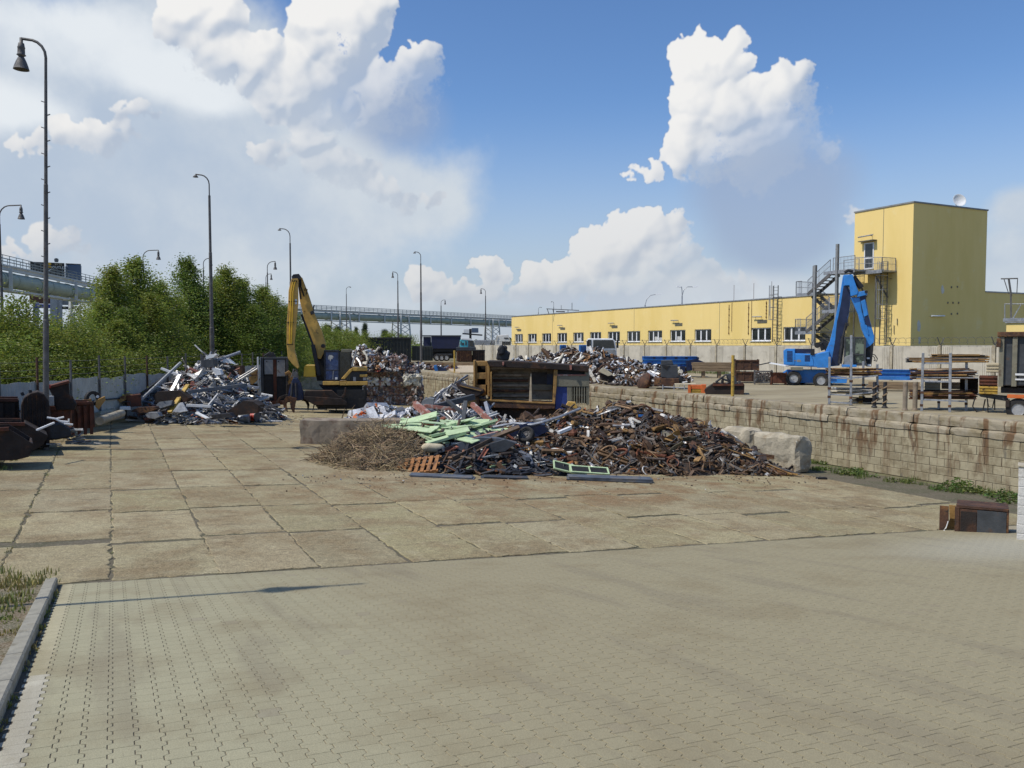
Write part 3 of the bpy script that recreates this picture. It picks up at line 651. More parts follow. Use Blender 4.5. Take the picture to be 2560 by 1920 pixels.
def fac(y0, y1, z0, z1): b.bb(0, .35, y0-78, y1-78, z0-UZ, z1-UZ)
fac(HY0, HY1, UZ-.3, WZ0); fac(HY0, HY1, WZ1, HZ)
edge = HY0
for a, c in sorted((w[1], w[0]) for w in WIN): fac(edge, a, WZ0, WZ1); edge = c
fac(edge, HY1, WZ0, WZ1)
b.bb(.352, 18, HY1-.36-78, HY1-78, -.3, HZ-UZ); b.bb(17.6, 18, HY0-78, HY1-.37-78, -.3, HZ-UZ); b.bb(8.602, 24, 41.55-78, 42-78, -.3, HZ-UZ)
b.build('wall', YEL, hall)
b = MB(); b.bb(.34, 17.7, HY0-78, HY1-.3-78, HZ-UZ-.35, HZ-UZ-.15); b.build('roof', M['grey'], hall)
b = MB(); b.bb(-.06, .42, HY0+.02-78, HY1+.05-78, HZ-UZ+.002, HZ-UZ+.10); b.bb(8.62, 24, 41.5-78, 42.1-78, HZ-UZ+.002, HZ-UZ+.1); b.build('parapet_coping', M['galv'], hall)
curt = mat('window curtain', (.50, .49, .45), .9, 0, .2, 2, bump=0)
for i, (y1, y0) in enumerate(WIN):
    f = MB(); fw = .085; x0, x1 = .13, .21
    for ya, yb, za, zb in ((y0, y1, WZ0, WZ0+fw), (y0, y1, WZ1-fw, WZ1), (y0, y0+fw, WZ0+fw, WZ1-fw), (y1-fw, y1, WZ0+fw, WZ1-fw)): f.bb(x0, x1, ya-78, yb-78, za-UZ, zb-UZ)
    w = (y1-y0)/3
    for k in (1, 2): f.bb(x0-.01, x1, y0+w*k-.085-78, y0+w*k+.085-78, WZ0+fw-UZ, WZ1-fw-UZ)
    fo = f.build('window', M['pvc'], hall)
    g_ = MB(); g_.bb(.165, .175, y0+fw-78, y1-fw-78, WZ0+fw-UZ, WZ1-fw-UZ); g_.build('pane', M['glass'], fo)
    s_ = MB(); s_.bb(-.09, .13, y0-.06-78, y1+.06-78, WZ0-.05-UZ, WZ0+.004-UZ); s_.build('sill', M['white'], fo)
    if i in (8, 9, 4, 1):
        c_ = MB(); c_.bb(.155, .162, y0+w*1.15-78, y0+w*1.8-78, WZ0+fw-UZ, WZ0+.55-UZ)
        if i == 8: c_.bb(.155, .162, y0+.2-78, y0+w*.85-78, WZ0+fw-UZ, WZ0+.45-UZ)
        c_.build('curtain', curt, fo)
    if i in (0, 3, 6, 9, 11):                        # vent grille and strip lamp above every third window
        v = MB(); v.bb(-.03, .02, y0+.5-78, y0+1.75-78, WZ1+.42-UZ, WZ1+.72-UZ)
        for q in range(4): v.bb(-.045, -.028, y0+.55-78, y0+1.7-78, WZ1+.46+q*.062-UZ, WZ1+.49+q*.062-UZ)
        v.build('vent_grille', M['drab'], hall)
        v = MB(); v.tube([(-.22, y0+1.0-78, WZ1+1.0-UZ), (-.22, y0+2.2-78, WZ1+1.02-UZ)], .05, 8); v.bar((0, y0+1.2-78, WZ1+.98-UZ), (-.22, y0+1.2-78, WZ1+1.0-UZ), .04); v.bar((0, y0+2.0-78, WZ1+.98-UZ), (-.22, y0+2.0-78, WZ1+1.0-UZ), .04)
        v.build('wall_lamp', M['galv'], hall)
b = MB()                                             # thin movement joints and lightning conductors on the facade
for yj in (96.8, 77.6, 63.0): b = MB(); b.bb(-.012, .002, yj-.02-78, yj+.02-78, .5, HZ-UZ); b.build('expansion_joint', M['drab'], hall)
for yy, z0, z1 in ((61.6, 4.6, 7.5), (58.9, 4.55, 7.55), (56.6, 6.0, 7.6)):
    b = MB(); b.tube([(-.05, yy-78, z0-UZ), (-.05, yy-78, z1-UZ)], .022, 6); b.tube([(-.05, yy-.4-78, z0+.3-UZ), (-.05, yy-.4-78, z1+.1-UZ), (.2, yy-.4-78, HZ+.2-UZ), (.2, yy-.4-78, HZ+1.6-UZ)], .018, 6)
    for q in range(5): b.bb(-.07, 0, yy-.05-78, yy+.05-78, z0+.1+q*(z1-z0)/5-UZ, z0+.18+q*(z1-z0)/5-UZ)
    b.build('conductor', M['rustred'], hall)
# tower
TX0, TX1, TY0, TY1, TZ = HX-.02, 62.6, 41.55, 46.9, 14.2
b = MB(); b.bb(TX0-HX, TX1-HX, TY0-78, TY1-78, -.3, TZ-UZ); b.build('tower', YEL, hall)
b = MB(); b.bb(TX0-.06-HX, TX1+.06-HX, TY0-.06-78, TY1+.06-78, TZ-UZ+.002, TZ-UZ+.11); b.build('tower_coping', M['grey'], hall)
def fy(px): return atx(px, 700, TX0)[1]
def fz(px, py): return atx(px, py, TX0)[2]
dy0, dy1, dz0, dz1 = fy(2184), fy(2160), fz(2172, 673), fz(2172, 607)
b = MB(); X = TX0 - HX
for ya, yb, za, zb in ((dy0, dy0+.09, dz0, dz1), (dy1-.09, dy1, dz0, dz1), (dy0+.09, dy1-.09, dz1-.09, dz1), (dy0+.09, dy1-.09, dz0, dz0+.1), (dy0+.09, dy1-.09, dz0+.82, dz0+.92)): b.bb(X-.06, X-.002, ya-78, yb-78, za-UZ, zb-UZ)
d = b.build('door', M['pvc'], hall)
b = MB(); b.bb(X-.03, X-.02, dy0+.09-78, dy1-.09-78, dz0+.1-UZ, dz1-.09-UZ); b.build('pane', M['glass'], d)
b = MB(); b.bb(X-.5, X-.002, dy0-.25-78, dy1+.25-78, dz1+.1-UZ, dz1+.16-UZ); b.build('door_canopy', M['drab'], hall)
b = MB(); b.tube([(X-.3, dy0-.1-78, dz1+.55-UZ), (X-.3, dy1+.4-78, dz1+.5-UZ)], .05, 8); b.bar((X, dy0+.2-78, dz1+.5-UZ), (X-.3, dy0+.2-78, dz1+.53-UZ), .04); b.build('wall_lamp', M['galv'], hall)
b = MB(); b.tube([(aty(2325, 790, TY0)[0]-HX, TY0-.12-78, aty(2325, 790, TY0)[2]-UZ), (aty(2358, 790, TY0)[0]-HX, TY0-.12-78, aty(2358, 790, TY0)[2]-UZ)], .06, 8); b.build('wall_lamp', M['white'], hall)
patch = mat('grey render patch', (.66, .62, .54), .9, 0, .15)
for px, py, r_ in ((2356, 725, .28), (2297, 815, .34), (2299, 850, .24)):
    p = aty(px, py, TY0); b = MB(); n = 11; rr = random.Random(px)
    b.prism([((r_*rr.uniform(.6, 1.1))*math.cos(6.283*k/n)*.75, (r_*rr.uniform(.7, 1.3))*math.sin(6.283*k/n)*1.2) for k in range(n)], -.006, 0, 0, Matrix.Translation((p.x-HX, TY0-78-.001, p.z-UZ))); b.build('render_patch', patch, hall)
b = MB(); a = [aty(px, py, TY0) for px, py in ((2378, 718), (2393, 717), (2378, 785), (2393, 784), (2369, 757), (2382, 757), (2396, 757))]
for p in a: b = MB(); b.bb(p.x-.05-HX, p.x+.05-HX, TY0-.05-78, TY0-.001-78, p.z-.07-UZ, p.z+.07-UZ); b.build('pipe_bracket', M['drab'], hall)
b = MB()
for px, py0, py1 in ((2244, 796, 812), (2236, 813, 834)):
    p0, p1 = atx(px, py0, TX0), atx(px, py1, TX0); b.tube([(X-.05, p0.y-78, p0.z-UZ), (X-.05, p1.y-78, p1.z-UZ)], .03, 6)
b.build('wall_pipe', M['drab'], hall)
b = MB(); p0, p1 = fy(2206), fz(2206, 520); b.bb(X-.012, X-.001, p0-.02-78, p0+.02-78, fz(2206, 640)-UZ, TZ-UZ); b.build('expansion_joint', M['drab'], hall)
# satellite dish on the tower edge
dsh = thing('satellite_dish', 'round white satellite dish on the edge of the yellow tower roof', 'satellite dish', aty(2390, 516, TY0+.5), 0)
b = MB(); r_ = 14.5 * 70 / F
b.lathe([(0, .0), (r_*.5, .03), (r_*.8, .09), (r_, .15), (r_*1.02, .15), (r_*.98, .13), (r_*.8, .07), (0, -.03)], 28, Matrix.Translation((.15, -.1, .42)) @ (-FLAT + V((0, 0, .3))).to_track_quat('Z', 'Y').to_matrix().to_4x4()); b.build('reflector', M['white'], dsh, smooth=True)
b = MB(); b.tube([(-.35, 0, -.28), (.1, .1, -.15), (.2, .12, .3)], .05, 8); b.bb(-.5, -.1, -.15, .15, -.36, -.26); b.build('mount', M['galv'], dsh)
# ladder with safety cage, and a second one on the low facade
def cage_ladder(name, label, px, pz0, pz1, x, wid=.5, cage=True):
    y = atx(px, 800, x)[1]; z0, z1 = atx(px, pz0, x)[2], atx(px, pz1, x)[2]
    t = thing(name, label, 'ladder', (x, y, z0)); hh = z1 - z0
    b = MB()
    for s in (-1, 1): b.bb(-.03, .03, s*wid/2-.03, s*wid/2+.03, 0, hh); b.bar((0, s*wid/2, hh*.3), (.45, s*wid/2, hh*.3), .04); b.bar((0, s*wid/2, hh*.8), (.45, s*wid/2, hh*.8), .04)
    b.build('rail', M['galvdark'], t)
    b = MB(); k = 0
    while k*.3 < hh: b.tube([(0, -wid/2, k*.3+.1), (0, wid/2, k*.3+.1)], .018, 6); k += 1
    b.build('rung', M['galvdark'], t)
    if cage:
        b = MB(); zz = 2.0
        while zz < hh: b.tube([(-.7*math.sin(a), -.36*math.cos(a), zz) for a in (0, .5, 1.05, 1.57, 2.1, 2.64, 3.14)], .022, 5); zz += 1.1
        for a in (.7, 1.3, 1.85, 2.45): b.bar((-.7*math.sin(a), -.36*math.cos(a), 2), (-.7*math.sin(a), -.36*math.cos(a), hh), .04, .012)
        b.build('safety_cage', M['galv'], t)
    return t
cage_ladder('cage_ladder', 'tall steel ladder with safety cage on the tower front', 2208, 862, 655, TX0-.5, .6)
cage_ladder('cage_ladder', 'grey caged ladder up the low facade between the last two windows', 1938, 855, 714, HX-.45, .6)
# outside steel stair
st = thing('fire_escape', 'grey steel outside staircase zigzagging up to the tower door', 'staircase', (51.6, 49, UZ))
FX = 51.2; O = V((51.6, 49, UZ))
def sp(px, py, x=FX): return atx(px, py, x) - O
for px, py0, x in ((2094, 610, FX), (2038.5, 663, FX), (2094, 612, FX+2.0), (2036, 665, FX+2.0)):
    a, c = sp(px, py0, x), sp(px, 870, x); b = MB(); b.bb(a.x-.1, a.x+.1, a.y-.1, a.y+.1, -.02, a.z); b.build('column', M['grey'], st)
def plat(px0, px1, py, x0, x1, name='landing'):
    a, c = sp(px0, py, x0), sp(px1, py, x0); y0, y1 = min(a.y, c.y), max(a.y, c.y); z = (a.z+c.z)/2
    b = MB(); b.bb(x0-51.6, x1-51.6, y0, y1, z-.12, z); b.bb(x0-51.6-.03, x0-51.6+.03, y0, y1, z-.22, z+.04); b.build(name, M['galv'], st)
    return y0, y1, z
def rail(pts, hh=1.05, mesh=True, mt='galv'):
    b = MB(); P = [V(p) for p in pts]
    for i in range(len(P)-1):
        a, c = P[i], P[i+1]; n = max(1, int((c-a).length/1.3))
        for k in (.05, .55, 1.0): b.tube([a+V((0, 0, hh*k)), c+V((0, 0, hh*k))], .028 if k == 1 else .018, 6)
        for k in range(n+1): q = a.lerp(c, k/n); b.tube([q, q+V((0, 0, hh))], .026, 6)
        if mesh:
            m_ = int((c-a).length/.13)
            for k in range(m_): q = a.lerp(c, (k+.5)/m_); b.tube([q+V((0, 0, .06)), q+V((0, 0, hh))], .015, 4, cap=False)
    b.build('railing', M[mt], st)
def flight(pa, pb, x0, x1):
    a, c = sp(*pa, x0), sp(*pb, x0); b = MB()
    for x in (x0, x1): b.bar((x-51.6, a.y, a.z-.12), (x-51.6, c.y, c.z-.12), .07, .26)
    n = int(abs(c.z-a.z)/.19)
    for k in range(n): q = a.lerp(c, (k+.5)/n); b.bb(x0-51.6+.04, x1-51.6-.04, q.y-.15, q.y+.15, q.z-.05, q.z)
    b.build('stair_flight', M['galvdark'], st); rail([(x0-51.6, a.y, a.z), (x0-51.6, c.y, c.z)], 1.05)
l1 = plat(2060, 2137, 677, FX, FX+2.2); l2 = plat(1990, 2034, 734, FX, FX+2.2); l3 = plat(2055, 2092, 776, FX, FX+2.2); l4 = plat(1988, 2040, 829, FX, FX+2.2)
plat(2134, 2205, 678, 52.4, TX0-.02)
flight((2076, 682), (2019, 733), FX, FX+1.0); flight((2073, 778), (2015, 827), FX, FX+1.0)
flight((2030, 737), (2072, 774), FX+1.2, FX+2.2); flight((2034, 832), (2085, 866), FX+1.2, FX+2.2)
for (y0, y1, z), pts in ((l2, 1), (l4, 1)):
    rail([(FX-51.6, y1-.6, z), (FX-51.6, y1, z), (FX+2.2-51.6, y1, z)])
y0, y1, z = l1; rail([(FX-51.6, y1-.9, z), (FX-51.6, y0, z)]); rail([(FX+2.2-51.6, y1, z), (FX-51.6+2.2, y0+1.5, z)])
y0, y1, z = l3; rail([(FX-51.6, y1-.7, z), (FX-51.6, y0, z), (FX+2.2-51.6, y0, z)])
a, c = sp(2137, 677, 52.4), sp(2205, 678, 52.4); rail([a, c, (TX0-51.7, c.y, c.z)])
for s in (sp(2137, 690, 52.6), sp(2190, 690, 52.6)): b = MB(); b.bar(s, (TX0-51.65, s.y, s.z-1.6), .09); b.bar(s, (s.x, s.y, 0), .07); b.build('strut', M['galvdark'], st)

# ------------------------------------------------------------------ concrete panel fence in front of the hall
fence = thing('panel_fence', 'pale concrete panel fence with coiled barbed wire in front of the yellow hall', 'fence', (48, 60, UZ))
FXX = 48.0; y = 24.0; FT = 3.55; k = 0
while y < 108:
    r = random.Random(k); b = MB(); yb = y + 3.6
    b.bb(.05, .17, y+.12-60, yb-.12-60, -.1, FT-UZ+r.uniform(-.02, .02))
    for e in (.12, 2.75): b.bb(.02, .052, y+e-60, y+e+.72-60, -.1, FT-UZ-.06)
    for q in range(5): b.bb(-.005, .021, y+.18+q*.13-60, y+.26+q*.13-60, -.1, FT-UZ-.1); b.bb(-.005, .021, y+2.82+q*.13-60, y+2.9+q*.13-60, -.1, FT-UZ-.1)
    b.build('panel', M['concpanel'], fence)
    b = MB(); b.bb(-.06, .2, y-.1-60, y+.1-60, -.1, FT-UZ+.03); b.build('post', M['concrete'], fence)
    b = MB(); b.bar((.06, y-60, FT-UZ), (-.2, y+.05-60, FT-UZ+.55), .04); b.bar((.06, y-60, FT-UZ), (.32, y-.05-60, FT-UZ+.5), .04); b.build('bracket', M['galvdark'], fence)
    y = yb; k += 1
b = MB(); pts = []
for i in range(int(84/.11)):
    t = i*.11; a = t*2*math.pi/.55; pts.append((.06 + .24*math.cos(a), 24.3+t-60, FT-UZ+.32+.24*math.sin(a)))
b.tube(pts, .009, 3); 
for dz in (.2, .5): b.tube([(-.1, 24-60, FT-UZ+dz), (-.1, 107-60, FT-UZ+dz)], .008, 3)
b.build('barbed_wire', M['galvdark'], fence)

# ------------------------------------------------------------------ sheet metal fence on the left with wire posts
ft = Th('sheet_fence', 'grey corrugated sheet metal fence with tall wire posts under the trees', 'fence', 200, 36, .2)
lat = -18.25
def fp(D, z): return RGT*lat + FLAT*D + V((0, 0, z)) - ft.base
def floc(D, dx, z): p = fp(D, z); p = p + RGT*dx; return (p.dot(ft.rg), p.dot(ft.fw), p.z)
D = 24.0; k = 0
while D < 64:
    r = random.Random(k+50); L = 2.35; b = MB(); h0 = 2.15 + r.uniform(-.05, .05); n = 22; vs = []
    for i in range(n+1):
        dx = .02 if i % 2 else -.02
        vs += [floc(D+L*i/n, dx, .15), floc(D+L*i/n, dx, h0 + .02*math.sin(i*.5+k)), floc(D+L*i/n, dx+.012, .15), floc(D+L*i/n, dx+.012, h0+.02*math.sin(i*.5+k))]
    b.add(vs, [(i*4, i*4+1, i*4+5, i*4+4) for i in range(n)] + [(i*4+6, i*4+7, i*4+3, i*4+2) for i in range(n)] + [(i*4+1, i*4+3, i*4+7, i*4+5) for i in range(n)]); b.build('sheet', M['tin'], ft.o)
    hp_ = 3.05 + r.uniform(-.1, .1); b = MB(); b.tube([floc(D, .09, .1), floc(D, .09 + r.uniform(-.03, .03), hp_)], .045, 8); b.build('post', M['rust' if k % 4 == 3 else 'galvdark'], ft.o)
    D += L; k += 1
b = MB()
for z in (1.15,): b.tube([floc(24+i*.8, .1, z+.02*math.sin(i)) for i in range(50)], .035, 5)
b.build('cross_rail', M['darksteel'], ft.o)
b = MB()
for z in (2.4, 2.65, 2.95): b.tube([floc(24+i*1.17, .1, z-.02*(i % 2)) for i in range(34)], .008, 3)
b.build('wire', M['galvdark'], ft.o)

# ------------------------------------------------------------------ street lamps
def lamp(px, pyt, D, label, side=-1, arm=1.25, drop=1.1, bell=.46, zb=None, group='arched yard lamps', rungs=False, lean=0, r0=.125, style='bell'):
    base = loc2(px, D, zb if zb is not None else .1); top = dep(px, pyt, D).z - base.z
    t = thing('street_lamp', label, 'street lamp', base, -TH, group)
    b = MB(); hA = top - 1.3
    b.tube([(0, 0, -.1), (0, 0, hA*.35), (0, 0, hA*.352), (0, 0, hA*.72), (0, 0, hA*.722), (0, 0, hA)], [r0*1.05, r0, r0*.82, r0*.72, r0*.6, r0*.52], 10); b.build('pole', M['galvdark'], t)
    if rungs:
        b = MB(); z = 2.5
        k = 0
        while z < hA-.3: b.bar((0, 0, z), (-.15 if k % 2 else .14, 0, z+.05), .028); z += .42; k += 1
        b.build('step_iron', M['galvdark'], t)
    b = MB(); R = min(.75, arm*.7)
    pts = [(0, 0, hA), (0, 0, top-R)] + [(side*(R - R*math.cos(a)), 0, top-R+R*math.sin(a)) for a in (.35, .7, 1.05, 1.35, 1.57)] + [(side*arm, 0, top + .03)]
    b.tube(pts, .045 if style == 'bell' else .04, 8); b.build('arm', M['galvdark'], t)
    if style == 'bell':
        b = MB(); k = bell/.46; Z = top; Mx = Matrix.Translation((side*arm, 0, Z))
        b.lathe([(.0, .06), (.05*k, .05), (.05*k, -.1*k), (.085*k, -.12*k), (.10*k, -.22*k), (.115*k, -.26*k), (.105*k, -.28*k), (.11*k, -.46*k), (.14*k, -.49*k), (.07*k, -.54*k), (.0, -.55*k)], 18, Mx); b.build('lamp_housing', M['galvdark'], t, smooth=True)
        b = MB(); b.lathe([(.06*k, -.52*k), (.10*k, -.58*k), (.155*k, -.70*k), (.20*k, -.83*k), (.23*k, -.94*k), (.235*k, -.945*k), (.22*k, -.93*k), (.14*k, -.70*k), (.05*k, -.56*k)], 22, Mx, closed=True); b.build('lamp_shade', M['galvdark'], t, smooth=True)
    else:
        b = MB(); b.lathe([(.0, .03), (.07, .0), (.16, -.1), (.17, -.13), (.0, -.14)] if style == 'small' else [(0, .1), (.09, .06), (.13, -.02), (0, -.05)], 14, Matrix.Translation((side*arm, 0, top-.02))); b.build('lamp_head', M['galvdark'], t, smooth=True)
    return t
LF = 'bell shaped arched lamps of the road'
lamp(108, 100, 27, 'tall nearest lamp pole with step irons and big bell shade before the trees', -1, .80, 1.1, .47, .2, None, True, r0=.09).rotation_euler.y = .027
lamp(530, 437, 52, 'lamp pole with small hooked head rising behind the silver scrap heap', -1, .85, 1, .4, .2, None, r0=.14, style='small')
lamp(728.5, 572, 75, 'lamp pole with a hooked top directly behind the yellow excavator boom', -1, .95, 1, .4, .3, None, r0=.13, style='small')
lamp(1053, 630, 93, 'lamp pole with small hook standing left of the navy trailer', -1, .7, 1, .4, UZ, None, r0=.14, style='small')
lamp(8, 514, 58, 'lamp pole at the left picture edge with arch and bell turned right', 1, 1.55, 1, .46, .5)
lamp(362, 626, 84, 'arched bell lamp whose top just shows over the birch crowns', 1, 1.6, 1, .46, .5)
lamp(512, 646, 96, 'arched lamp top half hidden behind the hooked lamp pole', 1, .9, 1, .4, .5)
lamp(671, 654, 98, 'arched bell lamp above the right end of the trees, taller of two', 1, .95, 1, .46, .5)
lamp(667, 685, 128, 'smaller arched bell lamp just below a taller one at the end of the trees', 1, .85, 1, .44, .5)
lamp(867, 717, 150, 'thin distant lamp pole without bell in front of the pipe bridge', 1, .75, 1, .4, UZ, style='small')
lamp(995.5, 680, 122, 'dark arched bell lamp facing left above the dark container', -1, .75, 1, .42, UZ, r0=.15)
lamp(1103, 750, 190, 'small far arched bell lamp behind the pipe bridge', 1, .95, 1, .5, UZ, r0=.2)
lamp(1214, 722, 152, 'arched bell lamp facing left near the left end of the yellow hall', -1, .85, 1, .45, UZ, r0=.16)
lamp(1346, 768, 210, 'lowest of three tiny lamps peeping over the hall roof', 1, .7, 1, .4, UZ, style='small', r0=.14)
lamp(1384, 754, 210, 'hooked tiny lamp among the roof antennas of the hall', -1, .6, 1, .4, UZ, style='small', r0=.14)
# lamp beyond the left picture edge whose shadow falls across the paving
src = [o for o in bpy.data.objects if o.name == 'street_lamp'][0]
t = copy_tree(src); t.location = (-5.92, 12.16, .25); t.rotation_euler.z = R_(-3.4); tag(t, 'lamp beside the kerb whose long shadow lies across the paving', 'street lamp')
# modern lamps behind the hall
def modern(px, py, D, label, heads):
    base = loc2(px, D, UZ); zt = dep(px, py, D).z - base.z; t = thing('street_lamp', label, 'street lamp', base, -TH, None); s = D/F
    b = MB(); b.tube([(0, 0, 0), (0, 0, zt-1.4)], [.11, .075], 8); b.build('pole', M['galv'], t)
    for dx, dz, l in heads:
        b = MB(); b.tube([(0, 0, zt-1.4), (dx*s*.15, 0, zt-.7), (dx*s*.5, 0, zt-.15+dz*s*.5), (dx*s, 0, zt+dz*s)], .045, 6); b.build('arm', M['galv'], t)
        b = MB(); sg = 1 if dx > 0 else -1; b.box((dx*s+sg*l*.45, 0, zt+dz*s+.03), (l, .34, .17), Matrix.Rotation(R_(-8*sg), 3, 'Y'), 0, .7); b.build('lamp_head', M['white'], t)
modern(1612, 735, 105, 'grey lamp with one curved arm and white head above the hall roof', ((26, -1, .75),))
modern(1704, 711, 100, 'grey lamp with two arms and white heads above the hall roof', ((-3, -6, .6), (26, -6, .75)))

# ------------------------------------------------------------------ pipe bridge
ZB = 3.6 + 11
def bd(px, py): r = ray(px, py); return 11.0 / r.z
cor = EYE + ray(448, 745) * bd(448, 745); c0 = EYE + ray(-160, 602) * bd(-160, 602); c1 = EYE + ray(1420, 797.0) * bd(1420, 797.0)
br = thing('pipe_bridge', 'long pale green pipe bridge with handrail crossing behind the trees', 'pipe bridge', (cor.x, cor.y, UZ))
def seg(a, c, first):
    a = V((a.x, a.y, ZB)) - br.location; c = V((c.x, c.y, ZB)) - br.location; d = (c-a); L = d.length; d.normalize(); nrm = V((d.y, -d.x, 0))
    if nrm.dot(V((0, 0, 0)) - (br.location + a)) < 0: nrm = -nrm
    def pt(t, off, z): return a + d*t + nrm*off + V((0, 0, z))
    b = MB(); b.bar(pt(0, 0, -1.35), pt(L, 0, -1.35), 1.5, .42); b.bar(pt(0, .95, -1.22), pt(L, .95, -1.22), .2, .18); b.bar(pt(0, .9, -1.72), pt(L, .9, -1.72), .25, .25); b.build('walkway', M['bridgegrey'], br)
    b = MB()
    for off in (.9, -.9):
        for z in (0, -.38, -.75): b.tube([pt(0, off, z), pt(L, off, z)], .045, 5)
        k = 0
        while k < L: b.bar(pt(k, off, -1.15), pt(k, off, 0), .07); k += 1.9
    b.build('railing', M['bridgedark'], br)
    b = MB(); n = int(L/11); 
    b.tube([pt(0, .35, -2.95), pt(L, .35, -2.95)], .98, 20)
    for k in range(n):
        b.tube([pt(k*11+2, .35, -2.95), pt(k*11+2.35, .35, -2.95)], 1.06, 20)
        b.tube([pt(k*11+6, .35, -2.95), pt(k*11+6.15, .35, -2.95)], 1.02, 20)
    b.build('pipe', M['pipegreen'], br, smooth=False)
    b = MB(); b.bar(pt(0, .8, -4.2), pt(L, .8, -4.2), .3, .24); b.bar(pt(0, -.6, -4.2), pt(L, -.6, -4.2), .3, .24)
    for k in range(n):
        t = k*11 + 3
        for off in (1.45, -1.0): b.bar(pt(t, off, -1.5), pt(t, off, -4.3), .28, .4)
        b.bar(pt(t, -1.1, -4.15), pt(t, 1.5, -4.15), .3, .3)
    b.build('hanger', M['bridgegrey'], br)
    sup = (45, 110) if first else (52, 78, 128)
    for t in sup:
        b = MB()
        for dt in (-1.8, 1.8):
            for off in (1.7, -1.7):
                b.bar(pt(t+dt, off, -1.6), pt(t+dt*1.5, off*1.2, UZ - ZB + .5), .38, .38)
        for z in range(5):
            z0, z1 = -4.5 - z*1.7, -6.2 - z*1.7
            for off in (1.75, -1.75): b.bar(pt(t-1.9, off, z0), pt(t+1.9, off, z1), .16); b.bar(pt(t+1.9, off, z0), pt(t-1.9, off, z1), .16)
        b.build('lattice_support', M['bridgegrey'], br)
seg(c0, cor, True); seg(cor, c1, False)
# ------------------------------------------------------------------ trees
LEAF = leaf_mat('birch leaves', (.19, .26, .045), (.255, .31, .06), .45); LEAFD = leaf_mat('dark leaves', (.16, .235, .045), (.20, .27, .05), .45); LEAFY = leaf_mat('yellow green leaves', (.205, .265, .04), (.26, .30, .058), .42)
NEEDLE = leaf_mat('pine needles', (.03, .05, .022), (.04, .062, .03), .12)
BARK = mat('pale birch bark', (.30, .28, .25), .85, 0, .35, 4, (.06, .05, .04), 4, .52, .62, bump=.3); BARKD = mat('brown bark', (.09, .065, .045), .9, 0, .3, 6, bump=.4)
def tree_proto(seed, hgt, wid, nb, per, leaf, bark, prof, lean=.45, base=.1, lsz=.086, stems=1, kind='leaf', name='birch_tree'):
    r = random.Random(seed); root = thing(name, None, None); tr = MB(); cr = MB()
    for s_ in range(stems):
        off = V((r.uniform(-1, 1), r.uniform(-1, 1), 0)) * wid * .35 * (s_ > 0); H_ = hgt * (1 if s_ == 0 else r.uniform(.62, .9)); ax = []
        bend = V((r.uniform(-.3, .3), r.uniform(-.3, .3), 0))
        for i in range(7):
            t = i/6; ax.append(off*(1 + .4*t) + bend*math.sin(t*2.6) + V((0, 0, H_*t*.97)))
        r0 = .016 * H_ ; tr.tube(ax, [r0*(1.25 - 1.15*i/6) for i in range(7)], 7)
        def axp(t):
            k = min(5, int(t*6)); return ax[k].lerp(ax[k+1], t*6-k)
        for i in range(nb):
            t = base + (1-base) * ((i + r.random())/nb) ** .9; a = i*2.399 + r.uniform(-.5, .5); R = wid * prof(t) * r.uniform(.45, 1.28)
            p0 = axp(max(.02, t - lean*R/H_ - .03)); p1 = axp(t) + V((math.cos(a)*R, math.sin(a)*R, R*.25*r.uniform(-.3, 1)))
            mid = p0.lerp(p1, .5) + V((0, 0, -.08*R))
            tr.tube([p0, mid, p1], [.018+.01*R, .014, .006], 4, cap=False)
            shade = r.uniform(.72, 1.2)
            cl = [(p1, 1.0), (p0.lerp(p1, .62), .8)] + ([(p0.lerp(p1, .3), .6)] if R > .5 else [])
            for c, k in cl:
                cs = (.20 + .26*R) * k * r.uniform(.75, 1.25); n = int(per * k * r.uniform(.6, 1.2))
                for _ in range(n):
                    d = V((r.gauss(0, 1), r.gauss(0, 1), r.gauss(0, 1.15))) * cs * .62
                    p = c + d; sz = lsz * r.uniform(.6, 1.35); kk = shade * r.uniform(.7, 1.3); cr.col = (kk*r.uniform(.85, 1.2), kk, kk*r.uniform(.7, 1.1))
                    q = V((r.gauss(0, 1), r.gauss(0, 1), r.gauss(.5, .8))).normalized().to_track_quat('Z', 'Y').to_matrix()
                    if kind == 'leaf': cr.add([p + q @ V(e) for e in ((-sz*.62, 0, 0), (0, -sz*.40, .1*sz), (sz*.62, 0, -.1*sz), (0, sz*.40, .1*sz))], [(0, 1, 2, 3)])
                    else: cr.add([p + q @ V(e) for e in ((-sz, -.012, 0), (sz, -.012, 0), (sz, .012, 0), (-sz, .012, 0))], [(0, 1, 2, 3)])
    tr.build('trunk', bark, root); cr.build('crown', leaf, root); root['h'] = hgt; return root
pb = lambda t: max(.16, (1 - max(0, (t-.38)/.62)**1.7) * min(1, .72 + t))      # birch
pbush = lambda t: max(.25, (1 - (t-.35)**2*1.6)) * 1.05
ppine = lambda t: max(.06, (1.02 - t)) * (.85 + .15*math.sin(t*40))
protos = dict(
 a=tree_proto(1, 8, 1.9, 84, 120, LEAF, BARK, pb, name='birch_tree'), b=tree_proto(2, 8, 1.75, 84, 120, LEAFD, BARK, pb, name='birch_tree'), c=tree_proto(5, 8, 1.85, 84, 120, LEAFY, BARK, pb, stems=1, name='birch_tree'),
 d=tree_proto(8, 4.5, 1.9, 48, 95, LEAFY, BARKD, pbush, stems=2, lsz=.085, name='leafy_shrub'), e=tree_proto(9, 4.5, 2.0, 48, 95, LEAF, BARKD, pbush, stems=2, lsz=.085, name='leafy_shrub'),
 f=tree_proto(12, 7, 1.3, 60, 60, NEEDLE, BARKD, ppine, lean=-.2, base=.12, lsz=.26, kind='needle', name='pine_tree'))
used = set()
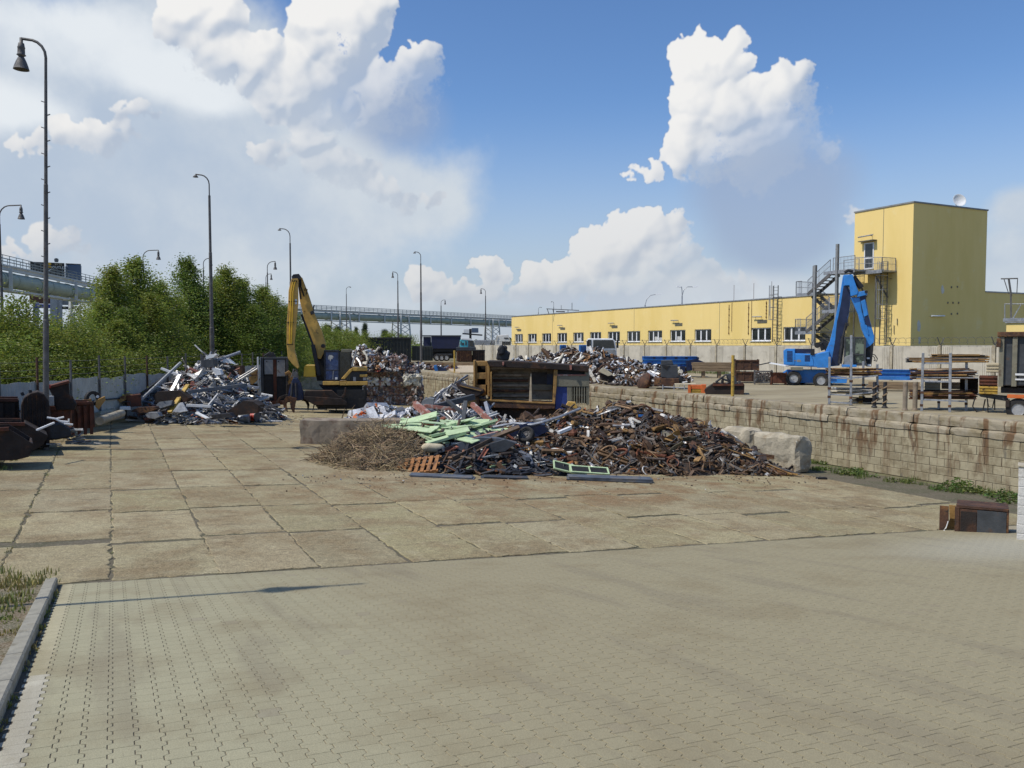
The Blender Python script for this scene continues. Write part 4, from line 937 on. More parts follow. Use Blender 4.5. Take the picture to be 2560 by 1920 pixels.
def plant(k, px, D, pyt, wk=1.0, label='', cat='tree', group=None, z=.25):
    base = loc2(px, D, z); ht = dep(px, pyt, D).z - z; pr = protos[k]
    t = pr if k not in used else copy_tree(pr); used.add(k)
    s = ht / pr['h']; r = random.Random(int(px*7+D)); t.location = base; t.scale = (s*wk, s*wk, s); t.rotation_euler.z = r.uniform(0, 6.28)
    tag(t, label, cat, group); return t
BG = 'birch trees of the hedge behind the sheet metal fence'; SG = 'low shrubs at the left end of the hedge'
LB = 'slender birch in the tree hedge behind the sheet metal fence'; LS = 'yellow green shrub below the pipe bridge left of the birch hedge'
for i, (k, px, D, pyt, w) in enumerate([('a', 335, 50, 640, 1.0), ('c', 292, 47, 662, .95), ('b', 462, 60, 641, .85), ('a', 398, 53, 700, 1.1), ('c', 372, 47, 730, 1.15), ('b', 500, 62, 705, 1.0), ('c', 568, 64, 664, .9), ('b', 612, 66, 694, 1.05), ('a', 655, 68, 712, 1.05), ('b', 690, 70, 738, 1.1),
      ('a', 262, 44, 752, 1.2), ('b', 430, 58, 742, 1.3), ('c', 545, 62, 752, 1.2), ('b', 630, 64, 762, 1.3), ('a', 715, 74, 762, 1.1), ('b', 325, 45, 770, 1.4), ('c', 480, 60, 790, 1.5), ('b', 580, 63, 800, 1.5), ('a', 425, 52, 800, 1.5), ('b', 668, 66, 800, 1.4), ('a', 535, 66, 690, .8),
      ('b', 380, 54, 790, 1.6), ('b', 520, 61, 830, 1.8), ('b', 610, 62, 840, 1.8), ('a', 700, 67, 830, 1.5), ('c', 300, 43, 800, 1.5)]):
    plant(k, px, D + (2 if px < 560 else 0), pyt, w*1.25, {0: 'tallest spreading birch at the left end of the tree hedge', 2: 'narrow pointed birch standing alone above the middle of the hedge', 6: 'birch right of the hooked lamp pole, tallest there'}.get(i, LB), 'tree', BG if i not in (0, 2, 6) else None)
for i, (k, px, D, pyt, w) in enumerate([('d', 42, 38, 748, .8), ('d', 8, 39, 800, 1.0), ('e', 150, 40, 800, 1.0), ('e', 205, 42, 808, .9), ('d', 98, 36, 815, 1.2), ('d', 182, 38, 840, 1.3), ('e', 20, 34, 850, 1.3), ('d', 235, 40, 850, 1.3), ('d', -50, 38, 790, 1.2), ('e', 125, 34, 880, 1.4), ('d', 60, 33, 885, 1.4), ('d', 255, 38, 872, 1.4), ('e', 340, 41, 868, 1.4), ('d', 400, 44, 880, 1.4), ('d', 300, 40, 884, 1.3), ('d', 450, 48, 880, 1.4), ('d', 185, 36, 890, 1.4)]):
    D = max(D, (20.7 + (.8 if pyt < 860 else .2))*F/max(CX-px, 300))
    plant(k, px, D, pyt, w, 'narrow tall shrub at the left picture edge beside the lamp pole' if i == 0 else LS, 'shrub', None if i == 0 else SG)
for i, (k, px, D, pyt, w) in enumerate([('e', 762, 92, 806, 1.2), ('e', 790, 96, 815, 1.5), ('e', 826, 100, 826, 1.5), ('d', 862, 104, 826, 1.4), ('e', 895, 112, 832, 1.5), ('e', 745, 88, 830, 1.5), ('d', 800, 92, 850, 1.7), ('d', 770, 84, 870, 1.6), ('e', 850, 98, 856, 1.6), ('e', 730, 80, 850, 1.6), ('e', 975, 132, 832, 1.6), ('d', 1010, 140, 838, 1.4)]):
    plant(k, px, D, pyt, w, 'green bush behind the yellow excavator and the dark container', 'shrub', 'bushes behind the yellow excavator', .8)
for i, (px, D, pyt, w, lb) in enumerate([(822, 120, 812, 1.8, 'dark broad pine beside the slim lamp behind the yellow boom'), (842, 124, 816, 1.5, 'second dark pine right of a broader one behind the bushes'), (915, 128, 808, 1.0, 'conical pine above the left part of the dark container'), (892, 130, 818, .9, 'thin small pine left of a taller cone shaped one'), (962, 134, 824, 1.6, 'low wide pine above the right part of the dark container')]):
    plant('f', px, D, pyt, w, lb, 'tree', None, .8)
# far band of woods along the horizon
b = MB(); r = random.Random(4)
for i in range(5200):
    px = r.uniform(-500, 3200); D = r.uniform(330, 520); p = loc2(px, D, UZ); hh = 3.5 + 4*abs(mnoise.noise(V((px*.012, 0, 0)))) ; p.z += hh * r.random(); k = r.uniform(.6, 1.1); b.col = (k, k, k*1.1); s = r.uniform(.5, 1.5)
    q = V((r.gauss(0, 1), r.gauss(0, 1), r.gauss(.4, .6))).normalized().to_track_quat('Z', 'Y').to_matrix()
    b.add([p + q @ V(e) for e in ((-s, 0, 0), (0, -s*.7, .2), (s, 0, 0), (0, s*.7, .2))], [(0, 1, 2, 3)])
tag(b.build('distant_woods', LEAFD), 'far dark green band of woods on the horizon', 'woods', kind='stuff')

# ------------------------------------------------------------------ yellow material handler
def zc(ox, oy, s): return lambda *pts: [(ox + x*s, oy + y*s) + ((p[0],) if p else ()) for x, y, *p in pts]
z = zc(680, 660, .2351); z1 = lambda x, y: z((x, y))[0]
e = Th('material_handler', 'worn yellow scrap excavator with raised bent boom and hanging orange peel grab', 'excavator', 860, 50.5)
def zb(x0, y0, x1, y1, ya, yb, **k): a = z1(x0, y0); c = z1(x1, y1); return ('b', a[0], a[1], c[0], c[1], ya, yb) + ((k,) if k else ())
boom = e.part('boom', M['yellowm'], [('p', z((280, 132), (324, 150), (354, 235), (389, 320), (424, 440), (456, 535), (537, 722), (573, 850), (566, 925), (520, 1010), (478, 1000), (440, 900), (380, 705), (332, 525), (300, 400), (282, 240)), -.45, .05)], .03)
e.part('boom_edge', M['darksteel'], [('p', z((318, 150), (324, 150), (389, 318), (456, 532), (538, 725), (573, 850), (570, 920), (566, 920), (566, 850), (532, 722), (450, 535), (385, 320)), -.4, 0)], parent=boom)
e.part('pivot_pin', M['darksteel'], [('c', *z1(545, 872), 5, -.52, .1)], .01, parent=boom)
e.part('boom_bracket', M['darksteel'], [('p', z((410, 512), (448, 490), (452, 535), (415, 545)), -.5, -.46)], .01, parent=boom)
e.part('boom_plate', M['darksteel'], [('p', z((222, 150), (240, 128), (298, 122), (318, 150), (300, 180), (280, 170), (228, 175)), -1.25, .0)], .01, parent=boom)
e.part('hose', M['black'], [('t', z((352, 290, -.5), (362, 262, -.55), (378, 275, -.5), (372, 320, -.45)), .03), ('t', z((300, 170, -.5), (296, 260, -.6), (312, 380, -.55)), .05), ('t', z((310, 170, -.48), (312, 250, -.58), (345, 350, -.5)), .04), ('t', z((440, 510, -.4), (446, 450, -.45), (455, 445, -.4)), .035)], parent=boom)
stick = e.part('stick', M['yellowm'], [('p', z((226, 165), (290, 165), (286, 260), (290, 400), (276, 560), (262, 700), (248, 830), (252, 915), (300, 1090), (282, 1108), (228, 1060), (184, 1000), (170, 850), (172, 640), (186, 440), (190, 300), (205, 230)), -1.25, -.75)], .03)
e.part('stick_pipe', M['yellowb'], [('t', z((242, 190, -1.3), (228, 250, -1.3), (218, 310, -1.3), (206, 620, -1.3), (200, 850, -1.3)), .035), ('t', z((262, 195, -1.3), (246, 260, -1.3), (238, 310, -1.3), (228, 620, -1.3), (218, 850, -1.3)), .035)], parent=stick)
e.part('bracket', M['darksteel'], [zb(176, 622, 245, 632, -1.31, -1.25), zb(172, 850, 240, 858, -1.31, -1.25), zb(190, 405, 280, 412, -1.31, -1.25), zb(225, 190, 275, 205, -1.33, -1.25)], parent=stick)
e.part('data_plate', M['white'], [zb(258, 386, 278, 438, -1.262, -1.255)], parent=stick)
e.part('boom_cylinder', M['darksteel'], [('t', z((505, 1180, -.7), (440, 860, -.65)), .13), ('t', z((440, 860, -.65), (320, 540, -.6)), .06), ('t', z((505, 1180, .25), (440, 860, .2)), .13)])
e.part('boom_foot', M['black'], [('p', z((470, 930), (560, 930), (560, 1240), (480, 1240), (460, 1100)), -.3, .3)], .02)
e.part('engine_hood', M['yellowb'], [('p', z((352, 1080), (366, 1075), (452, 1076), (462, 1085), (472, 1196), (340, 1194), (346, 1100)), -.7, 1.2)], .05)
cab = e.part('cab', M['darksteel'], [zb(556, 925, 574, 1235, -.95, -.85), zb(706, 925, 722, 1235, -.95, -.85), zb(556, 915, 715, 935, -.95, .4), zb(556, 1222, 715, 1236, -.95, .4), zb(562, 935, 712, 1225, .3, .4), zb(830, 925, 848, 1100, -.9, -.8), zb(715, 925, 845, 1235, .3, .4), zb(556, 1120, 715, 1126, -.95, -.9)], .015)
e.part('windscreen', mat('scratched blue cab glass', (.035, .065, .16), .2, 0, .4, 3, (.09, .12, .19), 2, .5, .7, bump=0), [zb(573, 936, 707, 1222, -.91, -.89)], parent=cab)
e.part('sticker', mat('torn pale sticker', (.55, .52, .45), .8, 0, .2, 6), [('p', z((598, 985), (612, 965), (640, 968), (660, 988), (640, 995), (652, 1008), (632, 1006), (622, 1034), (614, 1010), (600, 1014)), -.925, -.92)], parent=cab)
e.part('roof', M['drab'], [zb(736, 905, 852, 936, -.9, .4)], .02, parent=cab)
e.part('side_window', M['glass'], [zb(722, 936, 830, 1230, -.84, -.83)], parent=cab)
e.part('handrail', M['galv'], [('t', z((850, 1085, -1.0), (856, 1050, -1.0), (892, 925, -1.0)), .05), ('t', z((655, 1130, -1.0), (650, 1220, -1.0)), .02)], parent=cab)
e.part('lamp', M['white'], [zb(672, 1200, 698, 1222, -1.0, -.93)], .01, parent=cab)
e.part('side_frame', M['yellowm'], [('p', z((735, 1215), (775, 1215), (850, 1130), (850, 1100), (820, 1120)), -.95, -.7), zb(850, 1094, 1010, 1132, -.9, .9), zb(930, 1168, 1010, 1194, -.92, .9), zb(545, 1240, 720, 1278, -1.0, .6), zb(722, 1244, 1012, 1280, -1.0, .9)], .02)
e.part('counterweight', M['darksteel'], [zb(790, 1133, 1006, 1243, -.8, 1.2)], .04)
e.part('warning_plate', M['galv'], [zb(862, 1196, 890, 1240, -.82, -.803), zb(965, 1200, 1000, 1232, -.82, -.803)])
e.part('turntable', M['black'], [('p', z((500, 1280), (980, 1280), (900, 1340), (560, 1340)), -.6, .8)], .02)
e.part('dozer_blade', M['rustdark'], [('p', z((350, 1385), (365, 1335), (640, 1330), (700, 1385), (735, 1395), (760, 1368), (775, 1300), (790, 1300), (782, 1385), (745, 1420)), -1.6, -1.35), ('p', z((352, 1386), (740, 1412), (795, 1450), (792, 1480), (460, 1478), (360, 1420)), -1.75, -1.5)], .02)
e.part('blade_top_lit', M['rust'], [('p', z((350, 1385), (365, 1335), (640, 1330), (700, 1385)), -1.36, -.9)], .01)  # lighter rust puts the sunlit blade top into its colour
def track(x0, x1, ya, yb):
    a, c = z1(x0, 1400), z1(x1, 1400); b = MB(); P = [e.q(*q) for q in z((x0, 1470), (x0+40, 1415), (x1-40, 1415), (x1, 1470), (x1-40, 1525), (x0+40, 1525))]; b.prism(P, ya, yb)
    n = 26; 
    for i in range(n):
        t = i/n*6; k = int(t); f = t-k; p0, p1 = P[k], P[(k+1) % 6]; x, zz = p0[0]+(p1[0]-p0[0])*f, p0[1]+(p1[1]-p0[1])*f; b.box((x, (ya+yb)/2, zz), (.07, yb-ya+.06, .12), Matrix.Rotation(-math.atan2(p1[1]-p0[1], p1[0]-p0[0]), 3, 'Y'))
    b.build('track', M['black'], e.o)
track(470, 1000, -1.3, -.75); track(500, 1010, .9, 1.45)
e.part('undercarriage', M['black'], [zb(560, 1300, 960, 1470, -.7, .85), zb(690, 1330, 990, 1520, -1.25, -1.0), zb(975, 1290, 1005, 1420, -1.1, -.9)])
# orange peel grab hanging from the stick
gr = e.part('grab', M['bluedark'], [('p', z((240, 1200), (285, 1200), (320, 1262), (352, 1390), (345, 1430), (280, 1440), (190, 1405), (186, 1380), (212, 1270)), -1.45, -.75)], .06)
e.part('grab_head', M['galvdark'], [('t', z((245, 1110, -1.1), (232, 1190, -1.1)), .06), ('t', z((268, 1110, -1.0), (282, 1190, -1.0)), .06), ('c', *z1(262, 1160), 5.5, -1.3, -.8), zb(236, 1180, 292, 1215, -1.35, -.85), ('t', z((215, 1200, -1.2), (240, 1130, -1.2)), .03)], .01, parent=gr)
e.part('grab_ribs', M['darksteel'], [('t', z((232, 1250, -1.5), (225, 1390, -1.6)), .07), ('t', z((270, 1250, -1.5), (276, 1395, -1.6)), .07), ('t', z((305, 1265, -1.3), (328, 1400, -1.4)), .07)], parent=gr)
def tine(pts, w, y, th):
    P = [e.q(*q) for q in z(*pts)]; b = MB(); n = len(P)
    wd = [w*(1-.85*(i/(n-1))**2) for i in range(n)]
    L, Rr = [], []
    for i in range(n):
        d = V((P[min(i+1, n-1)][0]-P[max(i-1, 0)][0], P[min(i+1, n-1)][1]-P[max(i-1, 0)][1])).normalized() if False else None
        dx, dz = P[min(i+1, n-1)][0]-P[max(i-1, 0)][0], P[min(i+1, n-1)][1]-P[max(i-1, 0)][1]; l = math.hypot(dx, dz); nx_, nz_ = -dz/l, dx/l
        L.append((P[i][0]+nx_*wd[i], P[i][1]+nz_*wd[i])); Rr.append((P[i][0]-nx_*wd[i], P[i][1]-nz_*wd[i]))
    for i in range(n-1): b.prism([L[i], L[i+1], Rr[i+1], Rr[i]], y-th/2, y+th/2)
    b.build('grab_tine', M['rust' if y < -1.2 else 'rustdark'], gr, bevel=.008)
tine([(205, 1395), (150, 1392), (100, 1412), (72, 1450), (66, 1500), (88, 1555)], .085, -1.15, .3)
tine([(230, 1410), (180, 1420), (152, 1460), (160, 1510), (182, 1548)], .16, -1.4, .12)
tine([(250, 1400), (240, 1450), (240, 1510), (252, 1562)], .19, -1.75, .12)
tine([(330, 1410), (392, 1420), (440, 1432), (458, 1470), (440, 1548)], .09, -1.0, .28)
tine([(320, 1420), (372, 1440), (392, 1490), (388, 1550)], .12, -.75, .12)

# ------------------------------------------------------------------ blue material handler on the upper yard
z = zc(1930, 600, .2412); z1 = lambda x, y: z((x, y))[0]
e = Th('material_handler', 'bright blue wheeled material handler with folded boom on the upper yard', 'excavator', 2060, 49.5, UZ)
body = e.part('body', M['bluem'], [('p', z((125, 1145), (152, 1126), (242, 1127), (246, 1172), (442, 1180), (470, 1175), (570, 1150), (592, 1300), (575, 1318), (440, 1312), (128, 1298)), -.9, 1.4)], .03)
e.part('rear_panel', M['bluem'], [zb(134, 1150, 240, 1290, -.925, -.9), zb(250, 1185, 430, 1300, -.925, -.9)], .012, parent=body)
e.part('hood_recess', M['bluedark'], [zb(246, 1128, 440, 1172, -.7, 1.2)], parent=body)
for x0, x1, y0, y1 in ((162, 218, 1150, 1262), (342, 396, 1192, 1258)):
    e.part('vent', M['bluedark'], [zb(x0, y0+k*(y1-y0)/8, x1, y0+(k+.55)*(y1-y0)/8, -.94, -.926) for k in range(8)], parent=body)
e.part('side_mark', M['grey'], [zb(262, 1240, 290, 1258, -.93, -.926), zb(268, 1238, 302, 1262, -.931, -.927), zb(232, 1244, 256, 1252, -.931, -.927)], parent=body)
e.part('cab_platform', M['bluem'], [('p', z((410, 1195), (590, 1150), (600, 1320), (470, 1320)), -1.0, .9), ('b', *z1(720, 1288), *z1(870, 1312), -1.2, .3)], .02)
e.part('walkway', M['drab'], [zb(200, 1312, 325, 1345, -1.1, -.85)], .01)
e.part('exhaust_box', M['black'], [('c', *z1(470, 1090), 7, -.7, -.5)], .01); e.part('mirror', M['black'], [zb(402, 1130, 444, 1192, -1.05, -.98)], .01); e.part('hose', M['black'], [('t', z((480, 1100, -.6), (520, 1060, -.5), (560, 1150, -.4)), .05)]); e.part('engine_cover', M['black'], [('p', z((480, 1060), (560, 1045), (585, 1120), (510, 1150)), -.3, .3)], .01)
ch = e.part('chassis', M['bluem'], [('p', z((150, 1345), (560, 1345), (600, 1480), (140, 1480), (100, 1460), (108, 1372)), -.2, 1.2), ('p', z((575, 1400), (780, 1430), (770, 1480), (580, 1480)), -.6, 1.0)], .02)
e.part('outrigger', M['bluem'], [('p', z((104, 1380), (155, 1355), (160, 1420), (140, 1462), (106, 1458)), -.9, -.3)], .02)
def wheel(px, py, r, y, wd, tread=True):
    x, zz = e.q(px, py); Mx = Matrix.Translation((x, y, zz)) @ Matrix.Rotation(R_(90), 4, 'X'); w = wd
    b = MB(); b.lathe([(r*.58, 0), (r*.9, 0), (r*.98, w*.08), (r, w*.2), (r, w*.8), (r*.98, w*.92), (r*.9, w), (r*.58, w)], 30, Mx, closed=True)
    for k in range(26):
        a = k/26*6.283; b.box((x + r*math.cos(a), y - w/2, zz + r*math.sin(a)), (.05, w*.86, .09), Matrix.Rotation(-a, 3, 'Y'))
    t = b.build('wheel', M['tyre'], e.o, smooth=False)
    b = MB(); b.lathe([(0, w*.62), (r*.13, w*.62), (r*.2, w*.5), (r*.34, w*.45), (r*.44, w*.66), (r*.55, w*.9), (r*.62, w*1.01), (r*.62, w*.9)], 26, Mx)
    for k in range(8):
        a = k/8*6.283; b.lathe([(.022, 0), (.022, .05), (0, .05)], 6, Mx @ Matrix.Translation((r*.28*math.cos(a), r*.28*math.sin(a), w*.47)))
    b.build('rim', M['rim'], t, smooth=False)
for (x, y), yy in ((z1(230, 1430), -.6), (z1(507, 1447), -.75)): wheel(x, y, .43, yy, .45)
for (x, y), yy in ((z1(300, 1425), 1.2), (z1(560, 1440), 1.05)): wheel(x, y, .43, yy, .45)
boom = e.part('boom', M['bluem'], [('p', z((555, 1150), (600, 1050), (640, 880), (690, 650), (735, 372), (790, 470), (812, 600), (796, 760), (748, 1000), (700, 1300), (600, 1310)), -.5, .25)], .03)
e.part('boom_side_shade', M['bluedark'], [('p', z((740, 480), (792, 485), (808, 600), (794, 760), (780, 800), (784, 830), (782, 890), (745, 1000), (698, 1298), (608, 1300), (652, 1050), (672, 850), (690, 780), (716, 640)), -.52, -.503)], parent=boom)  # dark blue plate paints the shaded side of the boom
e.part('boom_cylinder', M['darksteel'], [('t', z((700, 1280, -.6), (735, 1000, -.62)), .12), ('t', z((735, 1000, -.62), (768, 860, -.62)), .06), ('c', *z1(775, 880), 4, -.7, -.5)], parent=boom)
head = e.part('boom_head', M['bluem'], [('p', z((738, 372), (832, 368), (850, 430), (890, 540), (880, 572), (812, 592), (800, 480), (750, 480)), -.75, .35), ('p', z((870, 548), (970, 530), (985, 575), (880, 600)), -.7, .3)], .03)
e.part('stick_cylinder', M['black'], [('t', z((838, 385, -.3), (925, 500, -.3)), .16), ('t', z((800, 365, -.5), (840, 350, -.5), (870, 390, -.5)), .04), ('t', z((750, 340, -.2), (790, 318, -.2), (840, 330, -.2)), .09), ('c', *z1(970, 545), 3.5, -.8, .4)], parent=head)
stick = e.part('stick', M['bluem'], [('p', z((812, 602), (905, 600), (965, 590), (1000, 800), (1055, 1000), (1050, 1060), (1010, 1105), (962, 1125), (955, 1000), (925, 930), (890, 780)), -.55, .05)], .03)
e.part('stick_side', M['bluedark'], [('p', z((905, 590), (968, 560), (975, 690), (1000, 820), (1025, 900), (960, 880), (925, 740)), -.6, -.56)], parent=stick)
e.part('stick_cover', M['bluem'], [('p', z((915, 640), (960, 620), (990, 780), (950, 800)), -.63, -.602), ('p', z((930, 760), (945, 760), (1000, 980), (985, 985)), -.6, -.56)], .01, parent=stick)
e.part('tool_hanger', M['black'], [('p', z((975, 1115), (1050, 1065), (1045, 1130), (1025, 1310), (975, 1310), (968, 1190)), -.55, -.1)], .02, parent=stick)
e.part('hose', M['black'], [('t', z((1030, 1180, -.5), (1060, 1190, -.6), (1085, 1225, -.6), (1080, 1255, -.55), (1050, 1245, -.5)), .028), ('t', z((1028, 1195, -.4), (1055, 1215, -.5), (1065, 1245, -.5)), .022)], parent=stick)
e.part('tool_plate', M['white'], [zb(978, 1216, 1006, 1232, -.57, -.555), zb(985, 1285, 1020, 1305, -.57, -.555)], parent=stick)
cab = e.part('cab', M['greydark'], [zb(745, 1005, 960, 1020, -.8, .9), zb(745, 1270, 975, 1300, -.8, .9), zb(838, 1018, 852, 1272, -.8, -.7), zb(948, 1018, 965, 1272, -.8, -.7), zb(745, 1018, 757, 1220, -.8, -.7), zb(745, 1018, 965, 1290, .8, .9), zb(840, 1180, 960, 1192, -.8, -.75)], .012)
e.part('windscreen', M['glassgreen'], [zb(852, 1020, 948, 1270, -.77, -.75), zb(757, 1020, 838, 1270, -.77, -.75), zb(746, 1020, 750, 1270, -.7, .8)], parent=cab)
e.part('seat', M['black'], [zb(770, 1120, 830, 1260, -.2, .3), zb(775, 1060, 825, 1130, .1, .3)], .03, parent=cab)
e.part('access_step', M['grey'], [('p', z((745, 1215), (760, 1205), (800, 1190), (815, 1160), (835, 1165), (835, 1300), (745, 1300)), -1.05, -.85)], .015)

# ------------------------------------------------------------------ scrap press lying on its side
z = zc(1000, 700, .28933); z1 = lambda x, y: z((x, y))[0]
e = Th('scrap_press', 'big rusty ochre press lying on its side among the scrap, dark ribbed hollow facing out', 'machine', 1330, 43)
e.part('ladder_frame', M['ochre'], [zb(637, 692, 655, 1000, -.3, .6), zb(655, 700, 758, 742, -.2, .5), zb(655, 800, 748, 855, -.2, .5), zb(655, 905, 745, 1000, -.2, .5), zb(655, 742, 668, 905, -.2, .5), zb(742, 742, 756, 905, -.2, .5)], .02)
e.part('frame_back', M['rustdark'], [zb(640, 700, 760, 1000, .62, .7)])
e.part('upright', M['ochre'], [zb(760, 710, 780, 1000, -.6, .4), zb(788, 790, 800, 1035, -.75, -.5)], .02)
e.part('divider', M['plank'], [('p', z((1127, 805), (1136, 805), (1140, 1050), (1114, 1050)), -.72, -.4)], .01)
e.part('upright', M['ochre'], [('p', z((1327, 768), (1356, 768), (1352, 900), (1335, 1062), (1316, 1062)), -.75, .2)], .02)
hol = e.part('hollow', M['concbrown'], [zb(757, 760, 1330, 1040, .42, .5), zb(757, 735, 1330, 770, -.4, .5), zb(757, 770, 765, 1040, .41, .42), zb(1322, 770, 1330, 1040, .25, .42)])
for k in range(5): e.part('inner_rib', M['rust' if k % 2 else 'concbrown'], [zb(800, 812+k*45, 1112, 834+k*45, .18, .418)], .03, parent=hol)
e.part('inner_panel', M['darksteel'], [zb(1142, 800, 1270, 900, .30, .40)], parent=hol)
e.part('inner_panel', M['drab'], [zb(1142, 906, 1312, 952, .24, .36)], parent=hol)
e.part('inner_blue_panel', M['bluedark'], [zb(1270, 815, 1320, 910, .28, .36)], parent=hol)
top = e.part('top_beam', M['rustdark'], [('p', z((757, 697), (1000, 700), (1300, 718), (1625, 740), (1620, 790), (1330, 770), (1000, 755), (780, 745)), -.85, 1.6)], .03)
e.part('lug', M['pinkred'], [('p', z((890, 705), (905, 705), (905, 725), (898, 738), (890, 730)), -.95, -.86), ('p', z((1458, 735), (1478, 735), (1478, 770), (1462, 772)), -.95, -.86)], .01, parent=top)
low_ = e.part('bottom_beam', M['rust'], [('p', z((692, 1028), (1335, 1055), (1335, 1100), (1250, 1105), (706, 1090)), -.85, .8)], .02)
e.part('edge_strip', M['ochre'], [('p', z((700, 1020), (1335, 1052), (1335, 1062), (700, 1032)), -.88, -.5)], parent=low_)
e.part('rivet', M['ochre'], [('c', *z1(x, y), .8, -.88, -.84) for x, y in ((715, 1068), (732, 1069), (748, 1070), (715, 1078), (732, 1080), (748, 1080), (1150, 1085), (1185, 1086), (1220, 1088))], parent=low_)
e.part('base_plate', M['rustdark'], [('p', z((690, 1085), (1350, 1105), (1440, 1180), (1440, 1240), (690, 1240)), -.4, 1.2)])
e.part('grey_panel', M['drab'], [zb(1345, 815, 1628, 915, -.7, 1.2), zb(1345, 770, 1360, 820, -.7, .6), zb(1590, 775, 1625, 820, -.7, .6), zb(1605, 910, 1628, 1070, -.68, 1.1), zb(1440, 910, 1480, 1070, -.68, .6)], .015)
e.part('grey_recess', M['greydark'], [zb(1358, 775, 1600, 818, -.2, .5)])
e.part('red_edge', M['pinkred'], [zb(1352, 812, 1600, 822, -.74, -.68)])
e.part('blue_panel', M['panelblue'], [zb(1340, 912, 1442, 1110, -.6, .9)], .01)
e.part('radiator', M['black'], [zb(1478, 920, 1606, 1060, -.2, .6)])
e.part('grille', M['drab'], [zb(1474+k*21.5, 905, 1484+k*21.5, 1060, -.68, -.5) for k in range(7)] + [zb(1468, 985, 1608, 991, -.62, -.56)])
e.part('bracket', M['ochre'], [('p', z((540, 1000), (640, 990), (690, 1000), (705, 1140), (690, 1200), (660, 1085), (560, 1075), (540, 1060)), -1.2, -.9)], .02)
e.part('bucket', M['rustdark'], [('p', z((505, 875), (520, 875), (535, 892), (730, 940), (735, 965), (680, 992), (615, 990), (555, 955), (520, 915)), -1.6, -.2)], .04)
e.part('bucket_lip', M['ochre'], [('p', z((540, 897), (720, 940), (715, 946), (560, 908)), -1.64, -1.6)])
e.part('scrap_tuft', M['darksteel'], [('p', z((830, 690), (838, 640), (850, 600), (880, 575), (905, 560), (930, 580), (920, 610), (955, 625), (945, 660), (940, 695)), -.3, .4), ('p', z((840, 600), (870, 560), (900, 565), (900, 640), (860, 650)), -.5, .1)], .08)
# ------------------------------------------------------------------ scrap heaps
def peak(px, py, D, r, z0=None):
    p = dep(px, py, D); g = zlow(p.x) if z0 is None else z0; return (p.x, p.y, p.z - g, r)
def hmake(peaks, sharp=1.25, seed=0, z0=None, amp=.16):
    def h(x, y):
        v = -1.0
        for px, py, hh, r in peaks:
            d = math.hypot(x-px, y-py) / r
            if d < 1.15: v = max(v, hh * (1 - d**sharp))
        return v + amp * mnoise.noise(V((x*1.1, y*1.1, seed))) + amp*.5*mnoise.noise(V((x*3, y*3, seed)))
    return h
def pick(r, pal):
    t = r.random() * sum(w for w, *_ in pal)
    for w, c, m in pal:
        t -= w
        if t <= 0: return c, m
    return pal[-1][1], pal[-1][2]
def shape(b, kind, L, w, r, Mx, m):
    if kind == 'bar': b.box((0, 0, 0), (L, w, w*r.uniform(.25, .8)), None, m) if Mx is None else b.add(*BOX(L, w, w*r.uniform(.25, .8)), m, Mx)
    elif kind == 'angle':
        t = .012 + w*.08; b.add(*BOX(L, w, t), m, Mx); b.add(*BOX(L, t, w), m, Mx @ Matrix.Translation((0, w/2, w/2)))
    elif kind == 'channel':
        t = .012 + w*.06; b.add(*BOX(L, w, t), m, Mx); [b.add(*BOX(L, t, w*.5), m, Mx @ Matrix.Translation((0, s*w/2, w*.25))) for s in (-1, 1)]
    elif kind == 'plate':
        n = r.choice((4, 5, 6)); P = [(math.cos(i*6.283/n + r.uniform(-.3, .3))*L/2*r.uniform(.7, 1.1), math.sin(i*6.283/n + r.uniform(-.3, .3))*w/2*r.uniform(.7, 1.2)) for i in range(n)]
        bend = r.uniform(-.35, .35); t = .012
        v = [(x, y, bend*abs(x) - t) for x, y in P] + [(x, y, bend*abs(x) + t) for x, y in P]
        b.add(v, [tuple(range(n-1, -1, -1)), tuple(range(n, 2*n))] + [(i, (i+1) % n, (i+1) % n+n, i+n) for i in range(n)], m, Mx)
    elif kind == 'tube':
        bb = MB(); k = r.uniform(-.12, .12)*L; bb.tube([(-L/2, 0, 0), (0, k, 0), (L/2, 0, 0)], w/2, 7); b.add(bb.v, bb.f, m, Mx)
    elif kind == 'sheet':                            # crumpled sheet
        nx_, ny_ = 4, 3; a = r.uniform(.12, .3)*w; v = [((i/nx_-.5)*L + r.uniform(-.1, .1)*L, (j/ny_-.5)*w + r.uniform(-.1, .1)*w, r.uniform(-1, 1)*a + .25*w*math.sin(i*1.7+j)) for j in range(ny_+1) for i in range(nx_+1)]
        b.add(v, [(j*5+i, j*5+i+1, (j+1)*5+i+1, (j+1)*5+i) for j in range(ny_) for i in range(nx_)], m, Mx)
    elif kind == 'ring':
        bb = MB(); n = 12; bb.tube([(L/2*math.cos(i/n*6.283), L/2*math.sin(i/n*6.283), 0) for i in range(n+1)], w*.2, 5, cap=False); b.add(bb.v, bb.f, m, Mx)
    elif kind == 'lump':
        v = []; n = 5
        for j in range(4):
            for i in range(n):
                a = i/n*6.283; rr = (.3, 1, .9, .3)[j]*r.uniform(.6, 1.2); v.append((L/2*rr*math.cos(a), w/2*rr*math.sin(a), (j/3-.5)*w*r.uniform(.8, 1.2)))
        b.add(v, [(j*n+i, j*n+(i+1) % n, (j+1)*n+(i+1) % n, (j+1)*n+i) for j in range(3) for i in range(n)] + [tuple(range(n))[::-1], tuple(range(3*n, 4*n))], m, Mx)
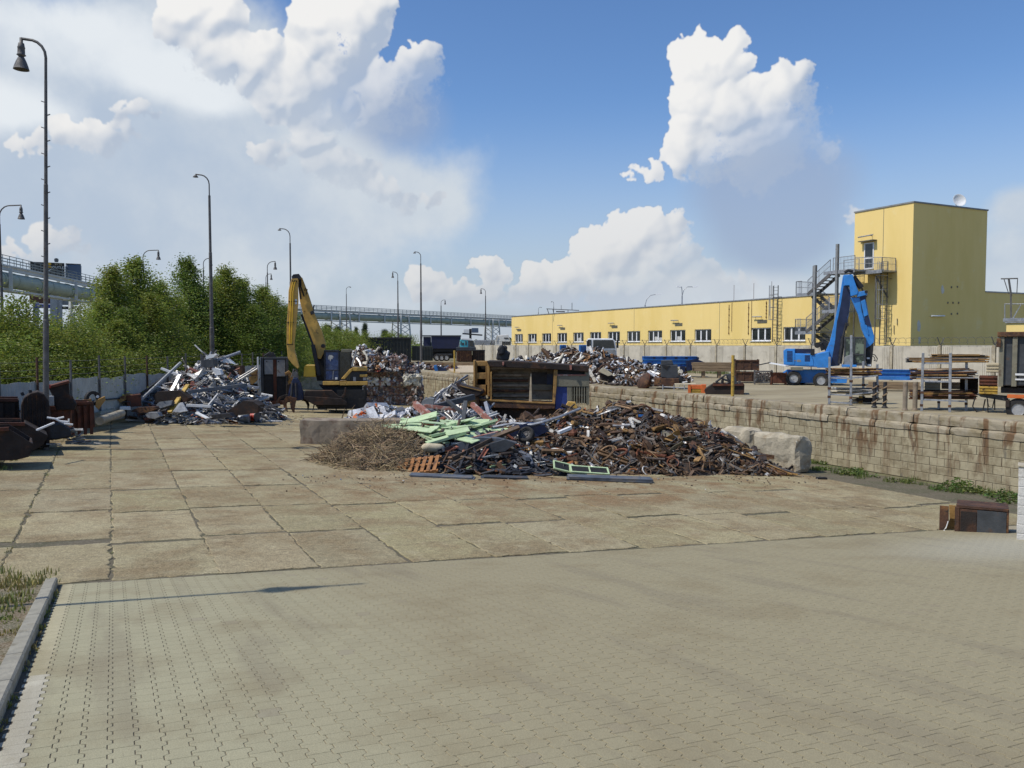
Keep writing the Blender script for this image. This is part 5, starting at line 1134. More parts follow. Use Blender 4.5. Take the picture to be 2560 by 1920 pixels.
def BOX(x, y, z):
    x, y, z = x/2, y/2, z/2
    return ([(-x, -y, -z), (x, -y, -z), (x, y, -z), (-x, y, -z), (-x, -y, z), (x, -y, z), (x, y, z), (-x, y, z)], [(0, 3, 2, 1), (4, 5, 6, 7), (0, 1, 5, 4), (1, 2, 6, 5), (2, 3, 7, 6), (3, 0, 4, 7)])
SM = [M['scrapm'], M['shiny'], M['scrapp'], M['dirtcore']]
def place(h, x, y, z0, r, tilt=.4, lift=.02, yaw=None):
    e = .12; hx, hy = h(x+e, y) - h(x-e, y), h(x, y+e) - h(x, y-e); n = V((-hx/(2*e), -hy/(2*e), 1))
    n.x = max(-1.6, min(1.6, n.x)); n.y = max(-1.6, min(1.6, n.y)); n = (n.normalized() + V((r.gauss(0, tilt), r.gauss(0, tilt), 0))).normalized()
    q = n.to_track_quat('Z', 'Y').to_matrix().to_4x4() @ Matrix.Rotation(r.uniform(0, 6.283) if yaw is None else yaw + r.gauss(0, .25), 4, 'Z')
    g = (zlow(x) if z0 is None else z0); return Matrix.Translation((x, y, g + max(h(x, y), 0) + lift)) @ q
def heap(name, label, peaks, n, n_ind, pal, kinds, Lr, wr, seed, names, z0=None, sharp=1.25, group=None, place_lbl='', tilt=.4, long_=0, cat='scrap piece', amp=.16, core=True, big=1.5, big_max=.5):
    r = random.Random(seed); h = hmake(peaks, sharp, seed, z0, amp)
    x0 = min(p[0]-p[3] for p in peaks); x1 = max(p[0]+p[3] for p in peaks); y0 = min(p[1]-p[3] for p in peaks); y1 = max(p[1]+p[3] for p in peaks)
    b = MB(); st = .16; nx_, ny_ = int((x1-x0)/st)+1, int((y1-y0)/st)+1
    if core:
        v = []
        for j in range(ny_):
            for i in range(nx_):
                x, y = x0+i*st, y0+j*st; g = zlow(x) if z0 is None else z0
                hh = h(x, y); v.append((x, y, g + (max(hh - .06, -.05) if hh > 0 else -.08) + (.05*mnoise.noise(V((x*9, y*9, 1))) if hh > 0 else 0)))
        b.col = (.9, .9, .99); b.add(v, [(j*nx_+i, j*nx_+i+1, (j+1)*nx_+i+1, (j+1)*nx_+i) for j in range(ny_-1) for i in range(nx_-1)
             if max(h(x0+i*st, y0+j*st), h(x0+i*st+st, y0+j*st+st), h(x0+i*st, y0+j*st+st), h(x0+i*st+st, y0+j*st)) > -.05], 3)
    def spot(lo_=.02):
        for _ in range(60):
            x, y = r.uniform(x0, x1), r.uniform(y0, y1)
            if h(x, y) > lo_: return x, y
        return x, y
    for i in range(n):
        x, y = spot(); k = r.choice(kinds); c, m = pick(r, pal); s = r.uniform(.75, 1.25); b.col = tuple(q*s for q in c)
        L = r.uniform(*Lr); w = r.uniform(*wr)
        if k in ('sheet', 'lump', 'plate', 'ring'): L = min(L, big_max) * r.uniform(.6, 1); w = L * r.uniform(.4, .9)
        elif r.random() < long_: L *= 3
        if k == 'ring': w = .12
        shape(b, k, L, w, r, place(h, x, y, z0, r, tilt), m)
    tag(b.build(name, SM), label, 'scrap heap', kind='stuff')
    # the larger pieces on top: each a thing of its own
    pr = []
    for cn, c, m in names:
        for k in sorted(set(kinds)):
            rr = random.Random(seed + len(pr)); bb = MB(); bb.col = c; L = (Lr[0]+Lr[1])/2*big*rr.uniform(.8, 1.25); w = (wr[0]+wr[1])/2*1.25
            if k in ('sheet', 'lump', 'plate', 'ring'): L = min(L, big_max)*rr.uniform(.7, 1.05); w = L*rr.uniform(.5, .8)
            if k == 'ring': w = .12
            shape(bb, k, L, w, rr, Matrix.Identity(4), 0)
            nm = {'bar': 'metal_bar', 'angle': 'angle_profile', 'channel': 'channel_profile', 'plate': 'metal_plate', 'tube': 'metal_tube', 'sheet': 'crumpled_sheet', 'ring': 'metal_ring', 'lump': 'metal_lump'}[k]
            o = bb.build(nm, SM[m]); tag(o, '%s %s lying loose %s' % (cn, nm.replace('_', ' '), place_lbl), cat, '%s %ss %s' % (cn, nm.replace('_', ' '), place_lbl)); pr.append(o)
    vis = [V((x, y, 0)) for x, y in ()]
    for i in range(n_ind):
        o = pr[i] if i < len(pr) else pr[r.randrange(len(pr))].copy()
        if i >= len(pr): COL.objects.link(o)
        for _ in range(80):                          # on the side one can see, spread out
            x, y = spot(.3 if core else .02); f = h(x, y); d = V((-x, -y, 0)).normalized()
            if f > h(x + d.x*.5, y + d.y*.5) - .02 and all((p - V((x, y, 0))).length > .22 for p in vis): break
        vis.append(V((x, y, 0))); o.matrix_world = place(h, x, y, z0, r, tilt*.6, .10) @ Matrix.Scale(r.choice((.8, 1, 1, 1.2, 1.2, 1.7)), 4)
    return h
RB = [(5, (.098, .056, .03), 0), (4, (.135, .08, .04), 0), (3, (.06, .04, .028), 0), (1.0, (.27, .16, .06), 0), (3.4, (.155, .135, .11), 0), (1.2, (.22, .20, .18), 0), (.35, (.45, .44, .42), 1), (.3, (.60, .58, .54), 2), (1.2, (.03, .028, .027), 0), (.04, (.05, .13, .30), 2), (.1, (.36, .13, .04), 2)]
NB = [('rust brown', (.12, .066, .034), 0), ('ochre rusty', (.29, .17, .06), 0), ('grey brown', (.19, .16, .13), 0), ('dark', (.05, .035, .028), 0), ('bare silver', (.42, .41, .39), 1), ('off white', (.58, .55, .49), 2), ('reddish rust', (.17, .06, .028), 0), ('pale rust', (.20, .12, .06), 0), ('deep brown', (.085, .045, .022), 0)]
hmain = heap('scrap_heap', 'big brown heap of rusty steel offcuts in front of the retaining wall', [peak(1575, 1012, 31.5, 4.9), peak(1450, 1030, 31, 4.6), peak(1340, 1052, 30.5, 4.2), peak(1690, 1045, 31.2, 3.9), peak(1780, 1100, 30.2, 2.6), peak(1858, 1148, 29.2, 1.7), peak(1230, 1075, 30, 3.6), peak(1120, 1100, 29, 3.2)],
     5200, 260, RB, ['bar', 'bar', 'bar', 'angle', 'channel', 'plate', 'tube', 'lump', 'ring'], (.16, .52), (.04, .11), 11, NB, place_lbl='on the big brown heap', tilt=.42, long_=.03)
SILV = [(4, (.47, .455, .42), 1), (2, (.56, .545, .51), 2), (3, (.25, .24, .22), 1), (2, (.10, .10, .11), 0), (1.5, (.19, .195, .20), 2), (.9, (.14, .07, .03), 0), (.35, (.36, .14, .09), 2), (.2, (.05, .14, .35), 2), (.2, (.45, .33, .08), 2)]
NS = [('silver', (.56, .54, .50), 1), ('white', (.64, .63, .59), 2), ('slate grey', (.20, .22, .26), 2), ('dull grey', (.28, .28, .29), 1), ('red brown', (.30, .12, .08), 2), ('dark', (.05, .05, .055), 0)]
hleft = heap('scrap_heap', 'heap of silver profiles and sheet metal against the left sheet fence', [peak(535, 898, 43.5, 2.7), peak(500, 932, 42.5, 3.0), peak(440, 980, 41.5, 2.4), peak(575, 955, 42.5, 2.6), peak(600, 985, 43, 1.3), peak(400, 1010, 41, 1.6), peak(480, 1000, 40.5, 2.6)],
     1900, 190, SILV, ['bar', 'channel', 'angle', 'angle', 'tube', 'tube', 'channel', 'bar', 'plate', 'sheet'], (.6, 1.9), (.04, .11), 21, NS, place_lbl='on the silver profile heap', tilt=.3, long_=.015, big_max=.75, big=1.25)
halu = heap('scrap_heap', 'small pale heap of aluminium window profiles beside the rusty press', [peak(1150, 958, 45, 2.8), peak(1120, 985, 43.5, 2.6), peak(1175, 990, 43, 2.4), peak(1200, 1035, 39, 3.0), peak(1110, 1030, 38, 2.6)],
     700, 70, SILV, ['bar', 'channel', 'angle', 'tube'], (.4, 1.2), (.05, .11), 31, NS[:4], place_lbl='on the small pale heap by the press', tilt=.4)
MIX = [(4, (.09, .05, .028), 0), (3, (.05, .04, .035), 0), (2.5, (.50, .50, .50), 1), (2, (.20, .16, .13), 0), (1.6, (.60, .58, .54), 2), (1, (.22, .11, .04), 0), (.4, (.36, .18, .06), 2), (.3, (.08, .12, .16), 2)]
NM = [('brown', (.12, .065, .03), 0), ('shiny', (.58, .58, .57), 1), ('cream', (.58, .53, .42), 2), ('dark', (.045, .038, .034), 0)]
hup = heap('scrap_heap', 'long heap of crumpled mixed metal on the upper yard behind the press', [peak(1425, 870, 57.5, 2.9, UZ), peak(1362, 880, 60.5, 2.7, UZ), peak(1302, 898, 62.5, 2.3, UZ), peak(1490, 872, 56, 3.2, UZ), peak(1550, 893, 55, 3.4, UZ), peak(1612, 914, 55, 3.2, UZ), peak(1562, 928, 51.5, 2.2, UZ), peak(1502, 915, 53, 2.2, UZ), peak(1630, 923, 51.5, 2.4, UZ), peak(1442, 900, 56.5, 2.2, UZ), peak(1600, 945, 49, 1.6, UZ)],
     2300, 150, MIX, ['lump', 'sheet', 'sheet', 'plate', 'tube', 'bar', 'ring'], (.3, .95), (.06, .2), 41, NM, z0=UZ, place_lbl='on the upper yard heap', tilt=.7)
hbal = heap('scrap_heap', 'loose crumpled car parts heaped on top of the bale stack', [peak(905, 868, 60.5, 1.7, 1.7), peak(945, 880, 60.5, 1.8, 1.7), peak(985, 905, 60.6, 1.5, 1.7), peak(870, 880, 61, 1.4, 1.7)],
     800, 60, MIX + [(.25, (.46, .09, .05), 2), (.3, (.44, .18, .06), 2)], ['lump', 'sheet', 'sheet', 'plate', 'tube'], (.3, .8), (.08, .2), 51, NM, z0=1.7, place_lbl='on top of the bale stack', tilt=.8)
heap('scrap_heap', 'low strip of white and orange sheet scrap on the slabs before the bales', [peak(935, 1018, 41, 1.3), peak(985, 1020, 41, 1.4), peak(1035, 1022, 41, 1.3), peak(905, 1025, 41.5, .9), peak(1075, 1030, 40, 1.2)],
     230, 34, [(4, (.62, .62, .62), 2), (3, (.45, .45, .46), 1), (2, (.12, .08, .05), 0), (.6, (.65, .16, .03), 2)], ['sheet', 'sheet', 'plate', 'bar'], (.3, .7), (.1, .3), 61, [('white', (.68, .68, .68), 2), ('silver', (.5, .5, .51), 1)], place_lbl='in the low white strip', tilt=.8, core=False, amp=.05)
r = random.Random(5); b = MB()                       # small bits and rust crumbs strewn around the big heap
for i in range(260):
    px, py = r.uniform(700, 2050), 1188 + abs(r.gauss(0, 1))*17; p = low(px, py); c, m = pick(r, RB); b.col = c; L = r.uniform(.02, .08)
    shape(b, r.choice(('bar', 'plate', 'lump')), L, L*.5, r, Matrix.Translation((p.x, p.y, p.z+.03)) @ Matrix.Rotation(r.uniform(0, 6.28), 4, 'Z'), m)
for i in range(160):
    p = low(r.uniform(300, 760), 1040 + abs(r.gauss(0, 1))*14); c, m = pick(r, SILV); b.col = c; L = r.uniform(.04, .18); shape(b, 'plate', L, L*.5, r, Matrix.Translation((p.x, p.y, p.z+.03)) @ Matrix.Rotation(r.uniform(0, 6.28), 4, 'Z'), m)
tag(b.build('metal_crumbs', SM), 'small rusty crumbs strewn over the slabs in front of the heaps', 'debris', kind='stuff')

# long rods sliding off the right end of the big heap, and single long pieces
def rod(name, label, a, c, w, h_, m, group=None, cat='steel bar', da=0, bend=0, tube=False):
    (ax, ay, aD), (cx, cy_, cD) = a, c
    if 300 < ax < 660 and aD > 38: aD -= 1.5; cD -= 1.5   # lying on the face of the silver heap
    p, q = dep(ax, ay, aD), dep(cx, cy_, cD); b = MB(); o = p.lerp(q, .5)
    if tube: b.tube([p-o, V((0, 0, bend)), q-o], w/2, 8)
    else: b.bar(p-o, q-o, w, h_)
    return tag(b.build(name, M[m], None, o, bevel=.004), label, cat, group)
for i in range(34):
    x = r.uniform(1700, 1930); yb = 1090 + (x-1700)*.36 + r.uniform(-12, 22); L = r.uniform(50, 130); a = r.uniform(.3, .75) if r.random() < .8 else r.uniform(-.15, .2); D = 29.6 - (x-1700)/230*1.3
    x2, y2 = x + L*.8, min(yb + L*a, 1186); rod('steel_rod', 'long thin steel rod sliding down the right end of the big brown heap', (x, yb, D), (x2, y2, D-.7), r.uniform(.04, .09), r.uniform(.02, .06), r.choice(('rust', 'rust', 'rustdark', 'galvdark', 'ochre')), 'rods on the right slope of the big brown heap')
for lb, a, c, w, h_, m in (('pair of thick rusty bars on the slabs at the tip of the heap', (1830, 1168, 28.3), (1975, 1190, 27.9), .12, .12, 'ochre'), ('upper thick rusty bar beside the rough concrete blocks', (1850, 1158, 28.4), (1990, 1186, 28.1), .1, .1, 'rust'),
      ('teal strip standing up on the right slope of the big heap', (1684, 1108, 29.2), (1697, 1140, 28.7), .14, .03, 'teal'), ('blue bar lying high on the big brown heap', (1595, 1039, 30.2), (1640, 1041, 30.2), .1, .08, 'bluebeam'),
      ('white square bar on the slope below the grille of the press', (1396, 1082, 27.6), (1427, 1069, 27.9), .14, .1, 'white'), ('faded pink girder leaning over the green boards', (1037, 1010, 33), (1082, 1046, 32), .2, .25, 'pinkred'), ('grey box beam lying across the small pale heap', (1092, 1016, 37.5), (1184, 992, 38.5), .32, .25, 'greydark'),
      ('faded pink beam right of the black props', (1180, 1010, 36), (1228, 1056, 35), .18, .2, 'pinkred'), ('brown beam lying level behind the green boards', (1058, 1014, 35.5), (1155, 1025, 35.5), .14, .14, 'pinkred'),
      ('red brown beam on the dark sheets below the green boards', (1170, 1100, 27.8), (1245, 1083, 28.2), .16, .14, 'pinkred'), ('black prop standing between green boards and press', (1158, 1054, 33), (1164, 1005, 34), .16, .16, 'greydark'), ('second black prop leaning left behind the green boards', (1165, 1040, 34.5), (1118, 1000, 35.5), .13, .13, 'greydark'),
      ('yellow square beam leaning on the silver heap', (424, 1031, 39.3), (470, 962, 40.8), .2, .1, 'yellowpost'), ('white rod resting on the dark left skip', (92, 1075, 23.6), (135, 1057, 24.6), .05, .05, 'white'),
      ('long dark pole slanting up the left flank of the silver heap', (338, 995, 40.5), (412, 942, 42), .1, .1, 'darksteel'), ('long grey profile pointing up from the silver heap', (352, 1000, 40), (452, 906, 41.5), .14, .1, 'galv'), ('light channel standing steep in the silver heap', (430, 978, 40.2), (450, 938, 41), .16, .12, 'alu'), ('white short profile poking left out of the silver heap', (403, 921, 42), (448, 938, 42), .14, .1, 'white'),
      ('long slate beam lying level across the silver heap', (470, 980, 40.2), (618, 962, 41.5), .2, .16, 'slabc'), ('white ledge lying level near the foot of the silver heap', (466, 1013, 39.8), (527, 1016, 40), .16, .12, 'white'), ('grey trestle leg leaning right in the silver heap', (522, 1013, 40), (545, 985, 40.5), .1, .08, 'galv'), ('grey trestle leg leaning left in the silver heap', (545, 985, 40.5), (585, 1000, 40.8), .1, .08, 'galv'), ('white plate edge at the foot of the silver heap', (492, 1032, 39.2), (520, 1046, 38.8), .18, .06, 'white')):
    rod('metal_beam', lb, a, c, w, h_, m)
for lb, pts, rad, m in (('long bent grey strip draped over the dark car part', [(1232, 1068, 29), (1285, 1058, 29), (1330, 1062, 28.6), (1355, 1056, 28.6), (1400, 1042, 29), (1450, 1022, 29.6)], .05, 'galv'), ('bright pink bent tube frame among the green boards', [(1163, 1058, 30), (1192, 1051, 30), (1198, 1066, 29.6)], .035, 'pink'), ('thin grey cable lying in a loop on the heap foot', [(1490, 1118, 27.6), (1478, 1140, 27.2), (1500, 1158, 26.9), (1530, 1166, 26.7), (1550, 1150, 27)], .02, 'galvdark')):
    b = MB(); P = [dep(*p) for p in pts]; o = P[0].copy(); b.tube([p-o for p in P], rad, 7); tag(b.build('bent_strip', M[m], None, o), lb, 'metal strip')
# pale green boards
gp = []
GB = 'pale green board tossed on the pile beside the brushwood'
slots = [(1075, 1040, 30.5), (1110, 1048, 30), (1045, 1060, 29), (1090, 1062, 29), (1130, 1060, 29.3), (1165, 1070, 28.8), (1060, 1075, 28.4), (1105, 1078, 28.2), (1145, 1084, 28.0), (1190, 1076, 28.6), (1205, 1066, 29.2), (1030, 1070, 28.6), (1120, 1092, 27.6), (1080, 1090, 27.8), (1160, 1092, 27.8), (1150, 1052, 29.8), (1185, 1056, 29.6), (1220, 1068, 29.4), (1010, 1058, 29.2), (1055, 1052, 29.8)]
for i in range(40):
    px, py, D = slots[i % 20]; px += r.uniform(-12, 12); py += r.uniform(-6, 8); D += r.uniform(-.3, .3)
    L, w = r.uniform(.7, 1.45), r.uniform(.2, .42); b = MB(); b.box((0, 0, 0), (L, w, .035))
    if i % 3 == 0: b.box((0, w/2, -.03), (L, .02, .09)); b.box((0, -w/2, -.03), (L, .02, .09))
    o = b.build('green_board', M['gboard'], None, dep(px, py, D), bevel=.004)
    o.rotation_euler = (r.gauss(.16, .16), r.gauss(0, .14), -TH + r.gauss(-.1, .45)); tag(o, GB if i else GB, 'board', 'pale green boards beside the brushwood')
bx_ = rough_block
o = MB(); o.box((0, 0, 0), (.42, .3, .03)); o = o.build('green_board', M['gboard'], None, low(815, 1142) + V((0, 0, .05))); o.rotation_euler = (.05, .1, .2); tag(o, 'single pale green board lying on the slabs left of the brushwood', 'board')
o = None
# dark fill under the boards and sheets
heap('scrap_heap', 'dark tangle of charred sheets and slats between brushwood and brown heap', [peak(1090, 1068, 29.6, 2.6), peak(1160, 1080, 29, 2.6), peak(1230, 1090, 28.5, 2.4), peak(1180, 1130, 27, 1.9), peak(1110, 1135, 27, 1.7), peak(1260, 1140, 27, 1.8), peak(1330, 1150, 26.8, 1.5), peak(1040, 1075, 29.3, 1.9)],
     1100, 70, [(6, (.022, .024, .03), 2), (3, (.05, .05, .055), 0), (1.6, (.11, .06, .03), 0), (.7, (.28, .29, .28), 1), (.5, (.26, .12, .06), 2), (.12, (.30, .40, .20), 2)], ['bar', 'bar', 'plate', 'angle', 'tube'], (.35, 1.1), (.04, .10), 71, [('black', (.025, .026, .03), 2), ('slate', (.09, .10, .12), 2), ('rust red', (.26, .09, .05), 2), ('dull brown', (.12, .08, .05), 0)], place_lbl='in the dark tangle', tilt=.3, amp=.1)
# brushwood
r = random.Random(17); hb = hmake([peak(938, 1048, 28, 1.9), peak(905, 1080, 27.4, 1.6), peak(985, 1062, 28, 1.8), peak(960, 1110, 26.6, 1.5), peak(888, 1112, 26.8, 1.15), peak(1010, 1100, 27.2, 1.4)], 1.3, 3, None, .1)
b = MB(); c0 = dep(930, 1100, 27.4)
cnt = 0
while cnt < 1900:
    x, y = c0.x + r.uniform(-3.2, 3.2), c0.y + r.uniform(-3.2, 3.2); hh = hb(x, y)
    if hh < .0: continue
    cnt += 1; k = r.uniform(.55, 1.3); b.col = (.36*k, .27*k*r.uniform(.9, 1.05), .15*k) if r.random() < .85 else (.12*k, .10*k, .07*k)
    p = V((x, y, zlow(x) + hh * r.uniform(.55, 1.02) + .02)); a = r.uniform(0, 6.28); d = V((math.cos(a), math.sin(a), r.gauss(.05, .38))); L = r.uniform(.3, 1.1); pts = []
    for i in range(5):
        pts.append(p + d*L*(i/4-.5)); d = (d + V((r.gauss(0, .28), r.gauss(0, .28), r.gauss(-.02, .28)))).normalized()
    pts = [V((q.x, q.y, max(q.z, zlow(q.x)+.02))) for q in pts]; rad = r.uniform(.004, .016); b.tube(pts, [rad, rad*.9, rad*.75, rad*.6, rad*.3], 4, cap=False)
    if r.random() < .5: b.tube([pts[2], pts[2] + V((r.gauss(0, .12), r.gauss(0, .12), r.gauss(.08, .1))), pts[2] + V((r.gauss(0, .2), r.gauss(0, .2), r.gauss(.16, .12)))], [rad*.6, rad*.4, rad*.2], 3, cap=False)
for px, py, ex, ey in ((855, 1045, 862, 1020), (880, 1040, 888, 1012), (780, 1150, 740, 1155), (800, 1120, 735, 1118), (790, 1165, 765, 1150), (830, 1170, 760, 1160), (920, 1178, 960, 1196), (845, 1180, 800, 1170), (985, 1090, 1020, 1045), (900, 1160, 950, 1185)):
    p, q = dep(px, py, 27), dep(ex, ey, 26.6); m_ = p.lerp(q, .5) + V((r.gauss(0, .05), r.gauss(0, .05), .06)); b.col = (.22, .16, .10); b.tube([p, m_, q], [.02, .014, .006], 5)
tag(b.build('brushwood', mat('dry branches', attr=True, rough=.9, var=.3, scale=12, bump=0)), 'heap of dry tangled branches at the left front of the scrap', 'branches', kind='stuff')
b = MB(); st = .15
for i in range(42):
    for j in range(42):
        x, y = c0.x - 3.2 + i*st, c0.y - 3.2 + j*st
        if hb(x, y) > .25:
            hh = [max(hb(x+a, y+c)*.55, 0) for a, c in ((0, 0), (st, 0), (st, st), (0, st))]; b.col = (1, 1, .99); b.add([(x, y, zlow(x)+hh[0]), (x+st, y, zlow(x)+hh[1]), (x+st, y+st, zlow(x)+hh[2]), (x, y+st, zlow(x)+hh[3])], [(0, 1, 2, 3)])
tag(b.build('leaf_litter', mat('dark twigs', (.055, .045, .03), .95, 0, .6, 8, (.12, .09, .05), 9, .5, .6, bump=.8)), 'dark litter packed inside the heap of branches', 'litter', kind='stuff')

r = random.Random(77)
for i in range(9):                                    # tangled wire and bent sheet on the big heap
    px, py, D = r.uniform(1340, 1760), r.uniform(1050, 1150), 28.6 + r.uniform(-.8, 1.6); p = dep(px, 900, D); gz = zlow(p.x) + max(hmain(p.x, p.y), .1) + .08; b = MB(); R0 = r.uniform(.18, .34)
    b.tube([V((R0*math.cos(k*.5)*r.uniform(.8, 1.15), R0*math.sin(k*.5)*r.uniform(.8, 1.15), .05*math.sin(k*1.3)+.012*k)) for k in range(34)], .013, 5); o = b.build('wire_coil', M['rust' if i % 3 else 'galvdark'], None, (p.x, p.y, gz)); o.rotation_euler = (r.gauss(.35, .3), r.gauss(0, .3), r.uniform(0, 6)); tag(o, 'loose coil of thick wire on the big brown heap', 'wire', 'coils of thick wire on the big brown heap')
for i in range(12):
    px, D = r.uniform(1330, 1780), 28.8 + r.uniform(-1.2, 1.8); p = dep(px, 900, D); gz = zlow(p.x) + max(hmain(p.x, p.y), .1) + .1; b = MB(); L = r.uniform(.7, 1.3); w = r.uniform(.16, .34); n = 9; v = []
    for k in range(n): t = k/(n-1); zz = .12*math.sin(t*3.5 + i) + .05*r.random(); v += [(L*(t-.5), -w/2 + .04*r.random(), zz), (L*(t-.5), w/2 + .04*r.random(), zz + .04*r.random())]
    b.add(v, [(2*k, 2*k+2, 2*k+3, 2*k+1) for k in range(n-1)]); o = b.build('bent_sheet', M['rust' if i % 3 == 0 else 'ochre' if i % 3 == 1 else 'drab'], None, (p.x, p.y, gz)); sd = o.modifiers.new('thick', 'SOLIDIFY'); sd.thickness = .012
    o.rotation_euler = (r.gauss(.4, .3), r.gauss(0, .3), r.uniform(0, 6)); cn = ('brown', 'ochre', 'olive grey')[i % 3]; tag(o, '%s bent strip of sheet metal on the big brown heap' % cn, 'metal sheet', '%s bent strips on the big brown heap' % cn)
# ------------------------------------------------------------------ bales of pressed scrap
def bale_mesh(seed, L, W_, Hh, pal):
    r = random.Random(seed); b = MB(); nx_, ny_, nz_ = 9, 7, 6; ids = {}; v = []; fs = []
    def vid(i, j, k):
        if (i, j, k) not in ids:
            p = V(((i/nx_-.5)*L, (j/ny_-.5)*W_, k/nz_*Hh)); n = V((mnoise.noise(p*3.1+V((seed, 0, 0))), mnoise.noise(p*3.1+V((0, seed, 0))), mnoise.noise(p*3.1+V((0, 0, seed)))))*.10 + V((r.uniform(-1, 1), r.uniform(-1, 1), r.uniform(-1, 1)))*.035
            e = sum((i in (0, nx_), j in (0, ny_), k in (0, nz_))); q = p + n
            if e >= 2: q = V((0, 0, Hh/2)) + (q - V((0, 0, Hh/2)))*.95
            ids[(i, j, k)] = len(v); v.append(q)
        return ids[(i, j, k)]
    quads = []
    for i in range(nx_):
        for j in range(ny_): quads.append([vid(i, j, nz_), vid(i+1, j, nz_), vid(i+1, j+1, nz_), vid(i, j+1, nz_)])
        for k in range(nz_): quads += [[vid(i, 0, k), vid(i+1, 0, k), vid(i+1, 0, k+1), vid(i, 0, k+1)], [vid(i+1, ny_, k), vid(i, ny_, k), vid(i, ny_, k+1), vid(i+1, ny_, k+1)]]
    for j in range(ny_):
        for k in range(nz_): quads += [[vid(0, j+1, k), vid(0, j, k), vid(0, j, k+1), vid(0, j+1, k+1)], [vid(nx_, j, k), vid(nx_, j+1, k), vid(nx_, j+1, k+1), vid(nx_, j, k+1)]]
    cur = pick(r, pal)[0]
    for q in quads:
        if r.random() < .45: cur = pick(r, pal)[0]
        s = r.uniform(.6, 1.3); b.col = tuple(c*s for c in cur); b.add([v[i] for i in q], [(0, 1, 2, 3)])
    for _ in range(26):                               # flaps and bits that stick out
        q = r.choice(quads); p = v[q[0]].lerp(v[q[2]], r.random()); c, m = pick(r, pal); b.col = c; n = (v[q[1]]-v[q[0]]).cross(v[q[3]]-v[q[0]]).normalized()
        shape(b, r.choice(('plate', 'sheet', 'bar')), r.uniform(.15, .4), r.uniform(.06, .2), r, Matrix.Translation(p + n*.03) @ (n + V((r.gauss(0, .5), r.gauss(0, .5), r.gauss(0, .5)))).to_track_quat('Z', 'Y').to_matrix().to_4x4() @ Matrix.Rotation(r.uniform(0, 6.28), 4, 'Z'), 0)
    o = b.build('scrap_bale', M['scrapm']); return o
DK = [(4, (.20, .12, .095), 0), (3, (.27, .19, .15), 0), (2, (.13, .125, .13), 0), (1.5, (.30, .27, .25), 0), (.8, (.6, .6, .6), 0)]
LT = [(4, (.70, .70, .68), 0), (2, (.42, .27, .24), 0), (2, (.66, .65, .60), 0), (1, (.07, .05, .04), 0)]
bd_ = [bale_mesh(100+i, 1.2, .95, .72, DK) for i in range(4)]; bl_ = [bale_mesh(120+i, 1.2, .95, .72, LT) for i in range(2)]
fresh = set(); r = random.Random(9); zbase = zlow(dep(1000, 862, 60).x)
rowz = [(902, 1050, 4, 0), (898, 1052, 4, 0), (896, 1048, 4, 1), (898, 1040, 4, 0), (905, 1010, 3, 0)]
for k, (xa, xb, n, light) in enumerate(rowz):
    for j in range(2):
        for i in range(n + 1):
            px = xa + (xb-xa)*(i+.5)/(n+1); lt = light and (i < 3 or i == n); src = r.choice(bl_ if lt else bd_); o = src if src not in fresh else src.copy()
            if src in fresh: COL.objects.link(o)
            fresh.add(src); p = loc2(px, 60 + j*1.1 + r.uniform(-.12, .12), zbase + k*.72); o.location = p; o.rotation_euler = (r.gauss(0, .03), r.gauss(0, .03), -TH + r.gauss(0, .07) + (math.pi if r.random() < .5 else 0))
            row = ('bottom', 'second', 'third', 'fourth', 'top')[k]
            tag(o, '%s pressed scrap bale in the %s row of the stack' % ('pale grey' if lt else 'dark brown', row), 'scrap bale', 'pressed scrap bales stacked by the yellow excavator')
for o in bd_ + bl_:
    if o not in fresh: bpy.data.objects.remove(o)
o = bale_mesh(140, 1.25, 1.0, .8, [(4, (.55, .52, .42), 0), (2, (.40, .36, .28), 0), (1, (.12, .10, .08), 0)]); o.location = loc2(1030, 58.6, zbase+1.5); o.rotation_euler.z = -TH+.2; tag(o, 'cream coloured loose bale at the right end of the stack', 'scrap bale')

# ------------------------------------------------------------------ things along the left fence
def open_skip(name, label, px, D, pts, depth, m, turn=0, group=None, z=None, ribs=0):
    """an open steel box: outline of its long side in photo pixels, given depth, thin walls"""
    e = Th(name, label, 'skip', px, D, z, group, turn); P = [e.q(*p) for p in pts]; t = .05; b = MB()
    b.prism(P, 0, t); b.prism(P, depth-t, depth)
    n = len(P)
    for i in range(n):
        (xa, za), (xb, zb_) = P[i], P[(i+1) % n]
        if (za + zb_)/2 > max(p[1] for p in P)*.8 and abs(xa-xb) > abs(za-zb_): continue
        b.bar((xa, depth/2, za), (xb, depth/2, zb_), depth-.004, t)
    o = b.build('skip_body', M[m], e.o, bevel=.008)
    zt = max(p[1] for p in P); x0, x1 = min(p[0] for p in P), max(p[0] for p in P)
    b = MB()
    for i in range(n):
        (xa, za), (xb, zb_) = P[i], P[(i+1) % n]
        if za > zt*.72 and zb_ > zt*.72 and abs(xa-xb) > .1:
            for yy in (-.03, depth+.03): b = MB(); b.bar((xa, yy, za), (xb, yy, zb_), .1, .1); b.build('rim', M['rustred'], e.o)
    for k in range(ribs):
        x = x0 + (x1-x0)*(k+.5)/ribs; bb = MB(); bb.bb(x-.05, x+.05, -.09, 0, .1, zt*.92); bb.build('rib', M[m], e.o)
    return e
open_skip('skip', 'dark rusty skip with sloping end at the left picture edge, nearest the slabs', 30, 22.5, [(-60, 1076), (22, 1072), (80, 1108), (72, 1140), (40, 1148), (-60, 1152)], 1.6, 'rustdark', 0, None, .1)
open_skip('skip', 'dark skip behind the nearest one, long rim rising above it', 40, 25.2, [(-60, 1060), (62, 1060), (118, 1090), (105, 1112), (80, 1126), (-60, 1128)], 1.6, 'rustdark', 0, None, .1)
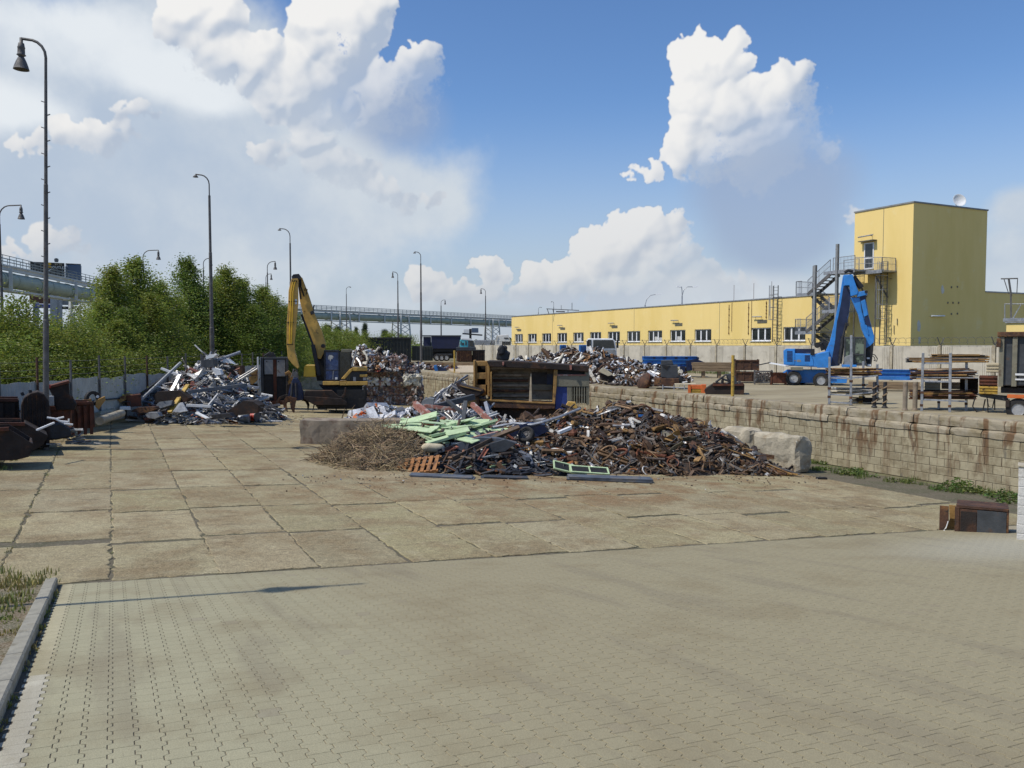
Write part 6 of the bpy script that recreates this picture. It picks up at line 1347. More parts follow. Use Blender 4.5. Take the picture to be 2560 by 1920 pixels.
open_skip('skip', 'tall dark rusty container wall against the sheet fence', 40, 27.5, [(-70, 1000), (45, 1000), (50, 1092), (-70, 1095)], 1.2, 'rustdark', 0, None, .1, 4)
e = Th('rusty_shell', 'dark rusty shell with rounded top and vertical ribs beside the nearest lamp pole', 'scrap shell', 92, 26.8, .1)
e.part('shell', M['rustdark'], [('p', [(52, 1012), (60, 994), (76, 983), (94, 979), (110, 985), (122, 1003), (127, 1034), (124, 1118), (50, 1118)], 0, 1.1)], .03)
for k in range(6): e.part('rib', M['rust'], [('b', 58+k*11, 994 - (8 if 0 < k < 5 else 0) + (6 if k == 5 else 0), 61+k*11, 1112, -.05, 0)], .01)
e.part('stub', M['darksteel'], [('t', [(58, 990, .3), (54, 982, .3)], .05)]); e.part('stub', M['darksteel'], [('t', [(76, 984, .3), (75, 976, .3)], .05)])
e = Th('hopper', 'tilted dark rusty hopper with white box below, leaning by the fence', 'hopper', 155, 29, .12)
e.part('body', M['rustdark'], [('p', [(122, 968), (172, 955), (174, 985), (192, 1008), (186, 1022), (140, 1024), (132, 990)], -.5, .5)], .04)
e.part('edge', M['rustred'], [('p', [(120, 964), (172, 950), (174, 956), (122, 970)], -.55, .55)], .01)
e.part('leg', M['rust'], [('l', ((178, 990, -.3), (196, 1030, -.3)), .08, .08)]); e.part('leg', M['rust'], [('l', ((135, 1020, -.3), (135, 1045, -.3)), .08, .08)])
e.part('white_box', M['galv'], [('b', 117, 988, 136, 1012, -.62, -.3)], .02); e.part('red_part', M['red'], [('c', 122, 964, 5, -.7, -.5)])
open_skip('rusty_bin', 'upright rust red steel bin with ribs at the edge of the slabs', 208, 30.5, [(172, 1008), (233, 1008), (236, 1068), (180, 1072)], 1.3, 'rustred', .15, None, .12, 4)
open_skip('skip', 'low rusty trough between boiler and rust red bin', 148, 28.6, [(118, 1022), (176, 1020), (174, 1056), (122, 1058)], 1.2, 'rustred', 0, None, .12)
e = Th('scrap_tangle', 'tangle of white pipes and rags lying in front of the rust red bin', 'scrap', 165, 27.5, .12); r = random.Random(2); b = MB()
for i in range(46):
    x, y = r.gauss(0, .38), r.gauss(0, .25); b.col = pick(r, SILV)[0]; shape(b, r.choice(('tube', 'sheet', 'bar', 'angle')), r.uniform(.2, .7), r.uniform(.03, .08), r, Matrix.Translation((x, y, .1 + .75*max(0, 1-abs(x)/.75)*r.random())) @ Matrix.Rotation(r.uniform(0, 6.28), 4, 'Z') @ Matrix.Rotation(r.gauss(0, .5), 4, 'X'), 0)
b.build('scrap_core', M['scrapm'], e.o)
e.part('white_pipe', M['white'], [('t', [(118, 1041, -.5), (138, 1044, -.5), (150, 1050, -.5), (170, 1052, -.5)], .035), ('t', [(138, 1045, -.45), (160, 1040, -.45)], .03), ('t', [(150, 1050, -.5), (172, 1060, -.5), (172, 1044, -.5)], .03), ('t', [(160, 1056, -.55), (182, 1058, -.55)], .03)])
e.part('debris', M['darksteel'], [('p', [(120, 1060), (150, 1056), (175, 1070), (180, 1090), (140, 1098), (112, 1094)], -.3, .3)], .05)
e = Th('pulley_frame', 'ochre triangular bracket with black wheel leaning behind the rust red bin', 'machine part', 240, 33, .12)
e.part('frame', M['ochre'], [('p', [(240, 1000), (262, 990), (264, 1000), (246, 1024), (238, 1016)], -.1, .1), ('p', [(205, 1000), (228, 996), (232, 1012), (205, 1012)], -.2, .2)], .02); 
b = MB(); x, zz = e.q(228, 996); b.lathe([(.18, 0), (.3, 0), (.3, .16), (.18, .16)], 20, Matrix.Translation((x, .1, zz)) @ Matrix.Rotation(R_(90), 4, 'X') @ Matrix.Rotation(R_(30), 4, 'Y'), closed=True); b.build('wheel', M['black'], e.o)
e.part('hub_cap', M['white'], [('c', 244, 991, 3.5, -.2, -.15)])
for lb, a, c in (('front one of two pale concrete pipes lying by the silver heap', (249, 1052, 33), (304, 1033, 36)), ('rear one of two pale concrete pipes lying by the silver heap', (243, 1040, 35), (282, 1030, 37))):
    p, q = dep(*a), dep(*c); o_ = p.lerp(q, .5); b = MB(); d = (q-p).normalized(); b.tube([p-o_, q-o_], .17, 18); tag(b.build('concrete_pipe', M['concrete'], None, o_, smooth=False), lb, 'pipe')
e = Th('red_box', 'rust red box with white tray in front left of the silver heap', 'box', 330, 38, 0)
e.part('body', M['rustred'], [('p', [(315, 988), (352, 984), (354, 1014), (318, 1016)], -.4, .4)], .03); e.part('lid', M['ochre'], [('p', [(292, 996), (316, 984), (332, 985), (330, 992), (300, 1006)], -.3, .4)], .02)
e.part('tray', M['white'], [('p', [(300, 1014), (326, 1014), (327, 1022), (299, 1022)], -.7, -.2)], .01); e.part('frame_tube', M['darksteel'], [('t', [(302, 1014, -.6), (308, 1002, -.6), (325, 1002, -.6), (328, 1014, -.6)], .02)])
# pieces on and in front of the silver heap
def sheet_(name, label, pts, D, th, m, cat='metal sheet', lean=0, y0=0):
    px, py = sum(p[0] for p in pts)/len(pts), max(p[1] for p in pts); D -= 1.4 if px < 700 and D < 43 else 0; base = dep(px, py, D); b = MB(); P = []
    for x, y in pts:
        p = dep(x, y, D) - base; P.append((p.dot(RGT), p.z))
    b.prism(P, -th/2, th/2); o = b.build(name, M[m], None, base, -TH, bevel=.006); o.rotation_euler.x = lean; return tag(o, label, cat)
sheet_('bent_sheet', 'brown curved sheet lying at the left foot of the silver heap', [(332, 1027), (350, 1018), (392, 1016), (396, 1022), (375, 1030), (350, 1032)], 39, .5, 'rust')
sheet_('bent_sheet', 'grey blue bent sheet left of the yellow beam', [(392, 1014), (400, 1006), (432, 1002), (430, 1014), (400, 1024)], 39.3, .3, 'slabc', lean=-.3)
sheet_('bent_sheet', 'light crushed hood with cut out right of the yellow beam', [(432, 1030), (446, 1008), (455, 1006), (470, 1028), (458, 1030), (450, 1032)], 39, .12, 'galv', lean=-.3)
sheet_('crushed_tube', 'pale crumpled duct at the foot of the silver heap', [(368, 1036), (376, 1030), (398, 1030), (404, 1040), (392, 1046), (374, 1044)], 38.6, .4, 'galv')
sheet_('dark_trough', 'long dark trough lying in the middle of the silver heap', [(388, 990), (400, 978), (455, 976), (478, 994), (470, 1004), (395, 1006)], 40.2, .5, 'rustdark')
sheet_('dark_crate', 'black engine like block near the top of the silver heap', [(508, 900), (538, 898), (540, 916), (520, 920), (508, 914)], 42.6, .6, 'greydark')
sheet_('white_bonnet', 'white crumpled bonnet at the very top of the silver heap', [(518, 892), (530, 886), (545, 886), (538, 894), (520, 898)], 42.8, .5, 'white')
sheet_('white_wing', 'white torn car wing right of the heap top', [(556, 906), (562, 896), (573, 898), (588, 910), (578, 908), (566, 906), (558, 912)], 43.5, .35, 'white')
sheet_('white_plate', 'white twisted plate high on the right of the silver heap', [(532, 922), (540, 920), (552, 924), (557, 936), (545, 938)], 42.2, .3, 'white')
sheet_('rusty_crate', 'ochre edged dark crate behind the right of the silver heap', [(568, 916), (606, 914), (608, 940), (570, 942)], 45, .8, 'rust')
sheet_('dark_box', 'black box tilted at the right foot of the silver heap', [(575, 1026), (618, 1000), (640, 1002), (655, 1012), (650, 1030), (585, 1038)], 40.6, 1.0, 'rustdark')
sheet_('low_trough', 'grey trough lying at the front right foot of the silver heap', [(530, 1036), (578, 1032), (586, 1042), (540, 1046)], 39.0, .5, 'darksteel')
e = Th('cable_drum', 'grey faced reel with red core at the right foot of the silver heap', 'drum', 632, 40.5)
b = MB(); s_ = e.D/F; Mx = Matrix.Translation((.12, -.1, .30)) @ Matrix.Rotation(R_(62), 4, 'Z') @ Matrix.Rotation(R_(90), 4, 'X'); b.lathe([(0, 0), (.29, 0), (.29, .05), (0, .05)], 26, Mx); b.build('flange', M['greydark'], e.o)
b = MB(); b.lathe([(.2, .05), (.21, .4)], 22, Mx @ Matrix.Translation((0, 0, -.45))); b.build('core', M['red'], e.o); b = MB(); b.lathe([(0, 0), (.27, 0), (.27, .05), (0, .05)], 26, Mx @ Matrix.Translation((0, 0, -.47))); b.build('flange', M['darksteel'], e.o)
e = Th('small_drum', 'small grey cylinder lying left of the cable drum', 'drum', 594, 40); b = MB(); b.lathe([(0, 0), (.19, 0), (.2, .02), (.2, .5), (.19, .52), (0, .52)], 22, Matrix.Translation((0, 0, .2)) @ Matrix.Rotation(R_(70), 4, 'Z') @ Matrix.Rotation(R_(90), 4, 'X')); b.build('shell', M['galv'], e.o)
e.part('foot', M['galv'], [('b', 598, 1034, 625, 1041, -.1, .1)], .01)
for lb, a, c in (('thin black rod pointing right off the cable drum', (662, 1012, 40.5), (706, 1028, 40)), ('second thin black rod lying below another one', (650, 1018, 40.3), (702, 1029, 39.8))): rod('steel_rod', lb, a, c, .05, .05, 'darksteel')
# tall tank halves left of the yellow excavator
e = Th('tank_cabinet', 'tall grey open cabinet with white edge and black opening left of the yellow excavator', 'cabinet', 690, 51, -.35)
e.part('back_panel', M['greydark'], [('b', 652, 893, 722, 1000, .5, .6), ('b', 652, 893, 660, 1000, -.6, .5), ('b', 714, 893, 722, 1000, -.6, .5), ('b', 660, 893, 714, 898, -.6, .5)], .01)
e.part('front_panel', M['grey'], [('b', 661, 899, 683, 935, -.58, -.5), ('b', 692, 899, 713, 940, -.58, -.5)], .01); e.part('rust_seam', M['rustred'], [('b', 683, 899, 692, 1000, -.56, -.5)])
e.part('white_edge', M['white'], [('b', 643, 892, 648, 962, -.7, -.55)], .01); e.part('edge_rail', M['galv'], [('b', 650, 892, 653, 965, -.68, -.6)])
e.part('opening', M['black'], [('p', [(658, 938), (713, 934), (716, 1005), (655, 1005)], -.5, .3)]); e.part('bolt', M['black'], [('c', 667, 903, 1.5, -.62, -.57)]); e.part('bolt', M['black'], [('c', 696, 903, 1.5, -.62, -.57)])
e.part('wire_bundle', M['darksteel'], [('t', [(652, 876, -.3), (658, 869, -.3), (672, 876, -.3), (682, 886, -.3)], .02), ('t', [(660, 890, -.3), (675, 880, -.3), (684, 888, -.3)], .05), ('p', [(664, 892), (670, 884), (684, 880), (690, 892)], -.4, .2)], .02)
e.part('rust_skirt', M['rustred'], [('p', [(640, 1000), (718, 1000), (716, 1010), (648, 1010)], -.7, .5)], .02)
e = Th('ochre_hood', 'ochre polygonal steel hood standing between silver heap and tall cabinet', 'machine part', 628, 50, -.3); e.part('hood', M['ochre'], [('p', [(620, 930), (632, 920), (644, 922), (644, 950), (630, 962), (624, 955)], -.4, .5)], .03); e.part('seam', M['rust'], [('b', 622, 936, 644, 938, -.42, -.40)]); e.part('base', M['rustdark'], [('b', 622, 960, 645, 1008, -.3, .4)], .02)
e = Th('ochre_wheel_guard', 'ochre curved guard with black slot beside the hanging grab', 'machine part', 720, 50.6, -.4); e.part('guard', M['ochre'], [('p', [(712, 932), (722, 926), (732, 936), (732, 955), (722, 962), (718, 948)], -.2, .3)], .02); e.part('slot', M['black'], [('p', [(714, 940), (719, 936), (722, 950), (718, 955)], -.25, -.2)]); e.part('stand', M['rustdark'], [('b', 716, 960, 730, 1005, -.2, .2)], .02)

# ------------------------------------------------------------------ blocks, box, pillar
rough_block('concrete_block', 'long brown concrete block left of the brushwood heap', 880, 32.4, 4.0, 1.1, 1.02, .03, 3, round_=.02, amp=.03, mt=M['concbrown'])  # darker brown concrete carries the shade of the front face
c_ = low(1990, 1184)
for i, (lb, L, W_, Hh, dy, dx) in enumerate((('large eroded concrete block nearest, at the right tip of the brown heap', 2.2, .8, 1.34, 1.1, 0), ('second eroded concrete block between the nearest block and the brown heap', 1.5, .85, 1.40, 3.0, -.12), ('third low concrete block half hidden behind the brown heap', 1.7, .8, 1.2, 4.7, -.1))):
    o = rough_block('concrete_block', lb, 1900, 30, L, W_, Hh, 0, 12+i*11, round_=.10, amp=.075); o.location = (c_.x + W_/2 + dx, c_.y + dy, zlow(c_.x + .4) - .02); o.rotation_euler.z = R_(-90) + .03
e = Th('steel_box', 'rusty open steel cabinet lying on the slabs by the white pillar', 'steel box', 2430, 18.9)
bx0 = e.part('body', M['rust'], [('b', 2392, 1266, 2520, 1334, -.28, -.26), ('b', 2392, 1264, 2520, 1268, -.28, .5), ('b', 2390, 1334, 2520, 1341, -.28, .5), ('b', 2515, 1268, 2520, 1335, -.26, .5), ('b', 2390, 1268, 2520, 1334, .48, .5), ('b', 2388, 1262, 2397, 1341, -.3, -.2)], .006)
e.part('panel', M['rustdark'], [('b', 2402, 1272, 2440, 1326, -.295, -.282)], .004, parent=bx0); e.part('panel', M['greydark'], [('b', 2443, 1270, 2514, 1332, -.292, -.282)], .004, parent=bx0)
e.part('open_door', M['rust'], [('p', [(2350, 1262), (2372, 1264), (2372, 1300), (2360, 1322), (2348, 1324)], -.1, -.07), ('l', ((2371, 1264, -.12), (2371, 1302, -.12)), .02, .02)], .004); e.part('flange', M['ochre'], [('p', [(2372, 1264), (2390, 1266), (2390, 1334), (2364, 1326), (2374, 1300)], .1, .13)], .004)
e.part('white_edge', M['white'], [('t', [(2371, 1300, -.15), (2366, 1316, -.16), (2360, 1322, -.18), (2386, 1334, -.3)], .012)])
e = Th('block_pillar', 'whitewashed concrete block pillar at the right picture edge', 'pillar', 2569, 17.2, -.80); b = MB(); r = random.Random(6)
for k in range(9):
    b.col = (1, 1, .99); b.box((.12 + r.uniform(-.006, .006), r.uniform(-.006, .006), .1 + k*.2), (.42, .42, .19)); b.box((.12, 0, .2+k*.2), (.40, .40, .03))
b.build('shaft', mat('whitewashed blocks', (.62, .60, .55), .9, 0, .15, 3, (.40, .37, .31), 3, .55, .7, bump=.35), e.o, bevel=.012); b = MB(); b.box((.12, 0, 1.84), (.46, .46, .05)); b.build('cap', M['concrete'], e.o, bevel=.015)

# ------------------------------------------------------------------ odd pieces around the big heap
e = Th('loose_car_wheel', 'black car wheel with steel rim leaning in the dark tangle', 'car wheel', 1318, 28.4, zlow(dep(1318, 862, 28.4).x)+.75)
Mx = Matrix.Translation((0, 0, .25)) @ Matrix.Rotation(R_(-18), 4, 'Z') @ Matrix.Rotation(R_(62), 4, 'X'); b = MB(); b.lathe([(.18, 0), (.25, -.02), (.29, .02), (.30, .09), (.29, .16), (.25, .2), (.18, .18)], 28, Mx, closed=True); b.build('tyre', M['tyre'], e.o, smooth=True)
b = MB(); b.lathe([(0, .13), (.05, .13), (.07, .10), (.12, .12), (.15, .11), (.17, .16), (.195, .18), (.19, .05)], 28, Mx); rm = b.build('rim', M['galvdark'], e.o)
for k in range(9): a = k/9*6.283; bb = MB(); bb.lathe([(.018, 0), (.018, .012), (0, .012)], 8, Mx @ Matrix.Translation((.135*math.cos(a), .135*math.sin(a), .112))); bb.build('rim_hole', M['black'], rm)
sheet_('car_fender', 'blue black crushed car side behind the car wheel', [(1262, 1082), (1285, 1064), (1320, 1056), (1362, 1060), (1368, 1078), (1340, 1090), (1280, 1096)], 28.9, .5, 'bluedark', 'car part')
sheet_('black_sheet', 'dark slate sheet arching over the black tangle', [(1120, 1124), (1150, 1104), (1200, 1092), (1245, 1094), (1292, 1106), (1270, 1112), (1210, 1112), (1160, 1126)], 27.6, .4, 'slabc')
sheet_('black_sheet', 'lower dark sheet below the arched slate sheet', [(1210, 1112), (1262, 1098), (1290, 1108), (1262, 1128), (1225, 1130)], 27.2, .2, 'greydark')
sheet_('grey_pipe_half', 'grey curved duct half standing before the small pale heap', [(1052, 1018), (1058, 1000), (1072, 994), (1086, 996), (1084, 1022), (1060, 1024)], 38, .5, 'grey')
e = Th('bath_tub', 'tan half shell like a small tub on the pile beside the brushwood', 'tub', 1082, 26.9, zlow(dep(1082, 862, 26.9).x)+.62)
b = MB(); n = 14; L, R0 = .8, .17; vs = []; ns = 11
for i in range(ns):
    t = i/(ns-1)*2-1; rr = R0*math.sqrt(max(.02, 1-abs(t)**4))
    for j in range(n): a = math.pi*j/(n-1); vs.append((t*L/2, math.cos(a)*rr*1.1, math.sin(a)*rr))
b.add(vs, [(i*n+j, i*n+j+1, (i+1)*n+j+1, (i+1)*n+j) for i in range(ns-1) for j in range(n-1)]); o = b.build('tub_shell', M['foam'], e.o, smooth=True); sd = o.modifiers.new('thick', 'SOLIDIFY'); sd.thickness = .02; o.rotation_euler = (R_(128), R_(4), 0)
e = Th('foam_block', 'long dirty cream foam piece lying under the press', 'foam block', 1308, 33, zlow(dep(1308, 862, 33).x)+.75); b = MB(); b.box((0, 0, .09), (.72, .3, .2)); b.build('block', M['foam'], e.o, bevel=.05)
e = Th('yellow_casing', 'dirty yellow casing on top of the brown heap below the grille', 'casing', 1424, 31.2, zlow(dep(1424, 862, 31.2).x)+1.05); e.part('casing', M['yellowm'], [('p', [(1415, 1012), (1420, 1004), (1438, 1005), (1446, 1022), (1418, 1024)], -.1, .2)], .015)
e = Th('pallet', 'orange brown wooden pallet lying tilted at the front of the brushwood', 'pallet', 1045, 25.6)
for k in range(7): b = MB(); b.box((-.62 + k*.2, 0, .09), (.12, .9, .022)); b.build('slat', M['palletwood'], e.o, bevel=.003)
for k in range(3): b = MB(); b.box((0, -.4 + k*.4, .04), (1.4, .09, .07)); b.build('bearer', M['palletwood'], e.o, bevel=.003)
e.o.rotation_euler = (R_(24), R_(-7), -TH-.12); e.o.location.z += .12
def flat_plate(label, px, D, L, W_, n, turn, m='slabc'):
    p = low(px, 862 + 1); p = loc2(px, D); b = MB(); r_ = random.Random(int(px))
    for k in range(n): b.box((r_.uniform(-.05, .05), r_.uniform(-.03, .03), .02+k*.035), (L, W_, .025), Matrix.Rotation(r_.gauss(0, .015), 3, 'Z'))
    o = b.build('grey_plate', M[m], None, p, -TH + turn, bevel=.003); o.rotation_euler.y = math.atan(TILT*.9); return tag(o, label, 'plate')
flat_plate('flat slate coloured plate on the slabs in front of the pallet', 1105, 24.4, 1.9, .5, 2, -.02); flat_plate('narrow dark green grey plate beside a wider slate one', 1260, 24.7, 1.35, .42, 2, .05, 'greydark'); flat_plate('stack of slate plates on the slabs in front of the brown heap', 1525, 25.0, 2.6, .55, 4, .03)
for lb, a, L, W_, m, ry in (('left pale green window frame at the front of the heap', (1425, 1152, 25.8), 1.1, .5, 'gboard', .25), ('right pale green window frame with dark panes at the front of the heap', (1475, 1160, 25.6), 1.25, .4, 'gboard', .08)):
    e = Th('window_frame', lb, 'window frame', a[0], a[2]); b = MB(); t = .05
    for x0, x1, y0, y1 in ((-L/2, L/2, -W_/2, -W_/2+t), (-L/2, L/2, W_/2-t, W_/2), (-L/2, -L/2+t, -W_/2+t, W_/2-t), (L/2-t, L/2, -W_/2+t, W_/2-t), (-.02, .02, -W_/2+t, W_/2-t)): b.bb(x0, x1, y0, y1, 0, .05)
    b.build('frame', M[m], e.o, bevel=.004); b = MB(); b.bb(-L/2+t, L/2-t, -W_/2+t, W_/2-t, .015, .02); b.build('pane', M['black'], e.o); e.o.location.z += .22; e.o.rotation_euler = (R_(24), ry, -TH+.1)
o = loc2(2060, 27.4); b = MB(); b.box((0, 0, .04), (.34, .16, .07)); tag(b.build('dark_brick', M['black'], None, o, -TH+.1, bevel=.006), 'small dark brick lying alone on the slabs right of the concrete blocks', 'brick')
# ------------------------------------------------------------------ upper yard, in front of the concrete fence
def bundle(name, label, cat, px, D, n, L, w, m, cols, z=UZ, turn=0, gap=.02, jit=.05, kind='beam', group=None, part='beam'):
    e = Th(name, label, cat, px, D, z, group, turn); r = random.Random(int(px*3)); k = 0
    for i in range(n):
        row, c = divmod(i, cols); b = MB(); x = r.uniform(-jit, jit); y = c*(w+gap); zz = .06 + w/2 + row*(w+gap*.3)
        if kind == 'beam': b.box((x, y, zz), (L*r.uniform(.95, 1.03), w, w*.96))
        elif kind == 'hbeam': b.box((x, y, zz+w*.43), (L, w, w*.12)); b.box((x, y, zz-w*.43), (L, w, w*.12)); b.box((x, y, zz), (L, w*.12, w*.75))
        else: b.tube([(x-L/2, y, zz), (x+L/2, y, zz)], w/2, 10)
        b.build(part, M[m], e.o)
    return e
e = bundle('blue_beams', 'stack of blue steel beams lying left of the timber stack by the fence', 'steel beams', 1676, 62, 12, 4.1, .26, 'bluebeam', 4, z=UZ+.72, turn=.12, kind='hbeam')
for x in (1628, 1668, 1710): e.part('bearer', M['wood'], [('b', x, 921, x+9, 945, 0, 1.1)], .01)
e.part('spacer', M['bluedark'], [('b', x, 893, x+6, 899, -.1, 1.2) for x in (1632, 1659, 1687, 1713, 1742)] )
e.part('end_piece', M['bluedark'], [('p', [(1714, 902), (1740, 897), (1762, 906), (1750, 912), (1736, 925), (1716, 928)], -.3, .4), ('b', 1700, 915, 1712, 930, -.3, .1)], .02)
e = bundle('timber_stack', 'long stack of weathered timber beams between blue beams and rusty bins', 'timber', 1792, 60, 9, 3.4, .22, 'wood', 3, z=UZ+.42, turn=.1)
for x in (1755, 1795, 1830): e.part('bearer', M['wood'], [('b', x, 929, x+8, 945, 0, .7)], .01)
bundle('blue_beams', 'blue steel beams lying right of the blue excavator', 'steel beams', 2232, 47, 8, 2.7, .2, 'bluebeam', 4, z=UZ+.55, turn=-.1, kind='hbeam')
bundle('blue_beams', 'light blue beam on timber behind the two auger posts', 'steel beams', 2238, 42.5, 2, 1.7, .18, 'bluebeam', 2, z=UZ+.55, turn=0)
bundle('timber_stack', 'low timber bearers lying under the blue beams', 'timber', 2236, 43.5, 3, 2.6, .2, 'wood', 2)
def steel_bin(label, px, D, z, w, h_, m='rust', group='rusty steel transport bins stacked by the fence', mesh=False):
    e = Th('transport_bin', label, 'steel bin', px, D, z, group, .05); d = w*.8
    if not mesh:
        b = MB(); 
        for x0, x1, y0, y1 in ((-w/2, w/2, 0, .03), (-w/2, w/2, d-.03, d), (-w/2, -w/2+.03, .03, d-.03), (w/2-.03, w/2, .03, d-.03)): b.bb(x0, x1, y0, y1, .12, h_)
        b.bb(-w/2, w/2, 0, d, .10, .13); b.build('side_wall', M[m], e.o)
        for k in range(1, 3): b = MB(); b.bb(-w/2 + w*k/3-.03, -w/2 + w*k/3+.03, -.03, 0, .12, h_); b.build('stiffener', M[m], e.o)
    else:
        b = MB()
        for k in range(9):
            t = k/8; b.bar((-w/2+w*t, 0, .12), (-w/2+w*t, 0, h_), .02); b.bar((-w/2, 0, .12+(h_-.12)*t), (w/2, 0, .12+(h_-.12)*t), .02)
            b.bar((-w/2+w*t, d, .12), (-w/2+w*t, d, h_), .02); b.bar((-w/2, d*t, .12), (-w/2, d*t, h_), .02); b.bar((w/2, d*t, .12), (w/2, d*t, h_), .02)
        b.build('mesh_side', M['galvdark'], e.o); r = random.Random(8); b = MB()
        for k in range(90): b.col = pick(r, MIX)[0]; shape(b, r.choice(('sheet', 'lump', 'plate')), .22, .16, r, Matrix.Translation((r.uniform(-w*.4, w*.4), r.uniform(.1, d-.1), r.uniform(.15, h_*.85))) @ Matrix.Rotation(r.uniform(0, 6), 4, 'X'), 0)
        b.build('filling', M['scrapm'], e.o)
    for x in (-w/2, w/2):
        for y in (0, d): bb = MB(); bb.bb(x-.04, x+.04, y-.04, y+.04, 0, h_+.08); bb.build('corner_post', M[m], e.o)
    for y in (-.03, d+.03): b = MB(); b.bar((-w/2, y, h_), (w/2, y, h_), .06); b.build('top_rail', M[m], e.o)
    return e
s_ = 52/F
steel_bin('lower dark rusty steel bin of the stack of two by the fence', 1870, 52, UZ, 56*s_, .68); steel_bin('upper dark rusty steel bin with four corner stubs, of the stack of two', 1868, 52, UZ+.72, 56*s_, .72)
steel_bin('mesh sided crate full of pale scrap left of the blue excavator', 1910, 50, UZ, 40*s_, .8, 'galvdark', None, True); steel_bin('low orange brown steel bin beside the rear of the blue excavator', 1948, 49.5, UZ, 34*s_, .72, 'rustred', None)
for lb, a, c, w, h_, m in (('long white plank lying on the bins left of the blue excavator', (1922, 907, 49.6), (1968, 915, 48.6), .35, .06, 'white'), ('thin dark bar lying across the mesh crate', (1890, 914, 49.4), (1926, 906, 49.4), .06, .06, 'darksteel')): rod('plank', lb, a, c, w, h_, m, cat='plank')
# along the top of the retaining wall
for lb, px, y0, y1, D in (('yellow painted post on the wall top before the dark skip', 1833, 888, 994, 38.6), ('pale yellow post far along the wall top near the navy trailer', 1136, 876, 940, 71)):
    e = Th('marker_post', lb, 'post', px, D, UZ); (x, z0), (_, z1_) = e.q(px, y1), e.q(px, y0); b = MB(); b.tube([(0, 0, z0), (0, 0, z1_)], .075, 12); b.build('post', M['yellowpost'], e.o); b = MB(); b.bb(-.12, .12, -.12, .12, max(z0-.02, -.02), z0+.03); b.build('foot_plate', M['rust'], e.o)
e = open_skip('skip', 'dark rusty skip full of black parts on the wall top right of the orange crates', 1815, 40, [(1762, 975), (1782, 962), (1860, 962), (1858, 1000), (1770, 1000)], 1.4, 'rustdark', 0, None, UZ)
e = Th('black_chute', 'black curved plate and pipes standing in the dark skip on the wall', 'scrap', 1835, 40.6, UZ+.2)
e.part('plate', M['greydark'], [('p', [(1816, 936), (1824, 934), (1838, 942), (1845, 962), (1842, 975), (1824, 975), (1822, 950)], -.2, .2)], .02); e.part('pipe', M['galvdark'], [('t', [(1848, 952, -.1), (1848, 974, -.1)], .07), ('t', [(1842, 978, -.2), (1858, 962, -.2)], .06)])
e = Th('tripod_frame', 'dark triangular tube frame lying on the skip on the wall', 'frame', 1808, 40.4, UZ+.4); e.part('frame', M['darksteel'], [('t', [(1789, 956, 0), (1815, 936, 0), (1822, 954, 0)], .05), ('t', [(1789, 956, 0), (1812, 962, 0), (1824, 955, 0)], .05), ('t', [(1803, 946, 0), (1820, 952, 0)], .05), ('t', [(1806, 950, 0), (1806, 968, 0)], .07)])
e = Th('orange_crate', 'orange and yellow slatted steel crate on the wall top', 'crate', 1742, 41.6, UZ); e.part('end_frame', M['orange'], [('b', 1720, 962, 1764, 972, -.3, .3), ('b', 1753, 961, 1765, 985, -.35, .4), ('b', 1720, 962, 1727, 985, -.35, .4)], .01); 
for k in range(3): e.part('slat', M['yellowpost'], [('b', 1727, 973+k*4.6, 1753, 976.2+k*4.6, -.3, -.25)])
e.part('rear_panel', M['rustdark'], [('b', 1727, 966, 1753, 986, .2, .25)]); e.part('tarp', M['white'], [('p', [(1749, 986), (1770, 987), (1771, 991), (1749, 990)], -.5, -.2)], .01)
e = Th('guard_rail', 'grey tube guard rail with pale dusty sheet on the wall top', 'railing', 1684, 43.6, UZ); e.part('upright', M['galv'], [('l', ((1657, 962, 0), (1657, 982, 0)), .09, .05), ('l', ((1685, 962, 0), (1685, 985, 0)), .09, .05), ('l', ((1711, 962, 0), (1711, 986, 0)), .07, .05)], .005); e.part('top_rail', M['galv'], [('t', [(1657, 967, 0), (1685, 969, 0), (1711, 970, 0)], .03)]); e.part('sheet', M['foam'], [('p', [(1686, 960), (1740, 959), (1742, 964), (1700, 964), (1696, 974), (1690, 974)], .3, .7)], .02)
e = Th('scrap_tank', 'round rust brown tank end lying on the wall top', 'tank', 1612, 46, UZ); b = MB(); b.lathe([(.0, 0), (.30, .02), (.5, .12), (.56, .3), (.5, .44), (.28, .6), (0, .66)], 26, Matrix.Translation((0, 0, .32)) @ Matrix.Rotation(R_(-65), 4, 'Y') @ Matrix.Rotation(R_(20), 4, 'X') @ Matrix.Translation((0, 0, -.3)), 0); b.build('shell', M['rust'], e.o, smooth=True); b = MB(); b.lathe([(.56, .28), (.575, .29), (.575, .33), (.56, .34)], 26, Matrix.Translation((0, 0, .32)) @ Matrix.Rotation(R_(-65), 4, 'Y') @ Matrix.Rotation(R_(20), 4, 'X') @ Matrix.Translation((0, 0, -.3)), closed=True); b.build('seam', M['rustred'], e.o)
e = Th('pump_unit', 'charcoal machine housing on a rusty base at the right end of the upper heap', 'machine', 1674, 45.5, UZ)
e.part('housing', M['greydark'], [('p', [(1652, 914), (1694, 912), (1695, 944), (1670, 945), (1652, 942)], -.5, .6), ('p', [(1653, 901), (1680, 900), (1684, 912), (1652, 914)], -.4, .5)], .03); e.part('panel', M['black'], [('p', [(1655, 914), (1675, 914), (1666, 924)], -.53, -.5)]); e.part('base', M['rust'], [('b', 1636, 944, 1698, 964, -.7, .8)], .03); e.part('motor', M['black'], [('b', 1690, 940, 1704, 958, -.5, .5), ('c', 1700, 948, 5, -.7, -.4)], .02)
